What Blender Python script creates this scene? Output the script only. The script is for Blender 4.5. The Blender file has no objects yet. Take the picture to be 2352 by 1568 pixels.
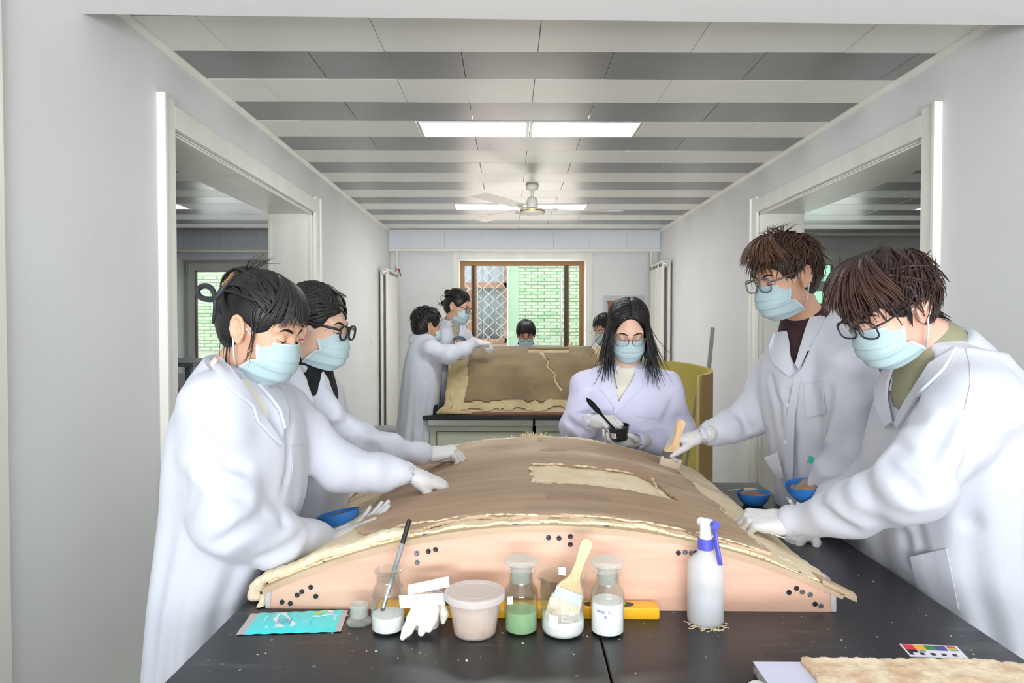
import bpy, bmesh, math, random
import numpy as np
from mathutils import Vector, Matrix, noise as mnoise

# ---------------------------------------------------------------- camera
FPX, CX, CY = 1568.0, 1176.0, 784.0            # 24 mm lens on a 36 mm wide frame of 2352 x 1568
PITCH, YAW = math.atan(34 / FPX), math.atan(11 / FPX)
CAM = np.array([0.0, 0.0, 1.43])
SC = bpy.context.scene
COL = SC.collection
_cd = bpy.data.cameras.new('camera'); _cam = bpy.data.objects.new('camera', _cd); COL.objects.link(_cam)
_cd.lens = 24; _cd.sensor_width = 36; _cd.clip_start = 0.02
_cam.location = CAM; _cam.rotation_euler = (math.pi / 2 - PITCH, 0, -YAW)
SC.camera = _cam
# ---------------------------------------------------------------- world, daylight, exposure
SC.view_settings.view_transform = 'Standard'; SC.view_settings.look = 'None'
SC.view_settings.gamma = 1; SC.view_settings.use_curve_mapping = False
SC.view_settings.exposure = 0.3
_w = bpy.data.worlds.new('sky'); SC.world = _w; _w.use_nodes = True
_bg = _w.node_tree.nodes['Background']; _bg.inputs[0].default_value = (0.86, 0.93, 1.0, 1); _bg.inputs[1].default_value = 1.8

def area_light(name, loc, rot, sx, sy, power, color):
    l = bpy.data.lights.new(name, 'AREA'); l.shape = 'RECTANGLE'; l.size = sx; l.size_y = sy; l.energy = power; l.color = color
    o = bpy.data.objects.new(name, l); COL.objects.link(o); o.location = loc; o.rotation_euler = rot
    return o
# daylight through the tall window and glazed door of the wall behind the photographer
area_light('daylight_rear_window', (0.2, -2.32, 1.55), (math.radians(88), 0, 0), 2.6, 1.7, 9, (0.90, 0.95, 1.0))
# added fill behind the rear opening, aimed slightly up to brighten ceiling and walls
area_light('rear_upward_fill', (0.2, -7.5, -0.2), (math.radians(103), 0, 0), 6.0, 3.0, 1380, (0.96, 0.98, 1.0))
# daylight coming in at the far window and at the windows of both side rooms
area_light('daylight_far_window', (0.17, 7.95, 1.6), (math.radians(-90), 0, 0), 1.3, 1.1, 9, (1.0, 0.88, 0.82))
area_light('daylight_side_window', (-2.8, 7.75, 1.6), (math.radians(-90), 0, 0), 1.3, 1.1, 6, (0.93, 0.97, 1.0))
area_light('daylight_side_door', (3.4, 7.72, 1.5), (math.radians(-90), 0, 0), 1.2, 1.4, 9, (0.93, 1.0, 0.96))
# ---------------------------------------------------------------- helpers: points
FV = np.array([math.sin(YAW) * math.cos(PITCH), math.cos(YAW) * math.cos(PITCH), -math.sin(PITCH)])
RV = np.array([math.cos(YAW), -math.sin(YAW), 0.0]); UV_ = np.cross(RV, FV)
def A(*v): return np.array(v, float)
def ray(px, py): return FV + (px - CX) / FPX * RV - (py - CY) / FPX * UV_
def P(px, py, d): return CAM + d * ray(px, py)                       # a measured image position at a known distance -> metres
def G(px, py, z):
    r = ray(px, py); return CAM + r * ((z - CAM[2]) / r[2])
TOP = 0.836                                                          # bench height
PHI = math.atan(33 / FPX)
TU, TV = A(math.cos(PHI), -math.sin(PHI), 0), A(math.sin(PHI), math.cos(PHI), 0)
def T(u, v, w=0.0): return TU * (u + 0.151) + TV * v + A(0, 0, w)    # bench frame: across, along, up
def unit(v): v = np.asarray(v, float); return v / (np.linalg.norm(v) + 1e-12)
def lin(c): c = c / 255.0; return c / 12.92 if c <= 0.04045 else ((c + 0.055) / 1.055) ** 2.4
def RGB(r, g, b): return (lin(r), lin(g), lin(b))
rnd = random.Random(7); nr = np.random.default_rng(7)
# ---------------------------------------------------------------- helpers: materials
MATS = {}
def mat(name, col, rough=0.6, metal=0.0, col2=None, nscale=6.0, ndetail=4.0, nmin=0.35, nmax=0.65, bump=0.0, bscale=40.0, bstretch=(1, 1, 1),
        stretch=(1, 1, 1), spec=0.5, sss=0.0, trans=0.0, ior=1.45, alpha=1.0, emit=None, estr=0.0, coat=0.0, sheen=0.0, rough2=None, attr=None):
    if name in MATS: return MATS[name]
    m = bpy.data.materials.new(name); m.use_nodes = True; MATS[name] = m
    nt = m.node_tree; N = nt.nodes; L = nt.links; b = N['Principled BSDF']
    b.inputs['Base Color'].default_value = (*col, 1); b.inputs['Roughness'].default_value = rough; b.inputs['Metallic'].default_value = metal
    b.inputs['Specular IOR Level'].default_value = spec; b.inputs['IOR'].default_value = ior
    b.inputs['Transmission Weight'].default_value = trans; b.inputs['Alpha'].default_value = alpha
    b.inputs['Coat Weight'].default_value = coat; b.inputs['Coat Roughness'].default_value = 0.15
    b.inputs['Sheen Weight'].default_value = sheen
    if sss: b.inputs['Subsurface Weight'].default_value = sss; b.inputs['Subsurface Radius'].default_value = (1, .35, .2); b.inputs['Subsurface Scale'].default_value = 0.006
    if emit: b.inputs['Emission Color'].default_value = (*emit, 1); b.inputs['Emission Strength'].default_value = estr
    tc = N.new('ShaderNodeTexCoord')
    def nz(scale, st, det=4.0):
        mp = N.new('ShaderNodeMapping'); mp.inputs['Scale'].default_value = st; L.new(tc.outputs['Object'], mp.inputs[0])
        n = N.new('ShaderNodeTexNoise'); n.inputs['Scale'].default_value = scale; n.inputs['Detail'].default_value = det; L.new(mp.outputs[0], n.inputs[0]); return n
    if col2 is not None or rough2 is not None:
        n = nz(nscale, stretch, ndetail)
        mr = N.new('ShaderNodeMapRange'); mr.inputs[1].default_value = nmin; mr.inputs[2].default_value = nmax; L.new(n.outputs[0], mr.inputs[0])
        if col2 is not None:
            mx = N.new('ShaderNodeMix'); mx.data_type = 'RGBA'; mx.inputs[6].default_value = (*col, 1); mx.inputs[7].default_value = (*col2, 1)
            L.new(mr.outputs[0], mx.inputs[0]); L.new(mx.outputs[2], b.inputs['Base Color'])
        if rough2 is not None:
            mr2 = N.new('ShaderNodeMapRange'); mr2.inputs[3].default_value = rough; mr2.inputs[4].default_value = rough2
            L.new(mr.outputs[0], mr2.inputs[0]); L.new(mr2.outputs[0], b.inputs['Roughness'])
    if bump:
        n = nz(bscale, bstretch, 5.0); bp = N.new('ShaderNodeBump'); bp.inputs['Strength'].default_value = bump; bp.inputs['Distance'].default_value = 0.01
        L.new(n.outputs[0], bp.inputs['Height']); L.new(bp.outputs[0], b.inputs['Normal'])
    return m
def W(v): return (v, v, v)
def thin_glass(name, tint=(.98, .99, .985), gloss=1.0, ior=1.5, rough=0.0):
    """clear sheet: mostly see-through, mirror-like towards grazing angles"""
    m = bpy.data.materials.new(name); m.use_nodes = True; MATS[name] = m; nt = m.node_tree; N, L = nt.nodes, nt.links; N.remove(N['Principled BSDF'])
    t = N.new('ShaderNodeBsdfTransparent'); t.inputs[0].default_value = (*tint, 1); g = N.new('ShaderNodeBsdfGlossy'); g.inputs[0].default_value = (1, 1, 1, 1); g.inputs['Roughness'].default_value = rough
    f = N.new('ShaderNodeLayerWeight'); f.inputs[0].default_value = .5; pw = N.new('ShaderNodeMath'); pw.operation = 'POWER'; pw.inputs[1].default_value = 3.0; L.new(f.outputs['Facing'], pw.inputs[0]); mu = N.new('ShaderNodeMath'); mu.operation = 'MULTIPLY_ADD'; mu.inputs[1].default_value = .85 * gloss; mu.inputs[2].default_value = .035 * gloss; L.new(pw.outputs[0], mu.inputs[0])
    x = N.new('ShaderNodeMixShader'); L.new(mu.outputs[0], x.inputs[0]); L.new(t.outputs[0], x.inputs[1]); L.new(g.outputs[0], x.inputs[2]); L.new(x.outputs[0], N['Material Output'].inputs[0]); return m
# ---------------------------------------------------------------- helpers: objects
def link_mesh(name, me, m=None, parent=None, smooth=False):
    o = bpy.data.objects.new(name, me); COL.objects.link(o)
    if m is not None and len(me.materials) == 0: me.materials.append(m)
    if parent is not None:
        o.parent = parent; o.matrix_parent_inverse = PINV.get(parent.name, Matrix())
    if smooth:
        me.polygons.foreach_set('use_smooth', [True] * len(me.polygons))
    return o
PINV = {}
def thing(name, label, cat, loc=(0, 0, 0), group=None):
    o = bpy.data.objects.new(name, None); COL.objects.link(o); o.location = loc; o.empty_display_size = 0.05
    PINV[o.name] = Matrix.Translation(-Vector(loc)); o['label'] = label; o['category'] = cat
    if group: o['group'] = group
    return o
def tag(o, label, cat, group=None):
    o['label'] = label; o['category'] = cat
    if group: o['group'] = group
    return o
class MB:
    """collects shapes, builds ONE mesh object"""
    def __init__(s): s.v = []; s.f = []; s.mi = []; s.cm = 0
    def add(s, v, f):
        n = len(s.v); s.v += [tuple(map(float, p)) for p in v]; s.f += [tuple(i + n for i in q) for q in f]; s.mi += [s.cm] * len(f)
    def box(s, c, size, ax=None, bev=0.0):
        hx, hy, hz = [q / 2 for q in size]
        if ax is None: ax = np.eye(3)
        c = np.asarray(c, float)
        if bev <= 0:
            v = [c + ax[0] * x * hx + ax[1] * y * hy + ax[2] * z * hz for x in (-1, 1) for y in (-1, 1) for z in (-1, 1)]
            f = [(0, 1, 3, 2), (4, 6, 7, 5), (0, 4, 5, 1), (2, 3, 7, 6), (0, 2, 6, 4), (1, 5, 7, 3)]
            s.add(v, f); return s
        bm = bmesh.new(); bmesh.ops.create_cube(bm, size=2)
        for q in bm.verts: q.co = Vector((q.co.x * hx, q.co.y * hy, q.co.z * hz))
        bmesh.ops.bevel(bm, geom=bm.edges[:], offset=min(bev, hx * .95, hy * .95, hz * .95), segments=2, profile=0.5, affect='EDGES')
        bm.verts.index_update()
        s.add([c + ax[0] * q.co.x + ax[1] * q.co.y + ax[2] * q.co.z for q in bm.verts], [[q.index for q in fc.verts] for fc in bm.faces]); bm.free(); return s
    def bx(s, x0, x1, y0, y1, z0, z1, bev=0.0): return s.box(((x0 + x1) / 2, (y0 + y1) / 2, (z0 + z1) / 2), (abs(x1 - x0), abs(y1 - y0), abs(z1 - z0)), None, bev)
    def prism(s, poly, off):                       # poly: 3-D points, off: 3-D extrusion
        n = len(poly); poly = [np.asarray(p, float) for p in poly]; off = np.asarray(off, float)
        s.add(poly + [p + off for p in poly], [tuple(range(n))[::-1], tuple(range(n, 2 * n))] + [(i, (i + 1) % n, n + (i + 1) % n, n + i) for i in range(n)]); return s
    def tube(s, pts, r, n=8, cap=True, flat=None, nrm=None):
        pts = [np.asarray(p, float) for p in pts]; m = len(pts); rs = r if hasattr(r, '__len__') else [r] * m
        vs = []; prev = None
        for i, p in enumerate(pts):
            t = unit(pts[min(i + 1, m - 1)] - pts[max(i - 1, 0)])
            if nrm is not None:
                b = unit(np.asarray(nrm[i] if np.ndim(nrm) == 2 else nrm, float)); a = unit(np.cross(b, t)); b = unit(np.cross(t, a))
            else:
                if prev is None: prev = A(0, 0, 1) if abs(t[2]) < .9 else A(1, 0, 0)
                a = unit(prev - t * np.dot(prev, t)); b = np.cross(t, a); prev = a
            fl = 1.0 if flat is None else flat
            for k in range(n):
                g = 2 * math.pi * k / n; vs.append(p + rs[i] * (a * math.cos(g) + b * math.sin(g) * fl))
        f = [(i * n + k, i * n + (k + 1) % n, (i + 1) * n + (k + 1) % n, (i + 1) * n + k) for i in range(m - 1) for k in range(n)]
        if cap: f += [tuple(range(n))[::-1], tuple(range((m - 1) * n, m * n))]
        s.add(vs, f); return s
    def lathe(s, prof, c, n=32, ax=None, cap=True):  # prof: (radius, height)
        c = np.asarray(c, float)
        if ax is None: ax = np.eye(3)
        vs = []; m = len(prof)
        for r, h in prof:
            for k in range(n):
                g = 2 * math.pi * k / n; vs.append(c + ax[0] * r * math.cos(g) + ax[1] * r * math.sin(g) + ax[2] * h)
        f = [(i * n + k, i * n + (k + 1) % n, (i + 1) * n + (k + 1) % n, (i + 1) * n + k) for i in range(m - 1) for k in range(n)]
        if cap:
            if prof[0][0] > 1e-4: f.append(tuple(range(n))[::-1])
            if prof[-1][0] > 1e-4: f.append(tuple(range((m - 1) * n, m * n)))
        s.add(vs, f); return s
    def sphere(s, c, r, n=16, ax=None):
        r = r if hasattr(r, '__len__') else (r, r, r); c = np.asarray(c, float)
        if ax is None: ax = np.eye(3)
        vs = []; m = n // 2
        for i in range(m + 1):
            t = math.pi * i / m
            for k in range(n):
                g = 2 * math.pi * k / n; vs.append(c + ax[0] * r[0] * math.sin(t) * math.cos(g) + ax[1] * r[1] * math.sin(t) * math.sin(g) + ax[2] * r[2] * math.cos(t))
        s.add(vs, [(i * n + k, (i + 1) * n + k, (i + 1) * n + (k + 1) % n, i * n + (k + 1) % n) for i in range(m) for k in range(n)]); return s
    def grid(s, pts):                               # (n, m, 3) array of points -> open surface
        n, m = pts.shape[:2]; s.add(pts.reshape(-1, 3), [(i * m + j, (i + 1) * m + j, (i + 1) * m + j + 1, i * m + j + 1) for i in range(n - 1) for j in range(m - 1)]); return s
    def slab(s, pts, nrm, th):                      # grid with thickness along nrm (same shape)
        n, m = pts.shape[:2]; q = pts + nrm * th; k = n * m; idx = lambda i, j: i * m + j
        f = [(idx(i, j), idx(i, j + 1), idx(i + 1, j + 1), idx(i + 1, j)) for i in range(n - 1) for j in range(m - 1)]
        f2 = [tuple(k + x for x in reversed(a)) for a in f]
        ring = [idx(0, j) for j in range(m)] + [idx(i, m - 1) for i in range(1, n)] + [idx(n - 1, j) for j in range(m - 2, -1, -1)] + [idx(i, 0) for i in range(n - 2, 0, -1)]
        f3 = [(ring[(i + 1) % len(ring)], ring[i], ring[i] + k, ring[(i + 1) % len(ring)] + k) for i in range(len(ring))]
        s.add(np.concatenate([pts.reshape(-1, 3), q.reshape(-1, 3)]), f + f2 + f3); return s
    def mesh(s, name):
        me = bpy.data.meshes.new(name); me.from_pydata(s.v, [], s.f); me.validate(verbose=False)
        if s.cm: me.polygons.foreach_set('material_index', s.mi[:len(me.polygons)])
        bm = bmesh.new(); bm.from_mesh(me); bmesh.ops.recalc_face_normals(bm, faces=bm.faces[:]); bm.to_mesh(me); bm.free()
        me.update(); return me
    def build(s, name, m, parent=None, smooth=False, label=None, auto=None):
        me = s.mesh(name)
        ms = m if isinstance(m, (list, tuple)) else [m]
        for q in ms: me.materials.append(q)
        o = link_mesh(name, me, None, parent, smooth)
        if auto is not None:
            me.polygons.foreach_set('use_smooth', [True] * len(me.polygons)); me.set_sharp_from_angle(angle=math.radians(auto))
        if label: o['label'] = label
        return o
def struct(o): o['kind'] = 'structure'; return o
def axes_from(z, x=None):
    z = unit(z); x = A(1, 0, 0) if x is None else np.asarray(x, float)
    if abs(np.dot(unit(x), z)) > .98: x = A(0, 1, 0)
    x = unit(x - z * np.dot(x, z)); return np.array([x, np.cross(z, x), z])
def text_mesh(body, size, ext=0.0):
    c = bpy.data.curves.new('t', 'FONT'); c.body = body; c.size = size; c.extrude = ext; c.align_x = 'CENTER'; c.align_y = 'CENTER'; c.resolution_u = 2
    o = bpy.data.objects.new('t', c); COL.objects.link(o); dg = bpy.context.evaluated_depsgraph_get()
    me = bpy.data.meshes.new_from_object(o.evaluated_get(dg)); bpy.data.objects.remove(o); bpy.data.curves.remove(c)
    v = np.array([q.co[:] for q in me.vertices]).reshape(-1, 3); f = [tuple(p.vertices) for p in me.polygons]; bpy.data.meshes.remove(me); return v, f
def text_on(mb, body, size, c, xax, yax, ext=0.0003):
    v, f = text_mesh(body, size, ext); xax = unit(xax); yax = unit(yax); z = np.cross(xax, yax)
    mb.add([np.asarray(c) + xax * a[0] + yax * a[1] + z * (a[2] + ext) for a in v], f)
# ---------------------------------------------------------------- helpers: organic shapes from distance fields
def smin(a, b, k):
    if k <= 1e-6: return np.minimum(a, b)
    h = np.maximum(k - np.abs(a - b), 0) / k
    return np.minimum(a, b) - h * h * k * 0.25
class Field:
    def __init__(s, xs, ys, zs):
        s.ax = [np.asarray(q, np.float32) for q in (xs, ys, zs)]
        s.F = np.full([len(q) for q in s.ax], 1.0, np.float32)
        s.h = max(float(np.diff(q).min()) for q in s.ax)
    @classmethod
    def box(c, lo, hi, h): return c(*[np.arange(lo[i], hi[i] + h, h) for i in range(3)])
    def sub(s, lo, hi):
        sl = []
        for i in range(3):
            a = np.searchsorted(s.ax[i], lo[i]); b = np.searchsorted(s.ax[i], hi[i]) + 1
            sl.append(slice(max(a - 1, 0), min(b + 1, len(s.ax[i]))))
        return tuple(sl)
    def put(s, fn, lo, hi, k=0.0, op='u', m=None):
        m = (k + 0.035) if m is None else m
        lo = np.asarray(lo, float) - m; hi = np.asarray(hi, float) + m
        sl = s.sub(lo, hi)
        if any(q.stop <= q.start for q in sl): return s
        X = s.ax[0][sl[0]][:, None, None]; Y = s.ax[1][sl[1]][None, :, None]; Z = s.ax[2][sl[2]][None, None, :]
        d = fn(X, Y, Z).astype(np.float32); f = s.F[sl]
        if op == 'u': s.F[sl] = smin(f, d, k)
        elif op == 's': s.F[sl] = -smin(-f, d, k)
        elif op == 'd': s.F[sl] = f + d
        return s
    def cone(s, a, b, ra, rb, k=0.0, op='u', wr=None):
        a = np.asarray(a, float).reshape(3); b = np.asarray(b, float).reshape(3); ab = b - a; l2 = float(ab @ ab) + 1e-12; r = max(ra, rb)
        def fn(X, Y, Z):
            t = np.clip(((X - a[0]) * ab[0] + (Y - a[1]) * ab[1] + (Z - a[2]) * ab[2]) / l2, 0, 1)
            d = np.sqrt((X - a[0] - t * ab[0]) ** 2 + (Y - a[1] - t * ab[1]) ** 2 + (Z - a[2] - t * ab[2]) ** 2) - (ra + (rb - ra) * t)
            if wr: d = d + wr(X, Y, Z, t)
            return d
        return s.put(fn, np.minimum(a, b) - r, np.maximum(a, b) + r, k, op)
    def chain(s, pts, rs, k=0.01, op='u'):
        for i in range(len(pts) - 1): s.cone(pts[i], pts[i + 1], rs[i], rs[i + 1], k, op)
        return s
    def ell(s, c, r, ax=None, k=0.0, op='u'):
        c = np.asarray(c, float); ax = np.eye(3) if ax is None else ax; R = max(r)
        def fn(X, Y, Z):
            x, y, z = X - c[0], Y - c[1], Z - c[2]
            q = [(x * ax[i][0] + y * ax[i][1] + z * ax[i][2]) for i in range(3)]
            k0 = np.sqrt(sum((q[i] / r[i]) ** 2 for i in range(3))); k1 = np.sqrt(sum((q[i] / r[i] ** 2) ** 2 for i in range(3))) + 1e-9
            return k0 * (k0 - 1) / k1
        return s.put(fn, c - R, c + R, k, op)
    def stack(s, secs, k=0.0, op='u', fold=None, p=2.0):
        """horizontal sections (z, cx, cy, a, b, yaw) blended over height; fold(ang, z) scales the radius"""
        secs = sorted(secs); zz = [q[0] for q in secs]; cols = list(zip(*secs))
        lo = A(min(q[1] - max(q[3], q[4]) for q in secs), min(q[2] - max(q[3], q[4]) for q in secs), zz[0]); hi = A(max(q[1] + max(q[3], q[4]) for q in secs), max(q[2] + max(q[3], q[4]) for q in secs), zz[-1])
        zf = np.linspace(zz[0], zz[-1], 200)
        ker = np.ones(17) / 17
        def sm(c):
            v = np.interp(zf, zz, c); vp = np.pad(v, 8, mode='edge'); return np.convolve(vp, ker, 'valid')
        tabs = [sm(c) for c in cols[1:]]
        def fn(X, Y, Z):
            g = [np.interp(Z, zf, t) for t in tabs]; cx, cy, a, b, yw = g
            c, sn = np.cos(yw), np.sin(yw); u = (X - cx) * c + (Y - cy) * sn; v = -(X - cx) * sn + (Y - cy) * c
            if fold is not None:
                ang = np.arctan2(v / b, u / a); sc = fold(ang, Z); a = a * sc; b = b * sc
            rho = (np.abs(u / a) ** p + np.abs(v / b) ** p) ** (1 / p)
            g2 = np.sqrt((u / a ** 2) ** 2 + (v / b ** 2) ** 2) / np.maximum(rho, 1e-4) + 1e-6
            d = (rho - 1) / np.maximum(g2, 1.0)
            d = np.maximum(d, np.maximum(zz[0] - Z, Z - zz[-1]))
            return d
        return s.put(fn, lo, hi, k, op)
    def sample(s, pts):
        pts = np.asarray(pts, float); ix = []; fr = []
        for i in range(3):
            g = np.interp(pts[..., i], s.ax[i], np.arange(len(s.ax[i]))); j = np.clip(np.floor(g).astype(int), 0, len(s.ax[i]) - 2); ix.append(j); fr.append(g - j)
        out = 0
        for a in (0, 1):
            for b in (0, 1):
                for c in (0, 1):
                    w = (fr[0] if a else 1 - fr[0]) * (fr[1] if b else 1 - fr[1]) * (fr[2] if c else 1 - fr[2])
                    out = out + w * s.F[ix[0] + a, ix[1] + b, ix[2] + c]
        return out
    def normal(s, pts):
        e = 0.006; g = np.stack([s.sample(pts + e * np.eye(3)[i]) - s.sample(pts - e * np.eye(3)[i]) for i in range(3)], -1)
        return g / (np.linalg.norm(g, axis=-1, keepdims=True) + 1e-9)
    def march(s, org, dr, t0, t1, n=420):
        """first surface point along rays (arrays k x 3); misses give the nearest approach"""
        org = np.asarray(org, float); dr = np.asarray(dr, float); ts = np.linspace(t0, t1, n)
        pts = org[:, None, :] + dr[:, None, :] * ts[None, :, None]
        v = s.sample(pts); neg = v < 0; first = np.argmax(neg, 1); has = neg.any(1)
        near = np.argmin(v, 1); i1 = np.where(has, np.maximum(first, 1), near); i0 = np.maximum(i1 - 1, 0)
        r = np.arange(len(org)); va, vb = v[r, i0], v[r, i1]
        f = np.where(has, va / np.where(np.abs(va - vb) < 1e-9, 1e-9, va - vb), 0.5); f = np.clip(f, 0, 1)
        t = ts[i0] + (ts[i1] - ts[i0]) * f
        return org + dr * t[:, None], has
    def pix(s, pp, d0=0.8, d1=3.2):
        """surface points seen at measured image positions"""
        pp = np.asarray(pp, float); dr = np.array([ray(x, y) for x, y in pp.reshape(-1, 2)])
        pts, has = s.march(np.repeat(CAM[None], len(dr), 0), dr, d0, d1, int((d1 - d0) / 0.004))
        return pts, s.normal(pts), has
    def mesh(s, smooth=1):
        F = s.F; nx, ny, nz = F.shape; S = F < 0
        c8 = [S[a:nx - 1 + a, b:ny - 1 + b, c:nz - 1 + c] for a in (0, 1) for b in (0, 1) for c in (0, 1)]
        al = c8[0].copy(); an = c8[0].copy()
        for q in c8[1:]: al &= q; an |= q
        act = an & ~al; I = np.argwhere(act); vid = np.full(act.shape, -1, np.int64); vid[act] = np.arange(len(I))
        val = np.stack([F[I[:, 0] + a, I[:, 1] + b, I[:, 2] + c] for a in (0, 1) for b in (0, 1) for c in (0, 1)], 1)
        cor = np.array([(a, b, c) for a in (0, 1) for b in (0, 1) for c in (0, 1)], float)
        acc = np.zeros((len(I), 3)); cnt = np.zeros(len(I))
        for p in range(8):
            for q in range(p + 1, 8):
                if np.abs(cor[p] - cor[q]).sum() != 1: continue
                va, vb = val[:, p], val[:, q]; cr = (va < 0) != (vb < 0)
                t = np.where(cr, va / np.where(cr, va - vb, 1), 0)
                acc += np.where(cr[:, None], cor[p] + (cor[q] - cor[p]) * t[:, None], 0); cnt += cr
        g = I + acc / cnt[:, None]
        V = np.stack([np.interp(g[:, i], np.arange(len(s.ax[i])), s.ax[i]) for i in range(3)], 1)
        Q = []
        for axs in range(3):
            sl0 = [slice(None)] * 3; sl1 = [slice(None)] * 3; sl0[axs] = slice(0, -1); sl1[axs] = slice(1, None)
            a, b = S[tuple(sl0)], S[tuple(sl1)]; E = np.argwhere(a != b); o1, o2 = [(1, 2), (2, 0), (0, 1)][axs]
            E = E[(E[:, o1] > 0) & (E[:, o2] > 0) & (E[:, o1] < F.shape[o1] - 1) & (E[:, o2] < F.shape[o2] - 1)]
            ins = a[E[:, 0], E[:, 1], E[:, 2]]
            def cell(d1, d2):
                q = E.copy(); q[:, o1] += d1; q[:, o2] += d2; return vid[q[:, 0], q[:, 1], q[:, 2]]
            qd = np.stack([cell(-1, -1), cell(0, -1), cell(0, 0), cell(-1, 0)], 1)
            qd[~ins] = qd[~ins][:, ::-1]; Q.append(qd)
        Q = np.concatenate(Q); Q = Q[(Q >= 0).all(1)]
        if smooth:
            e = np.concatenate([Q[:, [0, 1]], Q[:, [1, 2]], Q[:, [2, 3]], Q[:, [3, 0]]]); n = len(V)
            deg = np.bincount(e[:, 0], minlength=n) + np.bincount(e[:, 1], minlength=n)
            for _ in range(smooth):
                av = np.stack([np.bincount(e[:, 0], V[e[:, 1], i], n) + np.bincount(e[:, 1], V[e[:, 0], i], n) for i in range(3)], 1) / np.maximum(deg, 1)[:, None]
                V = V * 0.45 + av * 0.55
        return V, Q
    def build(s, name, m, parent=None, smooth=1, keep=None):
        V, Q = s.mesh(smooth)
        if keep is not None:
            k = keep(V[Q].mean(1)); Q = Q[k]; u = np.unique(Q); mp = np.full(len(V), -1); mp[u] = np.arange(len(u)); V = V[u]; Q = mp[Q]
        return np_mesh(name, V, Q, m, parent)
def np_mesh(name, V, Q, m, parent=None, smooth=True):
    me = bpy.data.meshes.new(name); me.vertices.add(len(V)); me.vertices.foreach_set('co', np.asarray(V, np.float32).ravel())
    k = Q.shape[1]; me.loops.add(Q.size); me.loops.foreach_set('vertex_index', np.asarray(Q, np.int32).ravel())
    me.polygons.add(len(Q)); me.polygons.foreach_set('loop_start', np.arange(0, Q.size, k, dtype=np.int32))
    me.update(calc_edges=True); me.polygons.foreach_set('use_smooth', np.full(len(Q), smooth, bool))
    for q in (m if isinstance(m, (list, tuple)) else [m]): me.materials.append(q)
    return link_mesh(name, me, None, parent)
# ================================================================ materials of the place
M_wall = mat('wall_paint', RGB(235, 236, 236), 0.75, col2=RGB(230, 231, 230), nscale=1.6, bump=0.06, bscale=14)
M_plaster = mat('ceiling_plaster', RGB(246, 246, 246), 0.7)
M_trim = mat('cream_paint', RGB(243, 243, 236), 0.45, col2=RGB(236, 235, 224), nscale=2.5, stretch=(3, 3, .4), bump=0.05, bscale=20)
M_tl = mat('tile_cream', RGB(240, 239, 233), 0.35, metal=0.12, col2=RGB(236, 235, 228), nscale=1.2)
M_td = mat('tile_grey', RGB(160, 161, 161), 0.33, metal=0.85, col2=RGB(152, 153, 153), nscale=2)
M_lampframe = mat('aluminium', RGB(205, 205, 203), 0.35, metal=0.8)
M_lampglow = mat('lamp_diffuser', W(0.9), 0.5, emit=(0.98, 1, 1), estr=18.0)
M_lampside = mat('lamp_diffuser_side', W(0.9), 0.5, emit=(0.98, 1, 1), estr=3.2)
M_bulk = mat('bulkhead_board', RGB(222, 227, 236), 0.5)
M_bronze = mat('bronze_frame', RGB(150, 110, 62), 0.4, metal=0.3)
M_dark = mat('dark_frame', RGB(62, 54, 46), 0.4, metal=0.3)
M_white = mat('white_enamel', RGB(238, 236, 226), 0.35)
M_glass = thin_glass('clear_glass', (.965, .985, .975), .9)
M_pane = thin_glass('window_glass', (.97, .985, .98), .06)
M_floor = mat('floor_tile', RGB(205, 202, 195), 0.35, col2=RGB(192, 189, 182), nscale=3)
M_steel = mat('steel', RGB(190, 190, 188), 0.28, metal=0.95, bump=0.03, bscale=60, bstretch=(1, 20, 20))
M_black = mat('black_plastic', RGB(30, 30, 32), 0.35)
M_red = mat('red_handle', RGB(170, 30, 40), 0.4)
XL, XR, ZC = -1.32, 1.71, 2.5045
YF, YB = 7.8, -2.4                                                   # far wall, wall behind the photographer
OL, OR_ = (2.70, 4.67), (2.79, 4.64); OH = 2.205                     # the two wide openings
# ---------------------------------------------------------------- shell
m = MB(); m.bx(-5.4, 5.8, YB - .3, 8.6, -0.12, 0.0); struct(m.build('floor', M_floor))
def wall_with_gap(name, x0, x1, gap, yend=YF):
    m = MB(); m.bx(x0, x1, YB, gap[0], 0, ZC + .1); m.bx(x0, x1, gap[1], yend, 0, ZC + .1); m.bx(x0, x1, gap[0], gap[1], OH, ZC + .1)
    return struct(m.build(name, M_wall))
wl = wall_with_gap('wall_left', XL - .30, XL, OL); wr = wall_with_gap('wall_right', XR, XR + .30, OR_, 8.2)
m = MB()                                                             # far wall with its window openings
WX0, WX1, WZ0, WZ1 = -0.547, 0.895, 0.95, 2.191
m.bx(XL - .3, WX0, YF, YF + .3, 0, ZC + .1); m.bx(WX1, XR, YF, YF + .3, 0, ZC + .1); m.bx(WX0, WX1, YF, YF + .3, 0, WZ0); m.bx(WX0, WX1, YF, YF + .3, WZ1, ZC + .1)
struct(m.build('wall_back', M_wall))
LX0, LX1, LZ0, LZ1 = -3.75, -2.33, 0.9, 2.20
m = MB(); m.bx(-5.4, LX0, YF, YF + .3, 0, ZC + .1); m.bx(LX1, XL - .3, YF, YF + .3, 0, ZC + .1); m.bx(LX0, LX1, YF, YF + .3, 0, LZ0); m.bx(LX0, LX1, YF, YF + .3, LZ1, ZC + .1)
struct(m.build('wall_side_back', M_wall))
RX0, RX1, RZ0, RZ1 = 3.15, 4.06, 0.05, 2.34
m = MB(); m.bx(XR + .3, RX0, 8.2, 8.5, 0, ZC + .1); m.bx(RX1, 5.8, 8.2, 8.5, 0, ZC + .1); m.bx(RX0, RX1, 8.2, 8.5, RZ1, ZC + .1)
struct(m.build('wall_side_door', M_wall))
m = MB(); m.bx(-5.5, -5.4, YB, 8.1, 0, ZC + .1); struct(m.build('wall_side_left', M_wall))
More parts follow.
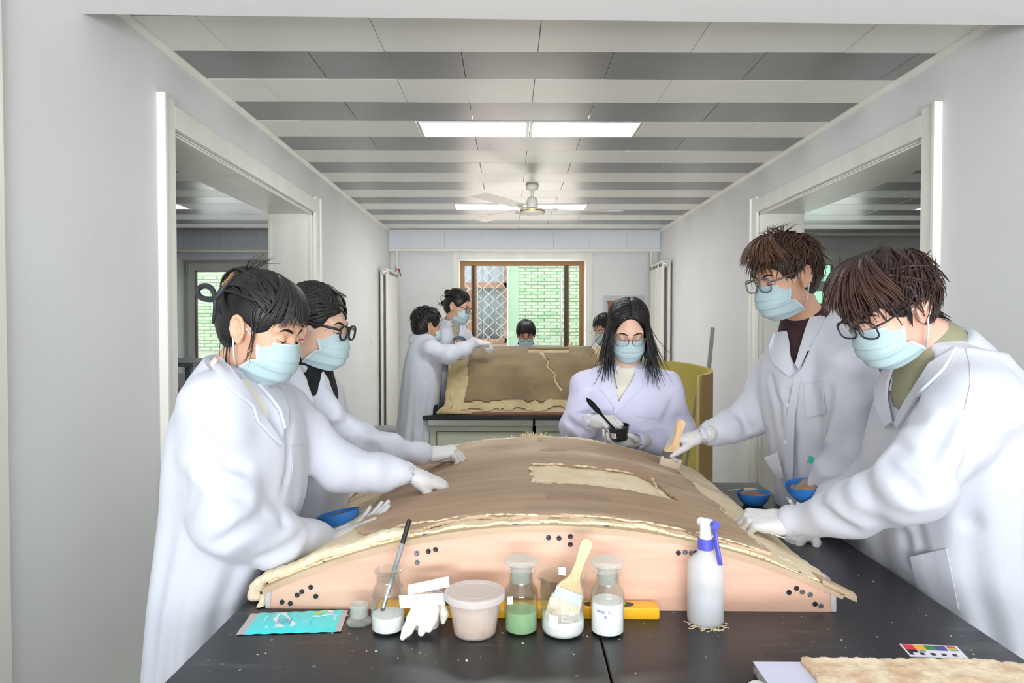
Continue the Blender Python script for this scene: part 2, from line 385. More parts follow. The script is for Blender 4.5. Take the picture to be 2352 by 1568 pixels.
m = MB(); m.bx(5.8, 5.9, YB, 8.5, 0, ZC + .1); struct(m.build('wall_side_right', M_wall))
m = MB(); m.bx(-5.5, XL - .3, YB - .3, YB, 0, ZC + .1); m.bx(XR + .3, 5.9, YB - .3, YB, 0, ZC + .1)
m.bx(XL - .3, -1.15, YB - .3, YB, 0, ZC + .1); m.bx(1.55, XR + .3, YB - .3, YB, 0, ZC + .1); m.bx(-1.15, 1.55, YB - .3, YB, 0, .65); m.bx(-1.15, 1.55, YB - .3, YB, 2.45, ZC + .1)
struct(m.build('wall_front', M_wall))
m = MB(); m.bx(-5.5, 5.9, YB - .3, 8.5, ZC + .03, ZC + .13); ceil = struct(m.build('ceiling', M_plaster))
# lower plaster ceiling over the near end of the room; its edge runs a little askew
m = MB(); z0, z1 = 2.402, ZC + .05
m.prism([(XL, YB, z0), (XR, YB, z0), (XR, 2.215, z0), (XL, 2.155, z0)], (0, 0, z1 - z0)); o = m.build('trim_1', M_plaster); o['label'] = 'lowered white plaster ceiling over the near end'; struct(o)
# ---------------------------------------------------------------- ceiling tiles
def tile_mesh(w, d, m_, nm):
    b = MB(); b.box((0, 0, 0.006), (w - .002, d - .002, .012), None, .0018); me = b.mesh(nm); me.materials.append(m_); return me
TM = {}
def tile(x0, x1, y0, y1, dark):
    key = (round(x1 - x0, 3), round(y1 - y0, 3), dark)
    if key not in TM: TM[key] = tile_mesh(x1 - x0, y1 - y0, M_td if dark else M_tl, 'ceiling_tile')
    o = link_mesh('ceiling_tile', TM[key]); o.parent = ceil
    o.location = ((x0 + x1) / 2, (y0 + y1) / 2, ZC + rnd.uniform(-.0006, .0006)); o.rotation_euler = (rnd.uniform(-.002, .002), rnd.uniform(-.0015, .0015), 0)
LAMPS = {(4, -.48), (4, .12), (12, -.48), (12, .12)}
LAMPS_L = {(12, -4.08), (12, -3.48)}; LAMPS_R = {(12, 3.72), (12, 4.32)}
def tiles(xa, xb, r0, r1, yend, lamps):
    for i in range(r0, r1):
        y0 = 2.396 + .3 * i; y1 = min(y0 + .3, yend)
        if y1 - y0 < .02: continue
        off = -1.08 if i % 2 == 0 else -.78
        k = math.floor((xa - off) / .6)
        while off + .6 * k < xb - .01:
            a, b = off + .6 * k, off + .6 * k + .6; key = (i, round(a, 2)); k += 1
            a2, b2 = max(a, xa), min(b, xb)
            if b2 - a2 < .02 or key in lamps: continue
            tile(a2, b2, y0, y1, i % 2 == 1)
tiles(XL, XR, -1, 18, 7.62, LAMPS); tiles(-4.4, XL - .3, 6, 18, 7.62, LAMPS_L); tiles(XR + .3, 5.0, 6, 20, 8.2, LAMPS_R)
def ceiling_lamp(x, i, lab, group=None):
    y = 2.396 + .3 * i; t = thing('ceiling_light', lab, 'ceiling light', (x + .3, y + .15, ZC), group)
    m = MB(); w = .017
    for a in ((x + .002, x + .598, y + .002, y + .002 + w), (x + .002, x + .598, y + .298 - w, y + .298), (x + .002, x + .002 + w, y + w, y + .3 - w), (x + .598 - w, x + .598, y + w, y + .3 - w)):
        m.bx(*a, ZC - .004, ZC + .014, .003)
    m.build('frame', M_lampframe, t); m = MB(); m.bx(x + w, x + .6 - w, y + w, y + .3 - w, ZC + .002, ZC + .012); m.build('diffuser', M_lampside if abs(x) > 2 else M_lampglow, t)
ceiling_lamp(-.48, 4, 'flush ceiling light panel of the pair nearer the camera, toward the claw-clip woman')
ceiling_lamp(.12, 4, 'flush ceiling light panel of the pair nearer the camera, toward the two men')
ceiling_lamp(-.48, 12, 'flush ceiling light panel crossed by a fan blade, on the radiator valve side')
ceiling_lamp(.12, 12, 'flush ceiling light panel behind the fan motor, toward the olive board')
ceiling_lamp(-4.08, 12, 'flush ceiling light in the side room behind the claw-clip woman, outer one', 'side room lights')
ceiling_lamp(-3.48, 12, 'flush ceiling light in the side room above the white casement window', 'side room lights')
ceiling_lamp(3.72, 12, 'flush ceiling light in the side room behind the men, nearer the opening jamb', 'side room lights')
ceiling_lamp(4.32, 12, 'flush ceiling light in the side room behind the men, outer one', 'side room lights')
# cove strips where the walls meet the ceiling
for nm, x, s in (('trim_2', XL, 1), ('trim_3', XR, -1)):
    m = MB(); m.prism([(x, 2.1, ZC - .022), (x + s * .006, 2.1, ZC - .022), (x + s * .02, 2.1, ZC - .004), (x + s * .02, 2.1, ZC + .002), (x, 2.1, ZC + .002)], (0, 5.52, 0)); struct(m.build(nm, M_trim))
# ---------------------------------------------------------------- casings and lined jambs of the two openings
def opening(nm, x, s, gap, thick):
    y0, y1 = gap; m = MB(); px = lambda d: x + s * d                     # s: direction into the room
    m.bx(px(0), px(.022), y0 - .10, y0, 0, 2.315, .003); m.bx(px(0), px(.034), y0 - .105, y0 - .085, 0, 2.315, .003)
    m.bx(px(0), px(.022), y1, y1 + .10, 0, 2.315, .003); m.bx(px(0), px(.034), y1 + .085, y1 + .105, 0, 2.315, .003)
    m.bx(px(0), px(.022), y0, y1, OH, OH + .09, .003)
    m.bx(px(-thick), px(.0), y1 - .012, y1 + .001, 0, OH); m.bx(px(-thick), px(0), y0 - .001, y0 + .012, 0, OH); m.bx(px(-thick), px(0), y0, y1, OH - .012, OH + .001)
    m.bx(px(.0), px(-.02), y1 - .02, y1 - .01, 0, OH - .01); m.bx(px(0), px(-.02), y0, y1, OH - .02, OH - .01); m.bx(px(-thick + .015), px(-thick), y1 - .018, y1 - .01, 0, OH - .01)
    struct(m.build(nm, M_trim))
opening('trim_4', XL, 1, OL, .30); opening('trim_5', XR, -1, OR_, .30)
m = MB(); m.bx(XL, XL + .02, 1.66, 1.785, 0, 2.40, .003); struct(m.build('trim_6', M_white))
for nm, x, s, g in (('baseboard_left', XL, 1, OL), ('baseboard_right', XR, -1, OR_)):
    m = MB(); m.bx(x, x + s * .012, YB, g[0] - .106, 0, .1, .002); m.bx(x, x + s * .012, g[1] + .106, YF, 0, .1, .002); struct(m.build(nm, M_trim))
# ---------------------------------------------------------------- bulkhead boxes above the far windows
def bulkhead(nm, x0, x1, ph):
    m = MB(); m.bx(x0, x1, 7.632, YF, 2.282, ZC + .02); o = struct(m.build(nm, M_bulk)); m = MB(); m.bx(x0, x1, 7.612, 7.64, 2.268, 2.296, .004); m.bx(x0, x1, 7.618, 7.64, ZC - .012, ZC, .002)
    m.build('moulding', M_white, o)
    a = x0 + ph
    pts = [x0]
    while a < x1: pts.append(a); a += .405
    pts.append(x1)
    for a, b in zip(pts, pts[1:]):
        if b - a > .02: q = MB(); q.bx(a + .0012, b - .0012, 7.622, 7.633, 2.297, ZC - .013, .0015); q.build('panel', M_bulk, o)
bulkhead('trim_7', XL + .001, XR - .001, .215); bulkhead('trim_8', -4.6, XL - .301, .2)
# ---------------------------------------------------------------- window 1: bronze sliding window in the far wall
m = MB()
for a in ((WX0 - .07, WX0, WZ0 - .05, 2.28), (WX1, WX1 + .07, WZ0 - .05, 2.28)): m.bx(a[0], a[1], YF - .018, YF, a[2], a[3], .003)
m.bx(WX0, WX1, YF - .016, YF, WZ1, 2.28, .003); m.bx(WX0 - .05, WX1 + .05, YF - .06, YF + .28, WZ0 - .03, WZ0, .004)
struct(m.build('trim_9', M_trim))
w1 = struct(MB().bx(WX0 + .045, WX1 - .045, YF + .221, YF + .279, WZ1 - .045, WZ1 - .001).bx(WX0, WX0 + .045, YF + .22, YF + .28, WZ0, WZ1).bx(WX1 - .045, WX1, YF + .22, YF + .28, WZ0, WZ1).bx(WX0 + .045, WX1 - .045, YF + .221, YF + .279, WZ0 + .001, WZ0 + .045).build('window_1', M_bronze))
for x in (-.422, .672):
    MB().bx(x, x + .034, YF + .225, YF + .262, WZ0 + .045, WZ1 - .045, .003).build('sash_stile', M_dark, w1, label='dark sash stile')
    MB().bx(x + .034, x + .058, YF + .235, YF + .272, WZ0 + .045, WZ1 - .045, .003).build('sash_stile', M_bronze, w1)
MB().bx(.628, .650, YF + .24, YF + .26, WZ0 + .045, 2.05, .003).build('sash_edge', M_lampframe, w1); MB().bx(-.36, -.345, YF + .24, YF + .26, WZ0 + .045, 2.07, .003).build('sash_edge', M_lampframe, w1)
for a, b in ((WX0 + .045, -.422), (.73, WX1 - .045)):
    MB().bx(a, b, YF + .248, YF + .252, WZ0 + .045, WZ1 - .045).build('pane', M_pane, w1)
MB().bx(-.345, .628, YF + .256, YF + .26, WZ0 + .045, WZ1 - .045).build('pane', M_pane, w1)
# ---------------------------------------------------------------- window 2: white casement in the side room
fy = YF + .2
w2 = struct(MB().bx(LX0 + .03, LX1 - .03, fy + .001, fy + .069, LZ1 - .03, LZ1 - .001).bx(LX0, LX0 + .03, fy, fy + .07, LZ0, LZ1).bx(LX1 - .03, LX1, fy, fy + .07, LZ0, LZ1).bx(LX0 + .03, LX1 - .03, fy + .001, fy + .069, LZ0 + .001, LZ0 + .03).build('window_2', M_white))
for a, b in ((LX0 + .034, -3.043), (-3.037, LX1 - .034)):
    s_ = MB()
    s_.bx(a, a + .085, fy - .02, fy + .05, LZ0 + .034, LZ1 - .034, .004); s_.bx(b - .085, b, fy - .02, fy + .05, LZ0 + .034, LZ1 - .034, .004)
    s_.bx(a + .085, b - .085, fy - .02, fy + .05, LZ1 - .125, LZ1 - .034, .004); s_.bx(a + .085, b - .085, fy - .02, fy + .05, LZ0 + .034, LZ0 + .12, .004)
    so = s_.build('sash', M_white, w2); MB().bx(a + .085, b - .085, fy + .012, fy + .016, LZ0 + .12, LZ1 - .125).build('pane', M_pane, so)
    g_ = MB(); g_.bx(a + .083, a + .09, fy - .021, fy + .03, LZ0 + .12, LZ1 - .125); g_.bx(b - .09, b - .083, fy - .021, fy + .03, LZ0 + .12, LZ1 - .125); g_.bx(a + .083, b - .083, fy - .021, fy + .03, LZ1 - .13, LZ1 - .123); g_.build('gasket', M_black, so)
m = MB(); m.tube([(LX0 + .03, fy - .03, 2.14), (LX0 + .03, fy - .03, 2.04)], .012, 8); m.build('hinge', M_lampframe, w2)
# ---------------------------------------------------------------- door 1: white glazed door of the other side room
d1 = struct(MB().bx(RX0, RX0 + .05, 8.19, 8.3, 0, RZ1).bx(RX1 - .05, RX1, 8.19, 8.3, 0, RZ1).bx(RX0 + .05, RX1 - .05, 8.191, 8.299, RZ1 - .07, RZ1 - .001).build('door_1', M_white))
lf = MB(); a, b = RX0 + .055, RX1 - .055
lf.bx(a, a + .09, 8.215, 8.265, .01, RZ1 - .075, .004); lf.bx(b - .09, b, 8.215, 8.265, .01, RZ1 - .075, .004); lf.bx(a + .09, b - .09, 8.215, 8.265, RZ1 - .165, RZ1 - .075, .004); lf.bx(a + .09, b - .09, 8.215, 8.265, 1.86, 1.98, .004); lf.bx(a + .09, b - .09, 8.215, 8.265, .01, .95, .004)
lo = lf.build('door_leaf', M_white, d1); MB().bx(a + .09, b - .09, 8.238, 8.243, 1.98, RZ1 - .165).build('pane', M_pane, lo); MB().bx(a + .09, b - .09, 8.238, 8.243, .95, 1.86).build('pane', M_pane, lo)
gk = MB(); gk.bx(b - .096, b - .088, 8.213, 8.25, 1.98, RZ1 - .165); gk.bx(a + .09, b - .09, 8.213, 8.25, RZ1 - .171, RZ1 - .163); gk.build('gasket', M_black, lo)
# ---------------------------------------------------------------- outside: yard, neighbouring facade with green bricks
M_yard = mat('yard', RGB(170, 165, 155), 0.9, col2=RGB(150, 145, 138))
struct(MB().bx(-12, 12, 8.6, 14.5, -.3, -.1).build('ground', M_yard))
M_brick = mat('green_brick', RGB(200, 226, 186), 0.8, col2=RGB(220, 233, 200), nscale=2.2, bump=0.3, bscale=60)
M_brick2 = mat('green_brick_fresh', RGB(172, 216, 164), 0.8, col2=RGB(200, 226, 184), nscale=2.2, bump=0.3, bscale=60)
M_brick3 = mat('cream_brick', RGB(224, 232, 208), 0.8, col2=RGB(206, 226, 190), nscale=2.2, bump=0.3, bscale=60)
M_mort = mat('mortar', RGB(232, 232, 212), 0.9, col2=RGB(206, 214, 186), nscale=9)
M_peach = mat('peach_render', RGB(238, 205, 190), 0.85); M_wood = mat('brown_wood', RGB(214, 164, 134), 0.5, col2=RGB(200, 148, 118), stretch=(1, 1, .2))
M_curt = mat('grey_curtain', RGB(216, 220, 224), 0.7, col2=RGB(190, 196, 202), stretch=(8, 1, .4)); M_gpaint = mat('green_pilaster', RGB(196, 224, 190), 0.7)
bmesh_cache = []
for k in range(4):
    b = MB(); b.box((0, 0, 0), (.232, .05, .054), None, .006); me = b.mesh('brick'); bmesh_cache.append(me)
bmesh_cache[0].materials.append(M_brick); bmesh_cache[1].materials.append(M_brick2); bmesh_cache[2].materials.append(M_brick3); bmesh_cache[3].materials.append(M_brick)
def brick_wall(nm, x0, x1, y, z0, z1, zb, parent_mat):
    o = struct(MB().bx(x0 - .004, x1 + .004, y, y + .3, zb, z1 + .9).build(nm, parent_mat)); r = 0; z = z0; n = 0
    while z < z1:
        x = x0 + .12 - (.12 if r % 2 else 0)
        while x < x1 + .06:
            a, b = max(x - .116, x0), min(x + .116, x1)
            if b - a > .03:
                q = link_mesh('brick', bmesh_cache[rnd.choices([0, 1, 2, 3], [5, 2, 3, 2])[0]]); q.parent = o; q.location = ((a + b) / 2, y - .004 + rnd.uniform(-.005, .005), z + .03 + rnd.uniform(-.003, .003)); q.scale = ((b - a) / .232, 1, rnd.uniform(.94, 1.04)); q.rotation_euler = (0, rnd.uniform(-.012, .012), 0); n += 1
            x += .242
        z += .064; r += 1
    return o
brick_wall('wall_brick_pier', .22, 1.62, 13.0, 0.88, 2.66, -.1, M_mort)
brick_wall('wall_brick_side', -6.1, -4.75, 13.0, 0.98, 2.60, -.1, M_mort)
struct(MB().bx(.02, .216, 12.96, 13.3, -.1, 3.6).build('trim_10', M_gpaint)); struct(MB().bx(-.01, .022, 12.9, 13.0, -.1, 3.6).build('trim_11', M_white))
struct(MB().bx(-4.74, -1.35, 13.0, 13.3, -.1, 3.6).bx(-1.35, -.01, 13.25, 13.4, -.1, 1.12).bx(-1.35, -.01, 13.25, 13.4, 2.9, 3.6).build('wall_neighbour', M_peach))
struct(MB().bx(1.624, 9, 13.0, 13.3, -.1, 3.6).build('wall_neighbour_green', mat('green_stucco', RGB(150, 214, 172), .9, col2=RGB(176, 228, 192), nscale=30, bump=.5, bscale=40)))
w3 = struct(MB().bx(-1.35, -1.28, 13.2, 13.3, 1.12, 2.9).bx(-.06, -.01, 13.2, 13.3, 1.12, 2.9).bx(-1.35, -.01, 13.2, 13.3, 2.17, 2.28).bx(-.78, -.68, 13.2, 13.3, 1.12, 2.17).bx(-1.35, -.01, 13.2, 13.3, 1.12, 1.2).build('window_3', M_wood))
MB().bx(-1.28, -.06, 13.26, 13.265, 1.2, 2.17).build('pane', M_pane, w3)
cv = MB(); xs = np.linspace(-1.28, -.06, 60); pts = np.array([[(x, 13.36 + .02 * math.sin(x * 38) + .01 * math.sin(x * 91), z) for z in (1.15, 2.9)] for x in xs]); cv.slab(pts, np.broadcast_to(A(0, 1, 0), pts.shape), .004); cv.build('curtain', M_curt, w3, True)
MB().bx(-1.28, -.06, 13.38, 13.4, 1.1, 2.9).build('backing', M_curt, w3)
gr = thing('window_grille', 'white wire lattice grille over the brown framed neighbouring window', 'grille', (-.6, 13.1, 1.1))
k = 0
for i in range(6):
    x = -1.30 + .236 * i
    for s in (1, -1):
        zs = np.arange(1.15, 2.86, .0265); m = MB(); m.tube([(x + s * .120 * (2 / math.pi) * math.asin(.97 * math.sin(math.pi * z / .205)), 13.08 + .006 * s, z) for z in zs], .0075, 4); m.build('wire', M_white, gr)
# ---------------------------------------------------------------- radiators, pipes
def radiator(x0, x1, y0, y1, zt, lab, side):
    t = thing('radiator', lab, 'radiator', ((x0 + x1) / 2, (y0 + y1) / 2, .12))
    n = max(4, int(round((y1 - y0) / .075))); dy = (y1 - y0) / n
    for i in range(n):
        m = MB(); c = y0 + dy * (i + .5)
        m.bx(x0, x0 + .03, c - dy * .46, c + dy * .46, .14, zt - .02, .008); m.bx(x1 - .03, x1, c - dy * .46, c + dy * .46, .14, zt - .02, .008); m.bx(x0, x1, c - dy * .42, c + dy * .42, zt - .07, zt, .01); m.bx(x0, x1, c - dy * .42, c + dy * .42, .12, .19, .01)
        m.build('column', M_white, t, auto=40)
    m = MB(); m.lathe([(.026, 0), (.026, .012), (.018, .018), (.0, .018)], ((x0 + x1) / 2, y0, zt - .04), 16, axes_from((0, -1, 0))); m.build('plug', M_lampframe, t)
    m = MB(); xm = (x0 + x1) / 2 + side * .03; yy = y1 + .03
    m.tube([(xm, yy, 2.28), (xm, yy, zt + .02), (xm, yy - .06, zt - .03)], .014, 8); m.build('pipe', M_white, t, auto=50)
    m = MB(); m.tube([(xm, yy, 2.1), (xm, yy, 2.04)], .022, 8); m.build('valve', M_steel, t); m = MB(); m.tube([(xm, yy - .02, 2.07), (xm + .03, yy - .03, 2.06), (xm + .045, yy - .03, 1.99)], .007, 6); m.build('valve_handle', M_red, t)
radiator(XL + .02, XL + .105, 7.0, 7.6, 2.03, 'tall white radiator beside the stool and the back-turned man', 1)
radiator(XR - .115, XR - .02, 7.05, 7.62, 2.115, 'tall white radiator beside the olive curved board', -1)
# ---------------------------------------------------------------- ceiling fan
FX, FY = (1222 - 1165) / FPX * 5.216, 5.216
fan = thing('ceiling_fan', 'white three-blade ceiling fan with gold rim hanging from the tiles', 'fan', (FX, FY, ZC))
m = MB(); m.lathe([(.0, 0), (.05, 0), (.045, -.03), (.012, -.045), (.0, -.045)], (FX, FY, ZC), 20); m.build('canopy', M_white, fan, True)
m = MB(); m.tube([(FX, FY, ZC - .02), (FX, FY, ZC - .12)], .0115, 10); m.build('downrod', M_white, fan, True)
m = MB(); m.lathe([(.012, -.085), (.03, -.095), (.042, -.115), (.045, -.165), (.044, -.17), (0, -.17)], (FX, FY, ZC), 20); m.build('motor_cover', M_white, fan, auto=40)
m = MB(); m.lathe([(.02, -.168), (.02, -.178), (.085, -.182), (.098, -.192), (.098, -.215), (.085, -.228), (.04, -.236), (0, -.237)], (FX, FY, ZC), 28); m.build('motor', M_white, fan, auto=35)
m = MB(); m.lathe([(.0975, -.196), (.1, -.196), (.1, -.206), (.0975, -.206)], (FX, FY, ZC), 28, cap=False); m.build('rim', mat('gold', RGB(205, 175, 80), .3, metal=.9), fan, auto=35)
for g in (math.radians(8), math.radians(128), math.radians(236)):
    d = A(math.cos(g), math.sin(g), 0); s_ = A(-d[1], d[0], 0); c0 = A(FX, FY, ZC - .185)
    m = MB(); q = [c0 + d * .16 - s_ * .055, c0 + d * .70 - s_ * .07, c0 + d * .70 + s_ * .07 + A(0, 0, .012), c0 + d * .16 + s_ * .055 + A(0, 0, .01)]; m.prism(q, (0, 0, -.003))
    bl = m.build('blade', M_white, fan); m = MB(); m.tube([c0 + d * .08 + A(0, 0, -.005), c0 + d * .2 + A(0, 0, .002)], .014, 6, flat=.3); m.build('blade_arm', M_white, bl)
# ---------------------------------------------------------------- socket and picture
m = MB(); m.bx(XL, XL + .009, 6.55, 6.635, 1.24, 1.33, .003); so = tag(m.build('wall_socket', M_white), 'small white wall socket beside the left radiator', 'socket'); so['label'] = 'small white wall socket between the opening and the tall radiator'
for y in (6.575, 6.607): MB().bx(XL + .0085, XL + .0095, y, y + .004, 1.27, 1.30).build('slot', M_black, so)
pc = thing('notice_sheet', 'pale lilac sheet with a framed picture, pinned on the far wall behind the loose-haired woman', 'notice', (1.32, YF - .01, 1.5))
m = MB(); m.bx(1.095, 1.565, YF - .004, YF - .0005, 1.38, 1.785); m.build('sheet', mat('lilac_sheet', RGB(205, 203, 212), .6), pc)
m = MB(); m.bx(1.14, 1.545, YF - .02, YF - .004, 1.695, 1.725, .002); m.bx(1.15, 1.175, YF - .016, YF - .004, 1.42, 1.70); m.bx(1.51, 1.535, YF - .016, YF - .004, 1.42, 1.70); m.bx(1.15, 1.535, YF - .016, YF - .004, 1.40, 1.425); m.build('picture_frame', mat('frame_wood', RGB(150, 100, 62), .5), pc)
m = MB(); m.bx(1.175, 1.51, YF - .008, YF - .004, 1.42, 1.70); m.build('picture', mat('print_brown', RGB(120, 110, 92), .6, col2=RGB(190, 182, 165), nscale=14), pc)
# ================================================================ lab benches
TAX = np.array([TU, TV, A(0, 0, 1)])
M_top = mat('bench_top', RGB(33, 33, 36), 0.30, col2=RGB(50, 50, 52), nscale=3, nmin=.4, nmax=.75, rough2=.42, bump=0.015, bscale=25)
def dust_top():
    nt = M_top.node_tree; N, L = nt.nodes, nt.links; b = N['Principled BSDF']; src = b.inputs['Base Color'].links[0].from_socket
    tc = N.new('ShaderNodeTexCoord'); prev = src
    for sc, lo, hi, st in ((55, .70, .78, (1, 1, 1)), (9, .60, .80, (.5, 3, 1)), (150, .74, .78, (1, 1, 1))):
        mp = N.new('ShaderNodeMapping'); mp.inputs['Scale'].default_value = st; mp.inputs['Rotation'].default_value = (0, 0, .5); L.new(tc.outputs['Object'], mp.inputs[0])
        n = N.new('ShaderNodeTexNoise'); n.inputs['Scale'].default_value = sc; n.inputs['Detail'].default_value = 3; L.new(mp.outputs[0], n.inputs[0])
        r = N.new('ShaderNodeMapRange'); r.inputs[1].default_value = lo; r.inputs[2].default_value = hi; r.inputs[4].default_value = .55 if sc != 9 else .12; L.new(n.outputs[0], r.inputs[0])
        mx = N.new('ShaderNodeMix'); mx.data_type = 'RGBA'; mx.inputs[7].default_value = (*RGB(205, 200, 190), 1); L.new(r.outputs[0], mx.inputs[0]); L.new(prev, mx.inputs[6]); prev = mx.outputs[2]
    L.new(prev, b.inputs['Base Color'])
dust_top()
M_cab = mat('sage_cabinet', RGB(196, 199, 180), 0.45); M_apron = mat('brushed_apron', RGB(196, 196, 192), .25, metal=.9, bump=.02, bscale=80, bstretch=(1, 30, 30))
def tbox(m, u0, u1, v0, v1, w0, w1, bev=0.0): return m.box(T((u0 + u1) / 2, (v0 + v1) / 2, (w0 + w1) / 2), (u1 - u0, v1 - v0, w1 - w0), TAX, bev)
def cabinet(u0, u1, v0, v1, lab, side, front=True):
    c = T((u0 + u1) / 2, (v0 + v1) / 2); t = thing('bench_cabinet', lab, 'cabinet', c)
    m = MB(); tbox(m, u0 + .01, u1 - .01, v0 + .05, v1 - .01, .08, TOP - .07, .003); tbox(m, u0 + .03, u1 - .03, v0 + .08, v1 - .04, 0, .08); m.build('carcass', M_cab, t)
    m = MB(); tbox(m, u0 + .002, u1 - .002, v0 + .012, v0 + .05, TOP - .07, TOP - .027, .004); m.build('apron', M_apron, t)
    if front:
        m = MB(); tbox(m, u0 + .06, u1 - .06, v0 + .044, v0 + .052, .16, TOP - .115, .003); m.build('end_panel', M_cab, t)
        m = MB()
        for a in ((u0 + .057, u0 + .06, .16, TOP - .115), (u1 - .06, u1 - .057, .16, TOP - .115), (u0 + .057, u1 - .057, TOP - .115, TOP - .112)): tbox(m, a[0], a[1], v0 + .046, v0 + .051, a[2], a[3])
        m.build('shadow_gap', M_black, t)
    n = max(1, int((v1 - v0) / .6)); us = u0 + .004 if side < 0 else u1 - .012
    for i in range(n):
        a = v0 + .06 + (v1 - v0 - .08) * i / n; b = v0 + .06 + (v1 - v0 - .08) * (i + 1) / n
        m = MB(); tbox(m, us, us + .008, a + .01, b - .01, .1, TOP - .08, .003); d = m.build('door', M_cab, t)
        m = MB(); hv = b - .05; uu = us - .02 if side < 0 else us + .028; m.tube([T(us + .004, hv, .5), T(uu, hv, .5), T(uu, hv, .62), T(us + .004, hv, .62)], .004, 6); m.build('handle', M_steel, d)
def worktop(u0, u1, v0, v1, lab):
    m = MB(); tbox(m, u0, u1, v0, v1, TOP - .027, TOP, .003); return tag(m.build('worktop', M_top), lab, 'worktop')
worktop(-.748, -.0012, .45, 2.602, 'dusty black bench top half under the mask packet, beside the claw-clip woman')
worktop(.0012, .748, .45, 2.602, 'dusty black bench top half carrying the colour card and the spray bottle')
cabinet(-.748, -.001, .45, 2.602, 'sage bench cabinet under the black top beside the claw-clip woman', -1, False); cabinet(.001, .748, .45, 2.602, 'sage bench cabinet under the black top beside the two men', 1, False)
B2U = (-.811, -.068, .675); B2V = (4.53, 5.98)
worktop(B2U[0], B2U[1] - .002, *B2V, 'black bench top at the back, half nearer the back-turned man'); worktop(B2U[1] + .002, B2U[2], *B2V, 'black bench top at the back, half behind the loose-haired woman')
cabinet(B2U[0] + .03, B2U[1] - .004, *B2V, 'sage cabinet with steel apron under the back bench, next to the back-turned man', -1); cabinet(B2U[1] + .004, B2U[2] - .03, *B2V, 'sage cabinet under the back bench, behind the loose-haired woman', 1)
# ================================================================ curved mould on the front bench
M_ply = mat('peach_plywood', RGB(238, 196, 172), 0.4, col2=RGB(230, 184, 158), nscale=5, stretch=(1, 1, 9), coat=.5, bump=.12, bscale=7)
M_ply2 = mat('raw_board', RGB(206, 180, 150), 0.6, col2=RGB(190, 164, 134), nscale=5, stretch=(1, 1, 6))
M_canvas = mat('cream_canvas', RGB(246, 228, 196), 0.85, col2=RGB(236, 212, 176), nscale=14, bump=.5, bscale=90)
M_clay = mat('brown_clay', RGB(166, 134, 104), 0.7, bump=.25, bscale=50)
def attr_color(m_, nm, bump=None):
    nt = m_.node_tree; a = nt.nodes.new('ShaderNodeVertexColor'); a.layer_name = nm; nt.links.new(a.outputs[0], nt.nodes['Principled BSDF'].inputs['Base Color'])
attr_color(M_clay, 'tint')
AC, V0, V1, AH, AS, ACR = -.093, 1.42, 2.565, .597, .033, .167
AR = (AH ** 2 + (ACR - AS) ** 2) / (2 * (ACR - AS))
def arch(x, v, n):
    """point over the arch: x across from the crown line, v along the bench, n height above the plywood"""
    x = np.asarray(x, float); c = np.sqrt(np.maximum(AR ** 2 - x ** 2, 1e-6)); w = ACR - AR + c
    u = x + n * x / AR; w = w + n * c / AR
    return (T(0, 0, 0)[None, :] + np.multiply.outer(u + AC, TU).reshape(-1, 3) + np.multiply.outer(np.broadcast_to(v, x.shape), TV).reshape(-1, 3) + np.multiply.outer(w + TOP, A(0, 0, 1)).reshape(-1, 3)).reshape(x.shape + (3,))
mould = thing('curved_mould', 'long arched plaster mould with brown clay surface and peach plywood end, on the near bench', 'mould', T(AC, 2.0, TOP))
xs = np.linspace(-AH, AH, 49)
prof = [arch(A(x), V0 + .012, 0)[0] for x in xs]; b0, b1 = T(AC + AH, V0 + .012, TOP), T(AC - AH, V0 + .012, TOP)
m = MB(); m.prism(prof + [b0, b1], TV * (V1 - V0 - .012)); m.build('core', M_ply2, mould)
m = MB(); m.prism([p - TV * .012 for p in prof] + [b0 - TV * .012, b1 - TV * .012], TV * .0118); m.build('plywood_end', M_ply, mould, label='peach plywood end panel under plastic film')
g = np.stack([arch(np.linspace(-AH - .004, AH + .012, 49), v, 0.0) for v in np.linspace(V0 - .004, V1, 3)]); gn = np.stack([arch(np.linspace(-AH - .004, AH + .012, 49), v, 0.012) for v in np.linspace(V0 - .004, V1, 3)]) - g
MB().slab(g, gn / .012, .012).build('curved_board', M_ply2, mould, auto=30)
# plastic film caps at the two lower corners
M_film = mat('film', RGB(226, 232, 238), .12, alpha=.6)
for s, q in ((1, 'b'), (-1, 'a')):
    e = T(AC + s * AH, V0, TOP); m = MB()
    m.prism([e + TV * -.002 + A(0, 0, .001), e + TU * s * .012 + TV * .02 + A(0, 0, .001), e + TU * s * .008 + TV * .02 + A(0, 0, .026), e + TV * -.002 + A(0, 0, .034), e - TU * s * .012 - TV * .003 + A(0, 0, .038), e - TU * s * .010 - TV * .003 + A(0, 0, .002)], TV * .10); m.build('film_fold', M_film, mould)
# crumpled clear film over the plywood end
nu, nw = 70, 16; fx = np.linspace(-AH + .01, AH - .01, nu); pts = np.zeros((nw, nu, 3))
for j, x in enumerate(fx):
    top = ACR - AR + math.sqrt(AR ** 2 - x * x) - .004
    for i in range(nw):
        w = .003 + (top - .003) * i / (nw - 1); q = mnoise.noise((x * 9, w * 14 + x * 5, 3.1)) + .5 * mnoise.noise((x * 30 + w * 22, w * 26 - x * 18, 1.7)); pts[i, j] = T(AC + x, V0 - .003 - .004 * abs(q), TOP + w)
MB().grid(pts).build('plastic_film', thin_glass('clear_film', (.99, .99, .99), .55, 1.45, .12), mould, True)
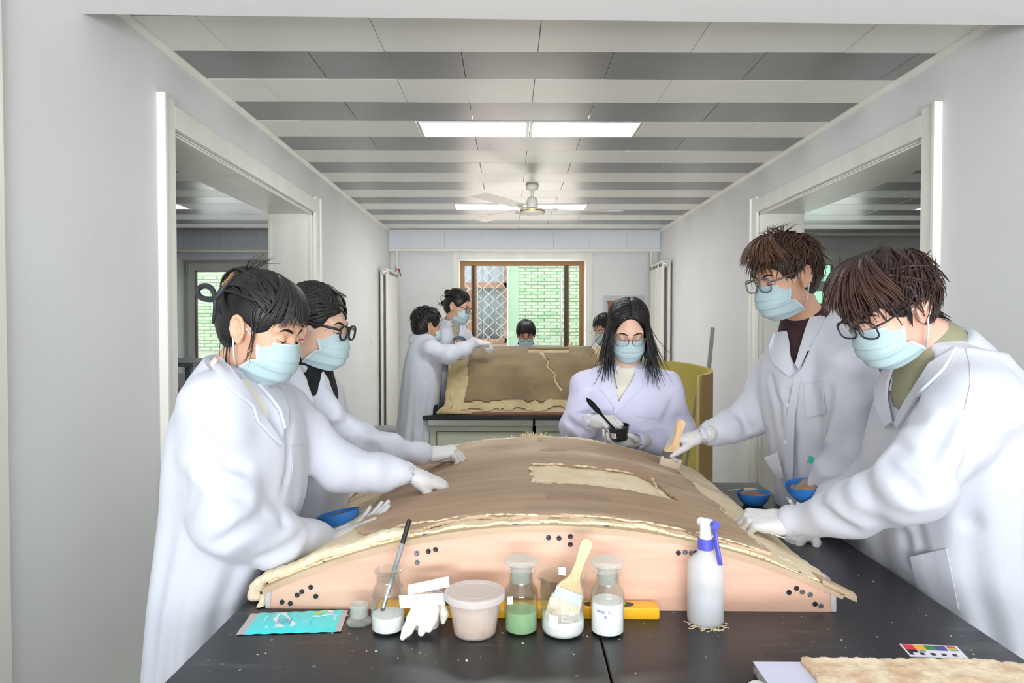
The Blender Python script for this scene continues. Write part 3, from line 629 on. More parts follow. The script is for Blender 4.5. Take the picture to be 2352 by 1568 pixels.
# screws
M_screw = mat('black_screw', RGB(52, 54, 60), .35, metal=.6); M_screw2 = mat('grey_screw', RGB(120, 124, 130), .35, metal=.6)
for px, py in [(683,1366),(693.5,1358),(714,1348),(648,1382),(667,1385),(725.5,1369),(957.5,1270),(984,1265.5),(1000.5,1261.5),(958.5,1291),(1260,1234),(1284,1235.5),(1310,1231.5),(1310,1249.5),(1558,1269),(1573.5,1267.5),(1588,1269.5),(1598,1269),(1812,1360),(1829.5,1350.5),(1842.5,1358.5),(1861,1365),(1872,1386.5),(1885.5,1391)]:
    r_ = ray(px, py); t_ = (V0 - (CAM @ TV) - .0005) / (r_ @ TV); p = CAM + r_ * t_
    m = MB(); ax = axes_from(-TV); m.lathe([(.0052, 0), (.0052, .0015), (.004, .0022), (.0018, .0012), (0, .0012)], p, 14, ax); m.build('screw', M_screw if rnd.random() < .7 else M_screw2, mould, True)
for x in (-.47, -.26, -.07, .12, .33, .52):
    p = arch(A(x), V0 + .012, .0118)[0]; m = MB(); m.lathe([(.006, 0), (.006, .001), (0, .0014)], p, 12, axes_from(A(0, 0, 1))); m.build('screw', M_screw2, mould, True)
# canvas and clay layers: fine grids with ragged borders, both with thickness
NX, NV = 330, 300
gx = np.linspace(-.60, .612, NX); gv = np.linspace(V0 - .004, V1 + .004, NV); GXm, GVm = np.meshgrid(gx, gv, indexing='ij')
def fbm(x, y, z=0.0, o=4, s=1.0):
    out = np.zeros_like(x); a = 1.0; r0 = np.random.default_rng(int(z * 977) + 5)
    for k in range(o):
        for _ in range(4):
            th = r0.uniform(0, 6.28); f = s * (2 ** k) * r0.uniform(.7, 1.5); out += a * .35 * np.sin(f * (x * math.cos(th) + y * math.sin(th)) + r0.uniform(0, 6.28) + 1.3 * np.sin(f * .7 * (x * math.sin(th) - y * math.cos(th)) + r0.uniform(0, 6)))
        a *= .55
    return out
rag = fbm(GXm, GVm, 1.0, 5, 22); rag2 = fbm(GXm, GVm, 2.0, 5, 30)
def layer(name, mask, n0, th, hn, m_, tint=None):
    top = arch(GXm.ravel(), GVm.ravel(), (n0 + th + hn).ravel()).reshape(NX, NV, 3); bot = arch(GXm.ravel(), GVm.ravel(), np.full(GXm.size, n0)).reshape(NX, NV, 3)
    cell = mask[:-1, :-1] & mask[1:, :-1] & mask[:-1, 1:] & mask[1:, 1:]; I, J = np.nonzero(cell); idx = lambda i, j: i * NV + j; K = NX * NV
    q = [np.stack([idx(I, J), idx(I + 1, J), idx(I + 1, J + 1), idx(I, J + 1)], 1)]
    pad = np.zeros((NX + 1, NV + 1), bool); pad[1:-1, 1:-1] = cell
    for di, dj, a, b in ((-1, 0, (0, 1), (0, 0)), (1, 0, (1, 0), (1, 1)), (0, -1, (0, 0), (1, 0)), (0, 1, (1, 1), (0, 1))):
        e = cell & ~pad[1 + di:NX + di, 1 + dj:NV + dj]; i, j = np.nonzero(e)
        p0, p1 = idx(i + a[0], j + a[1]), idx(i + b[0], j + b[1]); q.append(np.stack([p0, p1, p1 + K, p0 + K], 1))
    Q = np.concatenate(q); V = np.concatenate([top.reshape(-1, 3), bot.reshape(-1, 3)]); u = np.unique(Q); mp = np.zeros(2 * K, int); mp[u] = np.arange(len(u))
    o = np_mesh(name, V[u], mp[Q], m_, mould); o.data.set_sharp_from_angle(angle=math.radians(50))
    if tint is not None:
        c = np.concatenate([tint.reshape(-1, 3)] * 2)[u]; at = o.data.color_attributes.new('tint', 'FLOAT_COLOR', 'POINT'); at.data.foreach_set('color', np.concatenate([c, np.ones((len(c), 1))], 1).astype(np.float32).ravel())
    return o
cm = (GXm > -.592 + .006 * rag) & (GXm < .60 + .004 * rag) & (GVm > V0 + .012 + .008 * rag2) & (GVm < V1 - .004 + .006 * rag)
layer('canvas_layer', cm, .012, .005, .0025 * rag2 * (np.abs(GXm) < 2), M_canvas)
front = V0 + .034 + .010 * rag + np.where(GXm < -.3, (GXm + .3) ** 2 * 7.0, 0) + np.where(GXm > .36, (GXm - .36) ** 2 * .6, 0)
inside = (GVm > front) & (GVm < V1 - .075 + .010 * rag2) & (GXm > -.452 + .010 * rag) & (GXm < .468 + .010 * rag2)
hole = (GXm > -.028 + .006 * rag) & (GXm < .312 + .05 * (1.88 - GVm) / .13 + .008 * rag) & (GVm > 1.755 + .006 * rag2) & (GVm < 2.0 + .005 * rag)
lo = fbm(GXm, GVm * 2.2, 3.0, 4, 7); st = fbm(GXm * .6, GVm * 6, 4.0, 4, 16)
a_, b_, c_, d_ = np.array(RGB(174, 144, 114)), np.array(RGB(157, 130, 102)), np.array(RGB(214, 187, 156)), np.array(RGB(190, 159, 128))
def mixc(c, d, t): t = np.clip(t, 0, 1)[..., None]; return c * (1 - t) + d * t
tint = mixc(np.broadcast_to(a_, GXm.shape + (3,)), b_, .5 + .5 * lo); tint = mixc(tint, d_, .2 + .25 * st)
pale = np.clip((GVm - 2.08) / .12, 0, 1) * (.35 + .5 * lo) + np.clip((GXm - .25) / .2, 0, 1) * (.30 + .45 * lo) * (GVm < 2.2) + np.clip((front + .05 - GVm) / .05, 0, 1) * .5 + np.clip((-.36 - GXm) / .09, 0, 1) * .5
tint = mixc(tint, c_, pale); tint = mixc(tint, np.array(RGB(140, 114, 90)), np.clip((fbm(GXm, GVm * 1.6, 6.0, 4, 18) - .75) * 1.3, 0, .6) * (GXm > .0))
layer('clay_layer', inside & ~hole, .0168, .0065, .0012 * rag + .0015 * lo, M_clay, tint)
# folded canvas hanging over the near corner, splinter of board at the other corner, frayed tufts
M_cloth = mat('canvas_cloth', RGB(248, 234, 204), .9, col2=RGB(236, 216, 182), nscale=20, bump=.6, bscale=120)
F = Field.box(T(AC - .66, V0 - .05, TOP) - A(.02, .02, 0), T(AC - .2, V0 + .2, TOP + .2) + A(.02, .02, 0), .004)
for off, r_ in ((.020, .008), (.034, .009)):
    xs = np.linspace(-.615, -.30, 14); pp = [arch(A(x), V0 + off + .02 * max(0, -x - .5), .022 + .003 * math.sin(x * 50))[0] for x in xs]
    for a, b in zip(pp, pp[1:]): F.cone(a, b, r_ * .9, r_ * .9, .012)
e = arch(A(-.612), V0 + .03, .012)[0]
F.chain([e, e + TU * -.016 + A(0, 0, -.004), e + TU * -.020 + A(0, 0, -.022), e + A(.004, -.004, -.026)], [.010, .009, .009, .007], .01)
F.chain([e + A(.01, -.01, -.02), e + A(.006, -.024, -.036), e + A(-.004, -.032, -.045)], [.009, .007, .004], .006)
F.build('canvas_fold', M_cloth, mould, 1)
m = MB(); q = arch(A(.56), V0 - .004, .02)[0]; q2 = arch(A(.612), V0 - .004, .02)[0] + TU * .018 - A(0, 0, .006)
m.prism([q, q2 - TU * .01, q2 + A(0, 0, -.004), q2 + TV * .012, q + TV * .05], (0, 0, -.012)); m.build('board_splinter', M_ply2, mould)
m = MB()
for i in range(70):
    x = rnd.uniform(-.06, .03) if i < 50 else rnd.uniform(-.3, .3); p = arch(A(x), V1 - .02 + rnd.uniform(-.02, .015), .018)[0]; d = A(rnd.uniform(-1, 1), rnd.uniform(-.6, .6), rnd.uniform(.3, 1.2)) * rnd.uniform(.006, .016)
    m.tube([p, p + d * .6 + A(0, 0, .003), p + d + A(rnd.uniform(-.004, .004), 0, 0)], [.0016, .0013, .0006], 4)
m.build('frayed_fibres', M_canvas, mould)['kind'] = 'stuff'
# torn cream lips around the opened patch and along the front border
m = MB()
def lip(pa, pb, n, r0):
    a, b = np.asarray(pa), np.asarray(pb); q = [a + (b - a) * i / n + nr.normal(0, .004, 2) for i in range(n + 1)]
    for i in range(n):
        if rnd.random() < .78:
            c = [arch(A(q[i][0] + (q[i + 1][0] - q[i][0]) * t), q[i][1] + (q[i + 1][1] - q[i][1]) * t, .0235 + .002 * math.sin(9 * t))[0] for t in (0, .35, .7, 1.05)]
            m.tube(c, [r0 * .4, r0 * rnd.uniform(.7, 1.3), r0 * rnd.uniform(.6, 1.2), r0 * .3], 6, flat=.5, nrm=A(0, 0, 1))
lip((-.03, 2.003), (.31, 1.99), 14, .006); lip((-.03, 1.755), (.30, 1.752), 12, .004); lip((-.03, 1.76), (-.03, 2.0), 8, .006); lip((.30, 1.76), (.315, 1.99), 7, .004); lip((-.33, 1.50), (0, 1.457), 14, .006); lip((0, 1.455), (.45, 1.46), 16, .004); lip((.468, 1.5), (.462, 2.3), 22, .003)
m.build('torn_edges', M_canvas, mould, True)['kind'] = 'stuff'
# ================================================================ second mould on the back bench
prof2 = np.array([(4.60, .012), (4.635, .075), (4.68, .15), (4.75, .235), (4.84, .31), (4.96, .372), (5.10, .41), (5.26, .425), (5.42, .41), (5.56, .37), (5.68, .30), (5.78, .2), (5.84, .1), (5.87, .012)])
sp = np.concatenate([[0], np.cumsum(np.linalg.norm(np.diff(prof2, axis=0), axis=1))]); sp /= sp[-1]
def m2(u, s, n=0.0):
    u = np.asarray(u, float); s = np.asarray(s, float); v = np.interp(s, sp, prof2[:, 0]); w = np.interp(s, sp, prof2[:, 1]); e = .02
    dv = np.interp(s + e, sp, prof2[:, 0]) - np.interp(s - e, sp, prof2[:, 0]); dw = np.interp(s + e, sp, prof2[:, 1]) - np.interp(s - e, sp, prof2[:, 1]); l = np.hypot(dv, dw) + 1e-9
    v = v - n * dw / l; w = w + n * dv / l
    return T(0, 0, TOP) + u[..., None] * TU + v[..., None] * TV + w[..., None] * A(0, 0, 1)
mould2 = thing('curved_mould', 'upright rounded clay mould with cracked brown face, on the back bench', 'mould', T(.1, 5.2, TOP))
U0, U1 = -.655, .455
poly = [T(U0 + .03, v, TOP + w) for v, w in prof2]; m = MB(); m.prism(poly, TU * (U1 - U0 - .06)); m.build('core', M_ply2, mould2)
uu, ss = np.meshgrid(np.linspace(U0, U1, 150), np.linspace(.0, 1, 170), indexing='ij'); r3 = fbm(uu, ss, 8.0, 5, 24); r4 = fbm(uu, ss, 9.0, 4, 9)
M_clay2 = mat('dark_clay', RGB(150, 127, 94), .75, col2=RGB(126, 105, 77), nscale=5, bump=.2, bscale=40); M_canv2 = mat('canvas_old', RGB(214, 194, 152), .9, col2=RGB(192, 168, 126), nscale=9, bump=.5, bscale=60)
_nx, _nv = NX, NV
def layer2(name, mask, n0, n1, m_):
    nx, nv = uu.shape; top = m2(uu, ss, n1); bot = m2(uu, ss, np.full(uu.shape, n0)); cell = mask[:-1, :-1] & mask[1:, :-1] & mask[:-1, 1:] & mask[1:, 1:]; I, J = np.nonzero(cell); idx = lambda i, j: i * nv + j; K = nx * nv
    q = [np.stack([idx(I, J), idx(I, J + 1), idx(I + 1, J + 1), idx(I + 1, J)], 1)[:, ::-1]]; pad = np.zeros((nx + 1, nv + 1), bool); pad[1:-1, 1:-1] = cell
    for di, dj, a, b in ((-1, 0, (0, 1), (0, 0)), (1, 0, (1, 0), (1, 1)), (0, -1, (0, 0), (1, 0)), (0, 1, (1, 1), (0, 1))):
        i, j = np.nonzero(cell & ~pad[1 + di:nx + di, 1 + dj:nv + dj]); p0, p1 = idx(i + a[0], j + a[1]), idx(i + b[0], j + b[1]); q.append(np.stack([p0, p1, p1 + K, p0 + K], 1))
    Q = np.concatenate(q); V = np.concatenate([top.reshape(-1, 3), bot.reshape(-1, 3)]); u = np.unique(Q); mp = np.zeros(2 * K, int); mp[u] = np.arange(len(u)); o = np_mesh(name, V[u], mp[Q], m_, mould2); o.data.set_sharp_from_angle(angle=math.radians(50))
layer2('canvas_layer', (uu > U0 + .004 * r3) & (uu < U1 - .02 + .02 * r3) & (ss > .012 + .010 * r3), .002, .009 + .003 * r3, M_canv2)
crack = np.abs(uu - (-.02 + .36 * (.42 - ss) + .012 * fbm(ss, uu * 0, 12.0, 5, 40))) < .0035 + .013 * np.clip(r3 - .15, 0, 1)
crack &= (ss > .10) & (ss < .42)
layer2('clay_layer', (uu > -.535 + .010 * r3) & (uu < .39 + .015 * r3) & (ss > .052 + .008 * r3) & (ss < .93) & ~crack & ~((uu > -.10) & (uu < .20) & (ss > .36) & (ss < .43)), .009, .018 + .002 * r4, M_clay2)
m = MB(); tbox(m, U0 + .10, U1, 4.585, 4.605, TOP, TOP + .018, .002); m.build('base_batten', mat('batten', RGB(150, 112, 84), .5), mould2)
F = Field.box(T(U0 - .12, 4.5, TOP - .01), T(U0 + .16, 5.1, TOP + .40), .008)
F.chain([m2(A(U0 + .0), A(s), .008) for s in (.01, .08, .16, .24, .32)], [.022, .018, .016, .016, .014], .02); F.chain([m2(A(U0 + .02), A(.03), .0), T(U0 - .03, 4.60, TOP + .022), T(U0 - .065, 4.585, TOP + .012)], [.022, .022, .011], .02); F.chain([T(U0 - .02, 4.585, TOP + .015), T(U0 + .08, 4.585, TOP + .014), T(U0 + .2, 4.59, TOP + .01)], [.014, .012, .008], .01)
F.build('canvas_fold', M_canv2, mould2, 1)
F = Field.box(T(U1 - .16, 4.75, TOP + .1), T(U1 + .1, 5.4, TOP + .5), .008)
F.chain([m2(A(U1 - .02), A(s), .012) for s in (.18, .26, .34, .42, .5)], [.012, .018, .022, .02, .018], .02); F.chain([m2(A(U1 - .06), A(s), .014) for s in (.26, .36, .45)], [.008, .014, .014], .02)
F.build('canvas_fold', M_canv2, mould2, 1)
# ================================================================ things along the near bench
def base(px, py): return G(px, py, TOP)
def bottle(px, py, lab, liquid, lvl, stopper, lname):
    c = base(px, py); t = thing('reagent_bottle', lab, 'bottle', c)
    out = [(.0, .0), (.030, .0), (.033, .003), (.033, .076), (.031, .085), (.0245, .094), (.0232, .100), (.0232, .113), (.0285, .117), (.0285, .1215), (.0262, .1225)]
    inn = [(.0205, .1215), (.0205, .1), (.022, .094), (.0285, .084), (.0305, .076), (.0305, .006), (.028, .0035), (0, .0035)]
    m = MB(); m.lathe(out + inn, c, 40, cap=False); m.build('glass_body', M_glass, t, auto=40)
    m = MB(); m.lathe([(0, .0040), (.0275, .0040), (.0308, .0065), (.0308, lvl), (.0285, lvl + .0005), (0, lvl + .0003)], c, 40, cap=False); m.build(lname, liquid, t, auto=40)
    if stopper: m = MB(); m.lathe([(0, .097), (.0185, .097), (.0198, .1225), (.0215, .128), (.030, .131), (.0335, .135), (.0335, .139), (.028, .1435), (.018, .1425), (0, .1415)], c, 36, cap=False); m.build('stopper', M_frost, t, auto=40)
    return t, c
M_frost = mat('ground_glass', RGB(222, 232, 226), .1, alpha=.3)
M_milk = mat('white_liquid', RGB(250, 250, 248), .3, sss=.3); M_green = mat('green_liquid', RGB(206, 252, 192), .1, alpha=.42)
b1t, b1c = bottle(892, 1447, 'open glass bottle holding white liquid and a grey-handled brush', M_milk, .034, False, 'liquid')
bottle(1197, 1448, 'stoppered glass bottle with pale green liquid', M_green, .044, True, 'liquid')
b3t, b3c = bottle(1395, 1452, 'stoppered glass bottle two thirds full of white liquid with blue handwriting', M_milk, .064, True, 'liquid')
def on_cyl(c, r, ang, h): return c + A(math.cos(ang) * r, math.sin(ang) * r, h)
def cyl_text(o_name, body, size, c, r, a0, h, m_, par):
    v, f = text_mesh(body, size, .0001); mb = MB(); mb.add([on_cyl(c, r + .0003 + q[2], a0 + q[0] / r, h + q[1]) for q in v], f); return mb.build(o_name, m_, par)
M_ink = mat('blue_ink', RGB(90, 110, 200), .5); M_prt = mat('white_print', RGB(250, 250, 250), .5)
cyl_text('handwriting', 'WAC 33', .008, b3c, .0331, -math.pi / 2 - .35, .052, M_ink, b3t); cyl_text('handwriting', '-B', .008, b3c, .0331, -math.pi / 2 - .3, .043, M_ink, b3t)
def cyl_patch(c, r, a0, a1, h0, h1, m_, nm, par, skew=0):
    pts = np.array([[on_cyl(c, r, a, h + skew * (a - a0)) for h in (h0, h1)] for a in np.linspace(a0, a1, 8)]); nn = np.array([[A(math.cos(a), math.sin(a), 0)] * 2 for a in np.linspace(a0, a1, 8)]); return MB().slab(pts, nn, .0003).build(nm, m_, par)
bot2c = base(1197, 1448); cyl_patch(bot2c, .0331, -math.pi / 2 - .95, -math.pi / 2 - .50, .060, .075, M_prt, 'label_patch', [o for o in COL.objects if o.name.startswith('reagent_bottle')][1], .01)
# brush standing in the open bottle
def rod(nm, lab, cat, pts, segs, par_loc):
    t = thing(nm, lab, cat, par_loc)
    for nm2, a, b, ra, rb, m_ in segs:
        p = [pts[0] + (pts[1] - pts[0]) * s for s in np.linspace(a, b, 6)]; m = MB(); m.tube(p, list(np.linspace(ra, rb, 6)), 10); m.build(nm2, m_, t, auto=50)
    return t
lo_ = b1c + A(-.020, .004, .012); hi_ = P(941, 1192, 1.40)
rod('round_brush', 'thin paint brush with black-tipped grey handle leaning in the open bottle', 'brush', (lo_, hi_), (('bristles', 0, .14, .001, .0042, mat('dark_bristle', RGB(90, 92, 96), .8)), ('ferrule', .14, .36, .0045, .0046, M_steel), ('handle', .36, .76, .0046, .0050, mat('grey_handle', RGB(150, 152, 154), .35)), ('handle_tip', .76, 1.0, .0051, .0048, M_black)), lo_)
# glass stopper lying upside down
c = base(825, 1432); m = MB(); m.lathe([(0, 0), (.018, 0), (.0245, .003), (.0250, .007), (.021, .010), (.0175, .013), (.0185, .018), (.0175, .040), (.0155, .041), (.0145, .038), (.0150, .016), (0, .015)], c, 36, cap=False)
tag(m.build('glass_stopper', M_frost, None, auto=40), 'loose glass stopper standing upside down beside the mask packet', 'stopper')
# beaker with flat brush
c = base(1293, 1452); bk = thing('beaker', 'printed glass beaker with white liquid and a wide flat brush', 'beaker', c)
m = MB(); m.lathe([(0, 0), (.036, 0), (.041, .004), (.042, .010), (.042, .105), (.0445, .112), (.0445, .1135), (.0425, .113), (.0403, .105), (.0403, .011), (.0385, .005), (.035, .0025), (0, .0025)], c, 44, cap=False)
for i, v in enumerate(m.v):
    if v[2] > c[2] + .104:
        a = math.atan2(v[1] - c[1], v[0] - c[0]); dd = (a - math.radians(188) + math.pi) % (2 * math.pi) - math.pi; k = math.exp(-(dd / .22) ** 2) * .009 * (v[2] - c[2] - .1) / .0135; m.v[i] = (v[0] + math.cos(a) * k, v[1] + math.sin(a) * k, v[2] - k * .15)
m.build('glass_body', M_glass, bk, auto=40); m = MB(); m.lathe([(0, .003), (.034, .003), (.0386, .006), (.0406, .012), (.0406, .034), (0, .0335)], c, 40, cap=False); m.build('liquid', M_milk, bk, auto=40)
a0 = -math.pi / 2 - .12
for k, h in enumerate((.040, .047, .054, .061, .068, .075, .082)):
    cyl_patch(c, .0422, a0, a0 + (.34 if k % 2 == 0 else .2), h, h + .0009, M_prt, 'graduation', bk)
cyl_patch(c, .0422, a0, a0 + .02, .040, .083, M_prt, 'graduation', bk); cyl_text('print', '500', .0085, c, .0422, a0 + .42, .052, M_prt, bk); cyl_text('print', '250', .007, c, .0422, a0 + .42, .036, M_prt, bk)
cyl_patch(c, .0422, -math.pi / 2 - .78, -math.pi / 2 - .32, .026, .050, M_prt, 'label_patch', bk, -.004)
m = MB()
for s in (-1, 1):
    q = [(s * (.0022 + .0045 * math.sin(t)), .0075 * math.cos(t)) for t in np.linspace(.2, 2.9, 10)]; m.tube([on_cyl(c, .0423, -math.pi / 2 - .52 + x / .042, .076 + y) for x, y in q], [.0008 + .0012 * math.sin(t) for t in np.linspace(.2, 2.9, 10)], 6)
m.build('emblem', M_prt, bk); m = MB(); m.sphere(on_cyl(c, .0423, -math.pi / 2 - .52, .079), .0014, 8); m.build('emblem', M_prt, bk); cyl_text('print', 'GG-17', .0035, c, .0422, -math.pi / 2 - .52, .063, M_prt, bk)
M_ferr = mat('worn_ferrule', RGB(150, 152, 154), .38, metal=.85)
def flat_brush(nm, lab, tip, top, wv, L, hw, fw, m_handle, side, marks=None):
    """wide flat brush: from bristle tip to handle top; wv = width direction"""
    ax = unit(top - tip); wv = unit(wv - ax * np.dot(wv, ax)); nv = np.cross(ax, wv); t = thing(nm, lab, 'brush', tip)
    def plate(prof, th, nm2, m_):                                    # prof: (along, half width)
        m = MB(); pts = np.array([[tip + ax * s + wv * w * k + nv * -th / 2 for k in (-1, -.5, 0, .5, 1)] for s, w in prof]); m.slab(pts, np.broadcast_to(nv, pts.shape), th); return m.build(nm2, m_, t, auto=40)
    m = MB()
    for k in np.linspace(-1, 1, 26):
        for q in (-1, 0, 1):
            r0 = rnd.uniform(-.0015, .0015); m.tube([tip + ax * (rnd.uniform(0, .006)) + wv * (k * fw * 1.0 + r0) + nv * q * .002, tip + ax * (L * .22) + wv * k * fw * 1.06 + nv * q * .004, tip + ax * (L * .32) + wv * k * fw * .98 + nv * q * .004], [.0010, .0026, .0028], 5)
    o = m.build('bristles', mat('cream_bristle', RGB(240, 224, 204), .8), t); o['kind'] = 'stuff'
    plate([(L * .29, fw * 1.02), (L * .41, fw * 1.02)], .014, 'ferrule', M_ferr)
    for q in (.305, .33, .39): 
        m = MB(); m.tube([tip + ax * L * q + wv * -fw * 1.03 + nv * side * .0072, tip + ax * L * q + wv * fw * 1.03 + nv * side * .0072], .0009, 6); m.build('ferrule_bead', M_ferr, t)
    h = plate([(L * .405, fw * .98), (L * .46, fw * .8), (L * .52, fw * .5), (L * .58, fw * .36), (L * .72, fw * .30), (L * .86, fw * .40), (L * .95, fw * .42), (L * .985, fw * .3), (L, fw * .12)], .009, 'handle', m_handle)
    if marks:
        mm = MB()
        for s, ch, sz in marks: text_on(mm, ch, sz, tip + ax * L * s + nv * side * .0047, wv * -side if side < 0 else wv, ax)
        mm.build('lettering', mat('dark_blue_print', RGB(50, 55, 110), .5), t)
    return t
M_hand = mat('pale_wood', RGB(240, 208, 165), .5, col2=RGB(228, 190, 142), nscale=6, stretch=(8, 8, .5))
bt = c + A(-.012, .0, .012); btop = P(1350, 1238, 1.36)
flat_brush('flat_brush', 'wide flat brush with stamped wooden handle standing in the beaker', bt, btop, A(1, .1, 0), float(np.linalg.norm(btop - bt)), .03, .028, M_hand, 1, [(.86, '半', .012), (.755, 'Ⓕ', .016), (.66, '仁', .012), (.60, '工', .008), (.565, '业', .008), (.53, '用', .008)])
# plastic tub with lid
c = base(1091, 1452); tb = thing('plastic_tub', 'lidded clear plastic tub full of tan powder', 'tub', c)
M_pl = mat('clear_plastic', RGB(246, 240, 236), .25, alpha=.30)
m = MB(); m.lathe([(0, 0), (.038, 0), (.0405, .002), (.052, .071), (.0565, .073), (.0565, .078), (.0545, .078), (.0505, .0735), (.039, .004), (0, .0025)], c, 40, cap=False); m.build('tub_body', M_pl, tb, auto=40)
m = MB(); m.lathe([(0, .003), (.0378, .003), (.0395, .005), (.0482, .064), (.03, .067), (0, .066)], c, 40, cap=False)
m.v = [(v[0], v[1], v[2] + (.003 * mnoise.noise((v[0] * 90, v[1] * 90, 0)) if v[2] > c[2] + .06 else 0)) for v in m.v]; m.build('powder', mat('tan_powder', RGB(232, 200, 172), .9, col2=RGB(212, 176, 148), nscale=60, bump=.4, bscale=200), tb, True)
m = MB(); m.lathe([(.0585, .069), (.0598, .071), (.0598, .0795), (.057, .0825), (.048, .081), (.046, .0785), (.033, .0785), (.032, .0795), (.0, .0795)], c, 44, cap=False); m.lathe([(.0, .078), (.032, .0778), (.046, .077), (.058, .0790), (.0585, .069)], c, 44, cap=False); m.build('lid', mat('frosted_lid', RGB(246, 238, 234), .3, alpha=.55), tb, auto=40)
# paper cup with a limp glove and folded lined notes
c = base(978, 1436); cp = tag(MB().lathe([(0, 0), (.026, 0), (.034, .058), (.0352, .0585), (.0352, .061), (.0335, .0605), (.0255, .003), (0, .0025)], c, 32, cap=False).build('paper_cup', mat('cup_white', RGB(226, 228, 232), .5), None, auto=40), 'white paper cup under the crumpled glove and folded notes', 'cup')
M_latex = mat('latex_cream', RGB(250, 246, 232), .45, sss=.15, bump=.35, bscale=60)
F = Field.box(c + A(-.06, -.085, -.002), c + A(.055, .05, .08), .002)
F.ell(c + A(0, -.008, .054), (.036, .034, .010), None, .01); F.chain([c + A(-.008, -.036, .052), c + A(-.018, -.047, .034), c + A(-.028, -.056, .016), c + A(-.036, -.066, .006)], [.014, .012, .0095, .0055], .008)
F.chain([c + A(.008, -.036, .048), c + A(.004, -.046, .028), c + A(-.002, -.054, .010)], [.014, .0115, .007], .004); F.chain([c + A(.02, -.03, .046), c + A(.018, -.040, .03), c + A(.012, -.05, .014)], [.012, .010, .006], .003); F.chain([c + A(.03, -.014, .05), c + A(.038, -.016, .03), c + A(.036, -.02, .016)], [.010, .009, .005], .005); F.chain([c + A(-.03, -.01, .055), c + A(-.015, -.034, .058), c + A(.02, -.03, .06)], [.008, .009, .007], .006)
tag(F.build('limp_glove', M_latex, None, 1), 'crumpled off-white latex glove draped over the paper cup', 'glove')
M_paper = mat('paper', RGB(252, 252, 254), .7)
nt_ = thing('folded_notes', 'folded lined note paper lying on top of the crumpled glove', 'paper', c + A(0, 0, .066))
def sheet(cor, nm, lines, par, th=.0012):
    cor = [np.asarray(q, float) for q in cor]; g = np.array([[cor[0] * (1 - a) * (1 - b) + cor[1] * a * (1 - b) + cor[2] * a * b + cor[3] * (1 - a) * b for b in np.linspace(0, 1, 6)] for a in np.linspace(0, 1, 10)]); n = unit(np.cross(cor[1] - cor[0], cor[3] - cor[0])); n = n if n[2] > 0 or abs(n[2]) < .05 else -n
    MB().slab(g, np.broadcast_to(n, g.shape), -th).build(nm, M_paper, par)
    for k in range(lines):
        a = (k + .7) / lines; p = cor[0] * (1 - a) + cor[1] * a; q = cor[3] * (1 - a) + cor[2] * a; m = MB(); m.tube([p + n * .0003, q + n * .0003], .00022, 4); m.build('ruled_line', mat('ruled_blue', RGB(200, 205, 235), .7), par)
q = [P(916, 1366, 1.33), P(1021, 1362, 1.34), P(1021, 1380, 1.315), P(918, 1389, 1.305)]
sheet(q, 'lower_leaf', 10, nt_); sheet([P(937, 1343, 1.345), P(1030, 1323, 1.355), P(1033, 1347, 1.345), P(938, 1366, 1.335)], 'upper_leaf', 10, nt_)
m = MB(); m.prism([P(917, 1367, 1.329), P(1021, 1363, 1.339), P(1021, 1381, 1.314), P(919, 1390, 1.304)], (0, .002, -.007)); m.build('stack_leaf', M_paper, nt_)
# mask packet
k4 = [base(543, 1459), base(783, 1452), base(800, 1402), base(577, 1411)]
pk = thing('mask_packet', 'turquoise sealed face mask packet lying on the black bench', 'packet', k4[0]); g = np.array([[k4[0] * (1 - a) * (1 - b) + k4[1] * a * (1 - b) + k4[2] * a * b + k4[3] * (1 - a) * b + A(0, 0, .0015 + .004 * math.sin(math.pi * a) ** .5 * math.sin(math.pi * b) ** .5 + .0006 * math.sin(40 * a + 9 * b)) for b in np.linspace(0, 1, 13)] for a in np.linspace(0, 1, 37)])
M_turq = mat('turquoise_foil', RGB(60, 226, 232), .25, col2=RGB(90, 236, 240), nscale=10); M_foil = mat('clear_seal', RGB(196, 190, 192), .25)
def pk_at(a, b): return np.array([np.interp(a, np.linspace(0, 1, 37), [np.interp(b, np.linspace(0, 1, 13), g[i, :, k]) for i in range(37)]) for k in range(3)])
MB().slab(g[3:-2], np.broadcast_to(A(0, 0, 1), g[3:-2].shape), .001).build('pouch', M_turq, pk, auto=60); MB().slab(g[:4], np.broadcast_to(A(0, 0, 1), g[:4].shape), .0008).build('seal', M_foil, pk, label='clear crimped seal end'); MB().slab(g[-3:], np.broadcast_to(A(0, 0, 1), g[-3:].shape), .0008).build('seal', M_foil, pk, label='clear crimped seal end')
def pk_poly(pl, nm, m_, up=.0014):
    pts = [pk_at(a, b) + A(0, 0, up) for a, b in pl]; m = MB(); m.prism(pts, (0, 0, .0004)); return m.build(nm, m_, pk)
M_pw = mat('packet_white', RGB(235, 246, 250), .4); M_py = mat('packet_yellow', RGB(225, 225, 40), .4); M_pg = mat('packet_grey', RGB(170, 185, 205), .5)
pk_poly([(.24, .2), (.52, .22), (.53, .34), (.47, .48), (.40, .75), (.37, .92), (.30, .88)], 'printed_mask', M_pw); pk_poly([(.53, .22), (.66, .24), (.68, .5), (.57, .52), (.52, .40)], 'printed_mask', mat('packet_pale', RGB(110, 232, 236), .3))
for b in (.36, .44, .52):
    for a in (.33, .37, .41, .45): pk_poly([(a, b), (a + .028, b), (a + .03, b + .035), (a + .003, b + .035)], 'printed_line', M_pg, .0018)
pk_poly([(.67, .78), (.72, .78), (.82, 1.0), (.77, 1.0)], 'yellow_flash', M_py)
for pl in ([(.66, .62), (.74, .60), (.80, .66), (.80, .72), (.74, .66), (.68, .68)], [(.79, .68), (.88, .70), (.88, .76), (.79, .76)], [(.80, .80), (.86, .80), (.86, .95), (.80, .93)]): pk_poly(pl, 'printed_ribbon', M_pw)
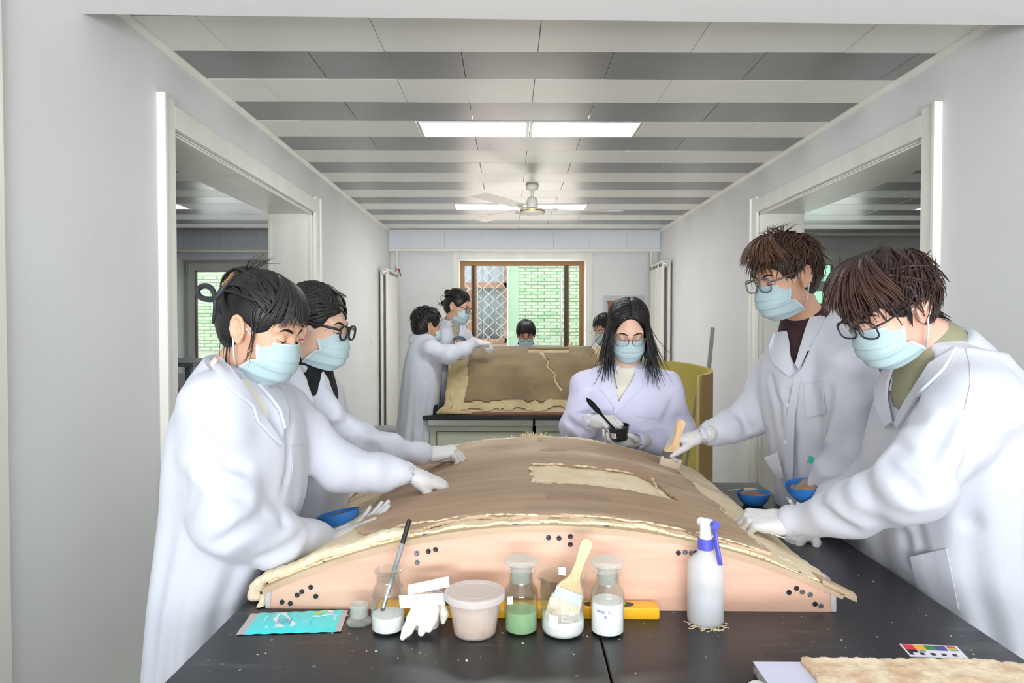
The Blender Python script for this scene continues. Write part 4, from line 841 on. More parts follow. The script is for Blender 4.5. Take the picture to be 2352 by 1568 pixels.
m = MB(); text_on(m, 'MASK', .009, pk_at(.90, .60) + A(0, 0, .0016), k4[3] - k4[0], k4[0] - k4[1]); m.build('lettering', M_pw, pk); m = MB(); text_on(m, 'FACE MASK', .005, pk_at(.20, .62) + A(0, 0, .0016), k4[3] - k4[0], k4[0] - k4[1]); m.build('lettering', M_pw, pk)
# spirit level
ul = T(-.295 - .151 + .0, 1.376, TOP); lv = thing('spirit_level', 'yellow spirit level lying behind the glass bottles', 'level', ul); M_yel = mat('yellow_enamel', RGB(252, 190, 40), .35)
x0, x1 = -.446, .128; m = MB(); tbox(m, x0, x1, 1.376, 1.415, TOP + .0003, TOP + .0235, .002); m.build('bar', M_yel, lv, auto=30)
def oval(u, v, a, b, w, th, m_, nm, r=None):
    m = MB(); m.prism([T(u + a * math.copysign(abs(math.cos(t)) ** .6, math.cos(t)), v + b * math.copysign(abs(math.sin(t)) ** .8, math.sin(t)), w) for t in np.linspace(0, 2 * math.pi, 32, endpoint=False)], (0, 0, th)); return m.build(nm, m_, lv)
for u in (.028, -.33): 
    oval(u, 1.395, .052, .013, TOP + .0235, .0006, M_black, 'vial_window'); m = MB(); m.tube([T(u - .036, 1.395, TOP + .0245), T(u + .036, 1.395, TOP + .0245)], .0055, 12); m.build('vial', mat('vial_green', RGB(190, 200, 110), .1, trans=.5), lv, True)
for u in (x0 + .002, x1 - .002): m = MB(); tbox(m, u - .0035, u + .0035, 1.3775, 1.4135, TOP + .001, TOP + .0225, .002); m.build('end_cap', M_yel, lv)
# spray bottle
c = base(1620, 1428); sb = thing('spray_bottle', 'frosted spray bottle with blue trigger, half full of water', 'bottle', c); M_hdpe = mat('frosted_plastic', RGB(236, 238, 240), .4, alpha=.55)
m = MB(); m.lathe([(0, .0), (.030, .0), (.0345, .003), (.0358, .009), (.0358, .116), (.034, .122), (.026, .132), (.0165, .142), (.0135, .147), (.0135, .152), (0, .152)], c, 40, cap=False); m.build('bottle_body', M_hdpe, sb, auto=50)
m = MB(); m.lathe([(0, .002), (.029, .002), (.0345, .009), (.0348, .064), (0, .064)], c, 32, cap=False); m.build('water', mat('water', RGB(196, 202, 208), .15, alpha=.6), sb, auto=40)
M_blu = mat('blue_plastic', RGB(92, 96, 205), .35); M_hw = mat('white_plastic', RGB(240, 240, 240), .4)
m = MB(); m.lathe([(.0138, .1475), (.0158, .149), (.0158, .168), (.0138, .170), (0, .170)], c, 24, cap=False); m.build('collar', M_blu, sb, auto=40)
F = Field.box(c + A(-.05, -.04, .16), c + A(.05, .04, .225), .0018); F.cone(c + A(0, 0, .168), c + A(-.002, 0, .196), .0125, .0095, .004); F.cone(c + A(-.006, .012, .200), c + A(.010, -.014, .203), .0092, .0080, .006); F.build('spray_head', M_hw, sb, 1)
m = MB(); m.tube([c + A(.010, -.018, .203), c + A(.0128, -.027, .2025)], [.0085, .0085], 14); m.build('nozzle', M_blu, sb, auto=40)
m = MB(); tr = [c + A(.010, -.016, .196), c + A(.013, -.020, .185), c + A(.0145, -.022, .165), c + A(.018, -.027, .142), c + A(.020, -.030, .126)]; m.tube(tr, [.006, .0062, .0064, .0066, .0064], 8, flat=.55, nrm=A(1, .4, 0)); m.build('trigger', M_blu, sb, True)
m = MB()
for k in range(9):
    a = rnd.uniform(3.2, 6.1); p = c + A(.036 * math.cos(a), .036 * math.sin(a), .0012); pts = [p + A(.012 * t * math.cos(a + k) + .004 * math.sin(5 * t + k), -.006 * t + .005 * math.cos(4 * t + k), 0) for t in np.linspace(-1.2, 1.4, 9)]; m.tube(pts, .0009, 5)
st_ = m.build('fibre_scraps', M_canvas); st_['kind'] = 'stuff'; tag(st_, 'pale fibre scraps curled under the spray bottle', 'fibres')
# crumbs of plaster over the bench
m = MB()
for k in range(120):
    u = rnd.uniform(-.72, .73); v = rnd.uniform(1.16, 1.44) if k < 90 else rnd.uniform(1.5, 2.5); 
    if v > 1.45: u = rnd.choice((rnd.uniform(.53, .73), rnd.uniform(.53, .73), -.73))
    s = rnd.uniform(.0006, .0016) if rnd.random() < .85 else rnd.uniform(.0016, .003); m.box(T(u, v, TOP + s * .4), (s * rnd.uniform(1, 2), s * rnd.uniform(.8, 1.5), s * .8), axes_from(A(rnd.uniform(-.4, .4), rnd.uniform(-.4, .4), 1), A(rnd.uniform(-1, 1), rnd.uniform(-1, 1), 0)))
cr = m.build('plaster_crumbs', mat('crumb', RGB(226, 214, 196), .9)); cr['kind'] = 'stuff'; tag(cr, 'tiny plaster crumbs scattered over the black bench', 'crumbs')
m = MB(); q = [base(1868, 1318), base(1892, 1316), base(1908, 1330), base(1880, 1332), base(1862, 1326)]; m.prism(q, (0, 0, .001)); tag(m.build('plaster_smear', mat('smear', RGB(214, 212, 210), .5)), 'pale film scrap on the bench beside the splintered mould corner', 'scrap')
# colour scale card
cc = [base(2065, 1479), base(2197, 1484.5), base(2226, 1514), base(2091, 1507.5)]; cd = thing('scale_card', 'small white photo scale card with colour squares and black marks', 'card', cc[0])
def card(a0, a1, b0, b1, nm, m_, z0=.0012, th=.0003):
    f_ = lambda a, b: cc[0] * (1 - a) * (1 - b) + cc[1] * a * (1 - b) + cc[2] * a * b + cc[3] * (1 - a) * b + A(0, 0, z0)
    m = MB(); m.prism([f_(a0, b0), f_(a1, b0), f_(a1, b1), f_(a0, b1)], (0, 0, th)); m.build(nm, m_, cd)
card(0, 1, 0, 1, 'card_body', mat('card_white', RGB(242, 240, 252), .4), 0, .0012)
cl = [mat('card_red', RGB(230, 60, 72), .5), mat('card_yellow', RGB(250, 190, 60), .5), mat('card_green', RGB(60, 140, 84), .5), mat('card_blue', RGB(86, 78, 150), .5)]
for k in range(4): card(.03 + .185 * k, .03 + .185 * (k + 1), .06, .45, 'colour_square', cl[k])
for k, q in enumerate((RGB(230, 70, 80), RGB(240, 140, 70), RGB(240, 200, 70), RGB(90, 170, 90))): card(.80, .95, .08 + .085 * k, .08 + .085 * (k + 1), 'colour_strip', mat('strip%s' % 'abcd'[k], q, .5))
card(.03, .215, .46, .68, 'black_square', M_black); card(.03, .10, .68, .88, 'black_square', M_black)
for k in range(1, 5): card(.03 + .185 * k, .11 + .185 * k, .68, .86, 'black_square', M_black)
card(.24, .36, .47, .62, 'grey_square', mat('card_grey', RGB(150, 170, 160), .5))
# foam board with a slab of plaster, bottle cap beside it
M_lav = mat('lavender_board', RGB(226, 226, 246), .6, col2=RGB(218, 218, 240), nscale=5); fb = thing('foam_board', 'pale lavender board lying at the near corner of the bench', 'board', T(.48, 1.0, TOP))
m = MB(); tbox(m, .246, .722, .86, 1.163, TOP + .0002, TOP + .0196, .001); m.build('board_core', mat('board_edge', RGB(120, 118, 112), .8, col2=RGB(190, 186, 176), nscale=60), fb); m = MB(); tbox(m, .2455, .7225, .8595, 1.1635, TOP + .0196, TOP + .0206, .0004); m.build('face_sheet', M_lav, fb)
M_slab = mat('chip_plaster', RGB(246, 226, 196), .85, col2=RGB(222, 190, 154), nscale=26, ndetail=8, nmin=.42, nmax=.62, bump=.6, bscale=70)
nx, ny = 120, 60; pts = np.zeros((nx, ny, 3)); up = TOP + .0207
for i in range(nx):
    for j in range(ny):
        u = .325 + .385 * i / (nx - 1); v = .87 + .288 * j / (ny - 1)
        v -= max(0, (i / nx - .78)) ** 2 * .9 * (j / ny); e = .003 * mnoise.noise((u * 60, v * 60, 0)) + .0016 * mnoise.noise((u * 190, v * 190, 4)); rr = .003 * mnoise.noise((u * 70, 3, v * 70)); pts[i, j] = T(u + rr * (i in (0, nx - 1)), v + rr * (j == ny - 1) * 1.5, up + .010 + e)
bt_ = pts.copy(); bt_[..., 2] = up; m = MB(); 
k = nx * ny; idx = lambda i, j: i * ny + j; fcs = [(idx(i, j), idx(i + 1, j), idx(i + 1, j + 1), idx(i, j + 1)) for i in range(nx - 1) for j in range(ny - 1)]
ring = [idx(0, j) for j in range(ny)] + [idx(i, ny - 1) for i in range(1, nx)] + [idx(nx - 1, j) for j in range(ny - 2, -1, -1)] + [idx(i, 0) for i in range(nx - 2, 0, -1)]
m.add(np.concatenate([pts.reshape(-1, 3), bt_.reshape(-1, 3)]), fcs + [tuple(k + q for q in reversed(f)) for f in fcs] + [(ring[i], ring[(i + 1) % len(ring)], ring[(i + 1) % len(ring)] + k, ring[i] + k) for i in range(len(ring))])
tag(m.build('plaster_slab', M_slab, None, True), 'rough tan and cream plaster slab lying on the lavender board', 'slab')
c = base(1741, 1592); m = MB(); m.lathe([(0, 0), (.0165, 0), (.0168, .004), (.0162, .012), (.012, .0155), (0, .0165)], c, 28, cap=False); tag(m.build('bottle_cap', M_hw, None, auto=40), 'small round white cap beside the lavender board', 'cap')
# ================================================================ blue rubber bowls
M_bowl = mat('blue_rubber', RGB(50, 128, 214), .4, col2=RGB(70, 140, 218), nscale=9, bump=.05, bscale=30); M_mud = mat('wet_clay', RGB(150, 118, 98), .75, col2=RGB(176, 142, 120), nscale=30, bump=.6, bscale=90)
def bowl(lab, c, R_, ax, fill, heap, m_=None, seed=0):
    t = thing('mixing_bowl', lab, 'bowl', c); m = MB(); o = [(R_ * .35, 0), (R_ * .55, R_ * .04), (R_ * .78, R_ * .28), (R_ * .92, R_ * .55), (R_, R_ * .80)]; i_ = [(R_ * .965, R_ * .80), (R_ * .885, R_ * .56), (R_ * .75, R_ * .31), (R_ * .5, R_ * .08), (0, R_ * .06)]
    m.lathe([(0, 0)] + o + i_, c, 40, ax, cap=False); m.build('bowl_body', m_ or M_bowl, t, auto=50)
    m = MB(); nrings = 9; rr = R_ * (.70 + .24 * fill); h0 = R_ * (.22 + .5 * fill)
    prof = [(rr * (1 - k / nrings), h0 + heap * (k / nrings)) for k in range(nrings + 1)]
    m.lathe([(0, R_ * .09), (R_ * .5, R_ * .1), (R_ * .72, R_ * .32)] + prof, c, 32, ax, cap=False)
    m.v = [tuple(np.array(v) + ax[2] * (heap * .9 * mnoise.noise((v[0] * 34 + seed, v[1] * 34, v[2] * 20)) if np.dot(np.array(v) - c, ax[2]) > h0 * .97 else 0)) for v in m.v]; m.build('wet_clay', M_mud, t, True); return t
bowl('blue rubber bowl of brown clay with a spatula, standing on the black bench', G(1730, 1160, TOP), .055, np.eye(3), .8, .010, None, 2)
axb = axes_from(unit(A(-.12, -.05, 1))); bowl('blue rubber bowl of clay held up by the tall man', P(1856, 1148, 2.02), .062, axb, .62, .022, None, 5)
axb = axes_from(unit(A(-.20, .10, 1))); bowl('blue rubber bowl held on the palm of the claw-clip woman', P(784, 1214, 1.79), .055, axb, .85, .004, None, 8)
c = G(1730, 1160, TOP)
def spatula(nm, lab, blade, handle, bw, m_h=None, parent=None):
    """blade: polyline of points with half widths, handle polyline"""
    t = thing(nm, lab, 'spatula', blade[0][0]); pts = np.array([[p + unit(w) * hw * k for k in (-1, -.5, 0, .5, 1)] for p, w, hw in blade]); nn = unit(np.cross(blade[-1][0] - blade[0][0], blade[0][1])); MB().slab(pts, np.broadcast_to(nn, pts.shape), .0012).build('blade', M_steel, t)
    m = MB(); m.tube(handle, bw, 8); m.build('handle', m_h or M_steel, t, True); return t
a = c + A(-.048, -.01, .052); spatula('clay_spatula', 'small steel spatula resting across the bowl on the bench', [(a + A(.058, -.008, .006), A(.2, 1, 0), .004), (a + A(.045, -.006, .007), A(.2, 1, 0), .012), (a + A(.012, 0, .005), A(.2, 1, 0), .013)], [a + A(.012, 0, .005), a + A(-.01, .002, .002), a + A(-.04, .006, -.004)], [.003, .0025, .003])
# ================================================================ olive curved board leaning by the wall, bars, stool, side room
M_olive = mat('olive_board', RGB(196, 180, 96), .55, col2=RGB(178, 162, 84), nscale=2); M_tan = mat('tan_board', RGB(206, 170, 112), .55, col2=RGB(190, 154, 100), nscale=2, stretch=(3, 3, .3))
pl = [P(1478, 830, 4.45), P(1530, 830, 4.40), P(1575, 830, 4.33), P(1612, 830, 4.22), P(1631, 830, 4.08), P(1632, 830, 3.92), P(1622, 830, 3.78), P(1606, 830, 3.70)]
pl = [A(p[0], p[1], 0) for p in pl]; zt = [1.215, 1.21, 1.20, 1.185, 1.175, 1.17, 1.168, 1.168]; sm = []
for t in np.linspace(0, 7, 40): i = min(int(t), 6); f_ = t - i; sm.append(np.append((pl[i] * (1 - f_) + pl[i + 1] * f_)[:2], zt[i] * (1 - f_) + zt[i + 1] * f_))
sm = np.array(sm); ker = np.ones(5) / 5; sm[2:-2] = np.stack([np.convolve(sm[:, k], ker, 'valid') for k in range(3)], 1)
tn = np.gradient(sm[:, :2], axis=0); nn = np.stack([tn[:, 1], -tn[:, 0]], 1); nn /= np.linalg.norm(nn, axis=1)[:, None]
cb = thing('curved_board', 'tall bent olive-yellow board standing by the wall behind the loose-haired woman', 'board', (1.2, 4.1, 0))
g = np.array([[A(p[0], p[1], z) for z in np.linspace(.02, p[2], 4)] for p in sm]); nr3 = np.array([[A(n[0], n[1], 0)] * 4 for n in nn])
MB().slab(g, nr3, .010).build('inner_face', M_olive, cb, auto=40); MB().slab(g - nr3 * .0005, -nr3, .016).build('outer_face', M_tan, cb, auto=40)
e = sm[-1]; m = MB(); m.box(A(e[0] - .004, e[1] - .004, e[2] / 2), (.012, .03, e[2] - .01), None, .002); m.build('end_lath', mat('pale_lath', RGB(214, 190, 130), .5), cb)
def bar(lab, p, q, w=.028):
    ax = unit(q - p); m = MB(); m.box((p + q) / 2, (w, .006, float(np.linalg.norm(q - p))), axes_from(ax, A(1, .2, 0)), .001); return tag(m.build('metal_bar', mat('dull_bar', RGB(190, 188, 182), .4, metal=.5)), lab, 'bar')
bar('flat metal bar sticking up above the olive curved board', P(1637, 752, 4.18), A(1.12, 4.12, .08)); bar('flat metal bar leaning low inside the olive curved board', P(1600, 905, 4.05), A(.96, 3.98, .02), .02)
t = thing('lab_stool', 'round grey padded stool near the tall radiator', 'stool', (-1.10, 6.1, 0)); M_gs = mat('grey_seat', RGB(140, 140, 142), .5)
m = MB(); m.lathe([(0, .47), (.15, .47), (.172, .485), (.175, .505), (.165, .523), (.13, .53), (0, .53)], A(-1.10, 6.1, 0), 28, cap=False); m.build('seat', M_gs, t, True)
for k in range(4): g_ = math.pi / 4 + k * math.pi / 2; m = MB(); m.tube([A(-1.10 + .1 * math.cos(g_), 6.1 + .1 * math.sin(g_), .475), A(-1.10 + .165 * math.cos(g_), 6.1 + .165 * math.sin(g_), 0)], .012, 8); m.build('leg', M_steel, t)
m = MB(); m.tube([A(-1.10 + .145 * math.cos(g_), 6.1 + .145 * math.sin(g_), .16) for g_ in np.linspace(0, 2 * math.pi, 25)], .008, 6); m.build('foot_ring', M_steel, t)
rk = thing('storage_rack', 'grey metal rack with shelves in the side room behind the claw-clip woman', 'rack', (-2.2, 4.2, 0)); M_gm = mat('grey_metal', RGB(128, 134, 138), .45, metal=.3)
for x in (-2.75, -1.86):
    for y in (3.95, 4.45): MB().bx(x, x + .03, y, y + .03, 0, 1.20).build('post', M_gm, rk)
for z in (.28, .72, 1.20): MB().bx(-2.78, -1.80, 3.92, 4.50, z, z + .025, .002).build('shelf', M_gm, rk)
m = MB(); m.prism([A(-2.7 + .78 * k / 20, 3.98, .752 + .36 * math.sin(math.pi * k / 20) ** .7) for k in range(21)], (0, .42, 0)); tag(m.build('curved_mould', M_clay2, None, auto=30), 'dark arched clay mould stored on the grey rack', 'mould')
bx_ = thing('storage_box', 'dark storage box on the lower shelf of the grey rack', 'box', (-2.3, 4.2, .306)); m = MB(); m.bx(-2.6, -2.0, 4.0, 4.4, .3065, .56, .01); m.build('box_body', mat('dark_box', RGB(60, 58, 56), .6), bx_); m = MB(); m.bx(-2.61, -1.99, 3.99, 4.41, .562, .60, .008); m.build('lid', mat('box_lid', RGB(80, 78, 76), .6), bx_)
wc = thing('wooden_cupboard', 'low wooden cupboard against the wall behind the brown-haired man in front', 'cupboard', (1.55, 1.7, 0)); M_cw = mat('oak', RGB(176, 130, 72), .5, col2=RGB(156, 112, 60), nscale=3, stretch=(4, 4, .4))
MB().bx(1.40, 1.70, 1.15, 2.30, .03, .70, .004).build('carcass', M_cw, wc)
for a, b in ((1.16, 1.72), (1.73, 2.29)): d = MB().bx(1.385, 1.40, a, b, .05, .68, .003).build('door', M_cw, wc); MB().tube([(1.37, b - .05 if a < 1.5 else a + .05, .42), (1.386, b - .05 if a < 1.5 else a + .05, .42)], .01, 8).build('knob', M_steel, d)
# ================================================================ people
def skin_mat(nm, c):
    m_ = mat(nm, c, .48, sss=.12, col2=tuple(q * .93 for q in c), nscale=30, bump=.03, bscale=300); return m_
M_coat = mat('lab_coat_cotton', RGB(207, 210, 220), .82, bump=.22, bscale=9, sheen=.15)
M_coatl = mat('lab_coat_lilac', RGB(220, 219, 244), .8, bump=.2, bscale=10, sheen=.15)
M_glove = mat('latex_glove', RGB(216, 213, 212), .42, sss=.1, bump=.30, bscale=90)
M_mask = mat('mask_blue', RGB(178, 202, 207), .75, bump=.05, bscale=200); M_maskw = mat('mask_white', RGB(205, 216, 219), .75)
M_trous = mat('dark_trousers', RGB(44, 46, 56), .8); M_shoe = mat('dark_shoe', RGB(36, 34, 34), .5)
M_eyew = mat('eye_white', RGB(225, 220, 215), .2); M_iris = mat('eye_dark', RGB(30, 20, 16), .1)
M_brow = mat('brow_hair', RGB(34, 26, 22), .7)
def hair_mat(nm, c, tip=None, rough=.42):
    if nm in MATS: return MATS[nm]
    m_ = mat(nm, c, rough, spec=.45); nt = m_.node_tree; N, L = nt.nodes, nt.links; b = N['Principled BSDF']
    a = N.new('ShaderNodeVertexColor'); a.layer_name = 'tone'; sp_ = N.new('ShaderNodeSeparateColor'); L.new(a.outputs[0], sp_.inputs[0])
    mx = N.new('ShaderNodeMix'); mx.data_type = 'RGBA'; mx.inputs[6].default_value = (*[q * .55 for q in c], 1); mx.inputs[7].default_value = (*[min(1, q * 1.5) for q in c], 1); L.new(sp_.outputs[0], mx.inputs[0])
    m2_ = N.new('ShaderNodeMix'); m2_.data_type = 'RGBA'; m2_.inputs[7].default_value = (*(tip or c), 1); L.new(sp_.outputs[1], m2_.inputs[0]); L.new(mx.outputs[2], m2_.inputs[6]); L.new(m2_.outputs[2], b.inputs['Base Color'])
    return m_
M_hblack = hair_mat('black_hair', RGB(30, 27, 27), RGB(38, 32, 30)); M_hbrown = hair_mat('brown_hair', RGB(36, 28, 24), RGB(98, 66, 46)); M_hred = hair_mat('auburn_hair', RGB(27, 23, 22), RGB(86, 52, 42))
class Head:
    def __init__(s, c, yaw, pitch, roll=0.0, sc=1.0):
        y, p = math.radians(yaw), math.radians(pitch)
        f = A(math.cos(y) * math.cos(p), math.sin(y) * math.cos(p), -math.sin(p)); l = A(-math.sin(y), math.cos(y), 0); u = np.cross(f, l)
        r = math.radians(roll); l, u = l * math.cos(r) + u * math.sin(r), u * math.cos(r) - l * math.sin(r)
        s.c = np.asarray(c, float); s.f, s.l, s.u, s.s = f, l, u, sc; s.ax = np.array([f, l, u])
    def w(s, f, l, u): return s.c + s.s * (s.f * f + s.l * l + s.u * u)
    def pts(s, q): q = np.asarray(q, float); return s.c + s.s * (q[..., :1] * s.f + q[..., 1:2] * s.l + q[..., 2:3] * s.u)
    def ell(s, F, c, r, k=0, op='u', tilt=None):
        ax = s.ax if tilt is None else tilt @ s.ax; F.ell(s.w(*c), [q * s.s for q in r], ax, k * s.s, op)
    def cone(s, F, a, b, ra, rb, k=0, op='u'): F.cone(s.w(*a), s.w(*b), ra * s.s, rb * s.s, k * s.s, op)
    def build(s, F):
        s.ell(F, (-.012, 0, .035), (.094, .073, .086)); s.ell(F, (.030, 0, -.032), (.064, .061, .076), .03); s.ell(F, (.036, 0, -.083), (.046, .046, .030), .03); s.ell(F, (.072, 0, -.101), (.015, .018, .014), .025)
        for q in (-1, 1):
            s.ell(F, (.055, q * .035, -.032), (.026, .024, .024), .02); s.cone(F, (.081, q * .016, .021), (.070, q * .046, .020), .012, .011, .016)
            s.ell(F, (.099, q * .032, -.001), (.015, .019, .012), .012, 's'); s.ell(F, (.0765, q * .0315, -.002), (.0135, .0145, .0125), .004)
        s.cone(F, (.086, 0, .008), (.100, 0, -.033), .0075, .0100, .012)
        for q in (-1, 1): s.ell(F, (.092, q * .011, -.038), (.010, .008, .007), .008)
        s.ell(F, (.088, 0, -.066), (.012, .022, .006), .010); s.ell(F, (.085, 0, -.078), (.012, .018, .006), .008)
        ct, st = math.cos(.25), math.sin(.25); tl = np.array([[ct, 0, st], [0, 1, 0], [-st, 0, ct]])
        for q in (-1, 1):
            s.ell(F, (-.010, q * .076, -.010), (.019, .009, .032), .010, 'u', tl)
            s.ell(F, (-.004, q * .090, -.009), (.0105, .0140, .019), .003, 's', tl)
            rim = [(-.010 + .0175 * math.cos(g) - .25 * .030 * math.sin(g), q * (.0805 + .004 * (g < 4)), -.008 + .0295 * math.sin(g)) for g in np.linspace(-.6, 3.9, 9)]
            for a, b in zip(rim, rim[1:]): s.cone(F, a, b, .0042, .0042, .004)
            s.ell(F, (-.001, q * .079, -.036), (.009, .006, .009), .006)
HC = np.array([-.014, 0, .036]); HR = np.array([.096, .075, .089])
def hdir(az, el): az, el = math.radians(az), math.radians(el); return A(math.cos(el) * math.cos(az), math.cos(el) * math.sin(az), math.sin(el))
def hsurf(d, t): d = unit(d); return HC + d * (HR + t)
class Hair:
    def __init__(s, H, seed): s.H = H; s.v = []; s.f = []; s.c = []; s.r = random.Random(seed); s.n = 0
    def lock(s, pts, w, tone=None, flat=.5, tip=(0., 0.), world=False, taper=(.7, 1.0, .15)):
        p = np.asarray(pts, float); p = p if world else s.H.pts(p); m = len(p); k = 5; tone = s.r.random() if tone is None else tone
        tg = np.gradient(p, axis=0); tg /= np.linalg.norm(tg, axis=1)[:, None] + 1e-9
        out = p - s.H.w(*HC); b = out - tg * (out * tg).sum(1)[:, None]; b /= np.linalg.norm(b, axis=1)[:, None] + 1e-9; a = np.cross(b, tg)
        ts = np.linspace(0, 1, m); ww = np.interp(ts, [0, .35, 1], taper) * w
        g = np.arange(k) * 2 * math.pi / k
        ring = p[:, None] + ww[:, None, None] * (a[:, None] * np.cos(g)[None, :, None] + b[:, None] * np.sin(g)[None, :, None] * flat)
        n0 = s.n; s.v.append(ring.reshape(-1, 3)); s.n += m * k
        i = np.arange(m - 1)[:, None] * k; j = np.arange(k)[None]; j2 = (j + 1) % k
        s.f.append(np.stack([n0 + i + j, n0 + i + j2, n0 + i + k + j2, n0 + i + k + j], -1).reshape(-1, 4))
        tt = tip[0] + (tip[1] - tip[0]) * ts ** 1.6; s.c.append(np.stack([np.full(m * k, tone), np.repeat(tt, k), np.zeros(m * k)], 1))
    def cap(s, F, face=(.085, -.035, .075, .066, .098), t=.010, nape=-.075, ears=True, back=True, top=0.0):
        H = s.H; t = t * .6; H.ell(F, tuple(HC + A(0, 0, top * .3)), tuple(HR + A(t, t, t + top * .3)))
        if back: H.ell(F, (-.048, 0, -.022), (.056 + t, .062 + t * .6, .066), .03)
        H.ell(F, (face[0], 0, face[1]), face[2:], .012, 's')
        if ears:
            for q in (-1, 1): H.ell(F, (.006, q * .084, -.022), (.024, .026, .034), .008, 's')
        n_ = H.w(0, 0, nape); u_ = H.u
        F.put(lambda X, Y, Z: (X - n_[0]) * u_[0] + (Y - n_[1]) * u_[1] + (Z - n_[2]) * u_[2], H.c - .25, H.c + .25, .01, 's') if False else None
    def radial(s, n, crown, L, w, lift=(.008, .016), grav=.25, jit=.25, tipc=(0, .4), hair=None, front=None, segs=7, curl=0.0):
        cr = hdir(*crown); k = 0; tries = 0
        while k < n and tries < n * 40:
            tries += 1; z = s.r.uniform(-.55, 1); g = s.r.uniform(0, 2 * math.pi); q = math.sqrt(max(0, 1 - z * z)); d = A(q * math.cos(g), q * math.sin(g), z)
            az = abs(math.degrees(math.atan2(d[1], d[0]))); el = math.degrees(math.asin(z))
            lim = np.interp(az, [0, 40, 62, 85, 105, 130, 180], hair or [40, 36, 20, 12, 2, -22, -34])
            if el < lim: continue
            k += 1; aw = d - cr * float(d @ cr); aw = unit(aw + nr.normal(0, jit, 3)); Ls = L * s.r.uniform(.7, 1.2)
            if front and az < 55 and el > 25: Ls *= front
            ph = s.r.uniform(0, 6.28); li = s.r.uniform(.5, 1.2); pts = []; dd = d.copy()
            for i in range(segs):
                t = i / (segs - 1); pts.append(hsurf(dd, lift[0] + (lift[1] * li - lift[0]) * t * t) + A(0, 0, 0) + curl * A(math.sin(ph + 5 * t), math.cos(ph + 5 * t), 0) * t)
                stp = aw * (Ls / segs / .09) + A(0, 0, -grav * t * Ls / segs / .09); aw = unit(aw - dd * float(aw @ dd)); dd = unit(dd + stp)
            s.lock(pts, w * s.r.uniform(.7, 1.3), tip=(tipc[0] * s.r.random(), tipc[1] * s.r.uniform(.3, 1)))
    def sweep(s, n, src, tgt, w, lift=(.006, .014), end=None, jit=.05, segs=9):
        """strands from a band of directions to a gathering direction; end: extra local points"""
        for _ in range(n):
            d0 = src(s.r); d1 = tgt(s.r); pts = [hsurf(d0 * (1 - t) + d1 * t + nr.normal(0, .004, 3), lift[0] + (lift[1] - lift[0]) * math.sin(math.pi * min(1, t * .7))) for t in np.linspace(0, 1, segs)]
            if end is not None: pts += [np.asarray(q) + nr.normal(0, .004, 3) for q in end]
            s.lock(pts, w * s.r.uniform(.7, 1.3), tip=(0, .2), taper=(.6, 1, .5))
    def finish(s, capF, m_, parent, label=None):
        V, Q = capF.mesh(2) if capF is not None else (np.zeros((0, 3)), np.zeros((0, 4), int)); nv = len(V)
        c0 = np.zeros((nv, 3)); c0[:, 0] = .3
        if nv:
            q = ((V - s.H.c) @ s.H.ax.T) / s.H.s; an = np.arctan2(q[:, 1], q[:, 0] + .03); c0[:, 0] = .35 + .3 * np.sin(an * 60 + 3 * np.sin(q[:, 2] * 60)); c0[:, 1] = .08
        VV = np.concatenate([V] + s.v) if s.v else V; QQ = np.concatenate([Q] + [f + nv for f in s.f]) if s.f else Q; CC = np.concatenate([c0] + s.c) if s.c else c0
        o = np_mesh('hair', VV, QQ, m_, parent); at = o.data.color_attributes.new('tone', 'FLOAT_COLOR', 'POINT'); at.data.foreach_set('color', np.concatenate([np.clip(CC, 0, 1), np.ones((len(CC), 1))], 1).astype(np.float32).ravel())
        if label: o['label'] = label
        return o
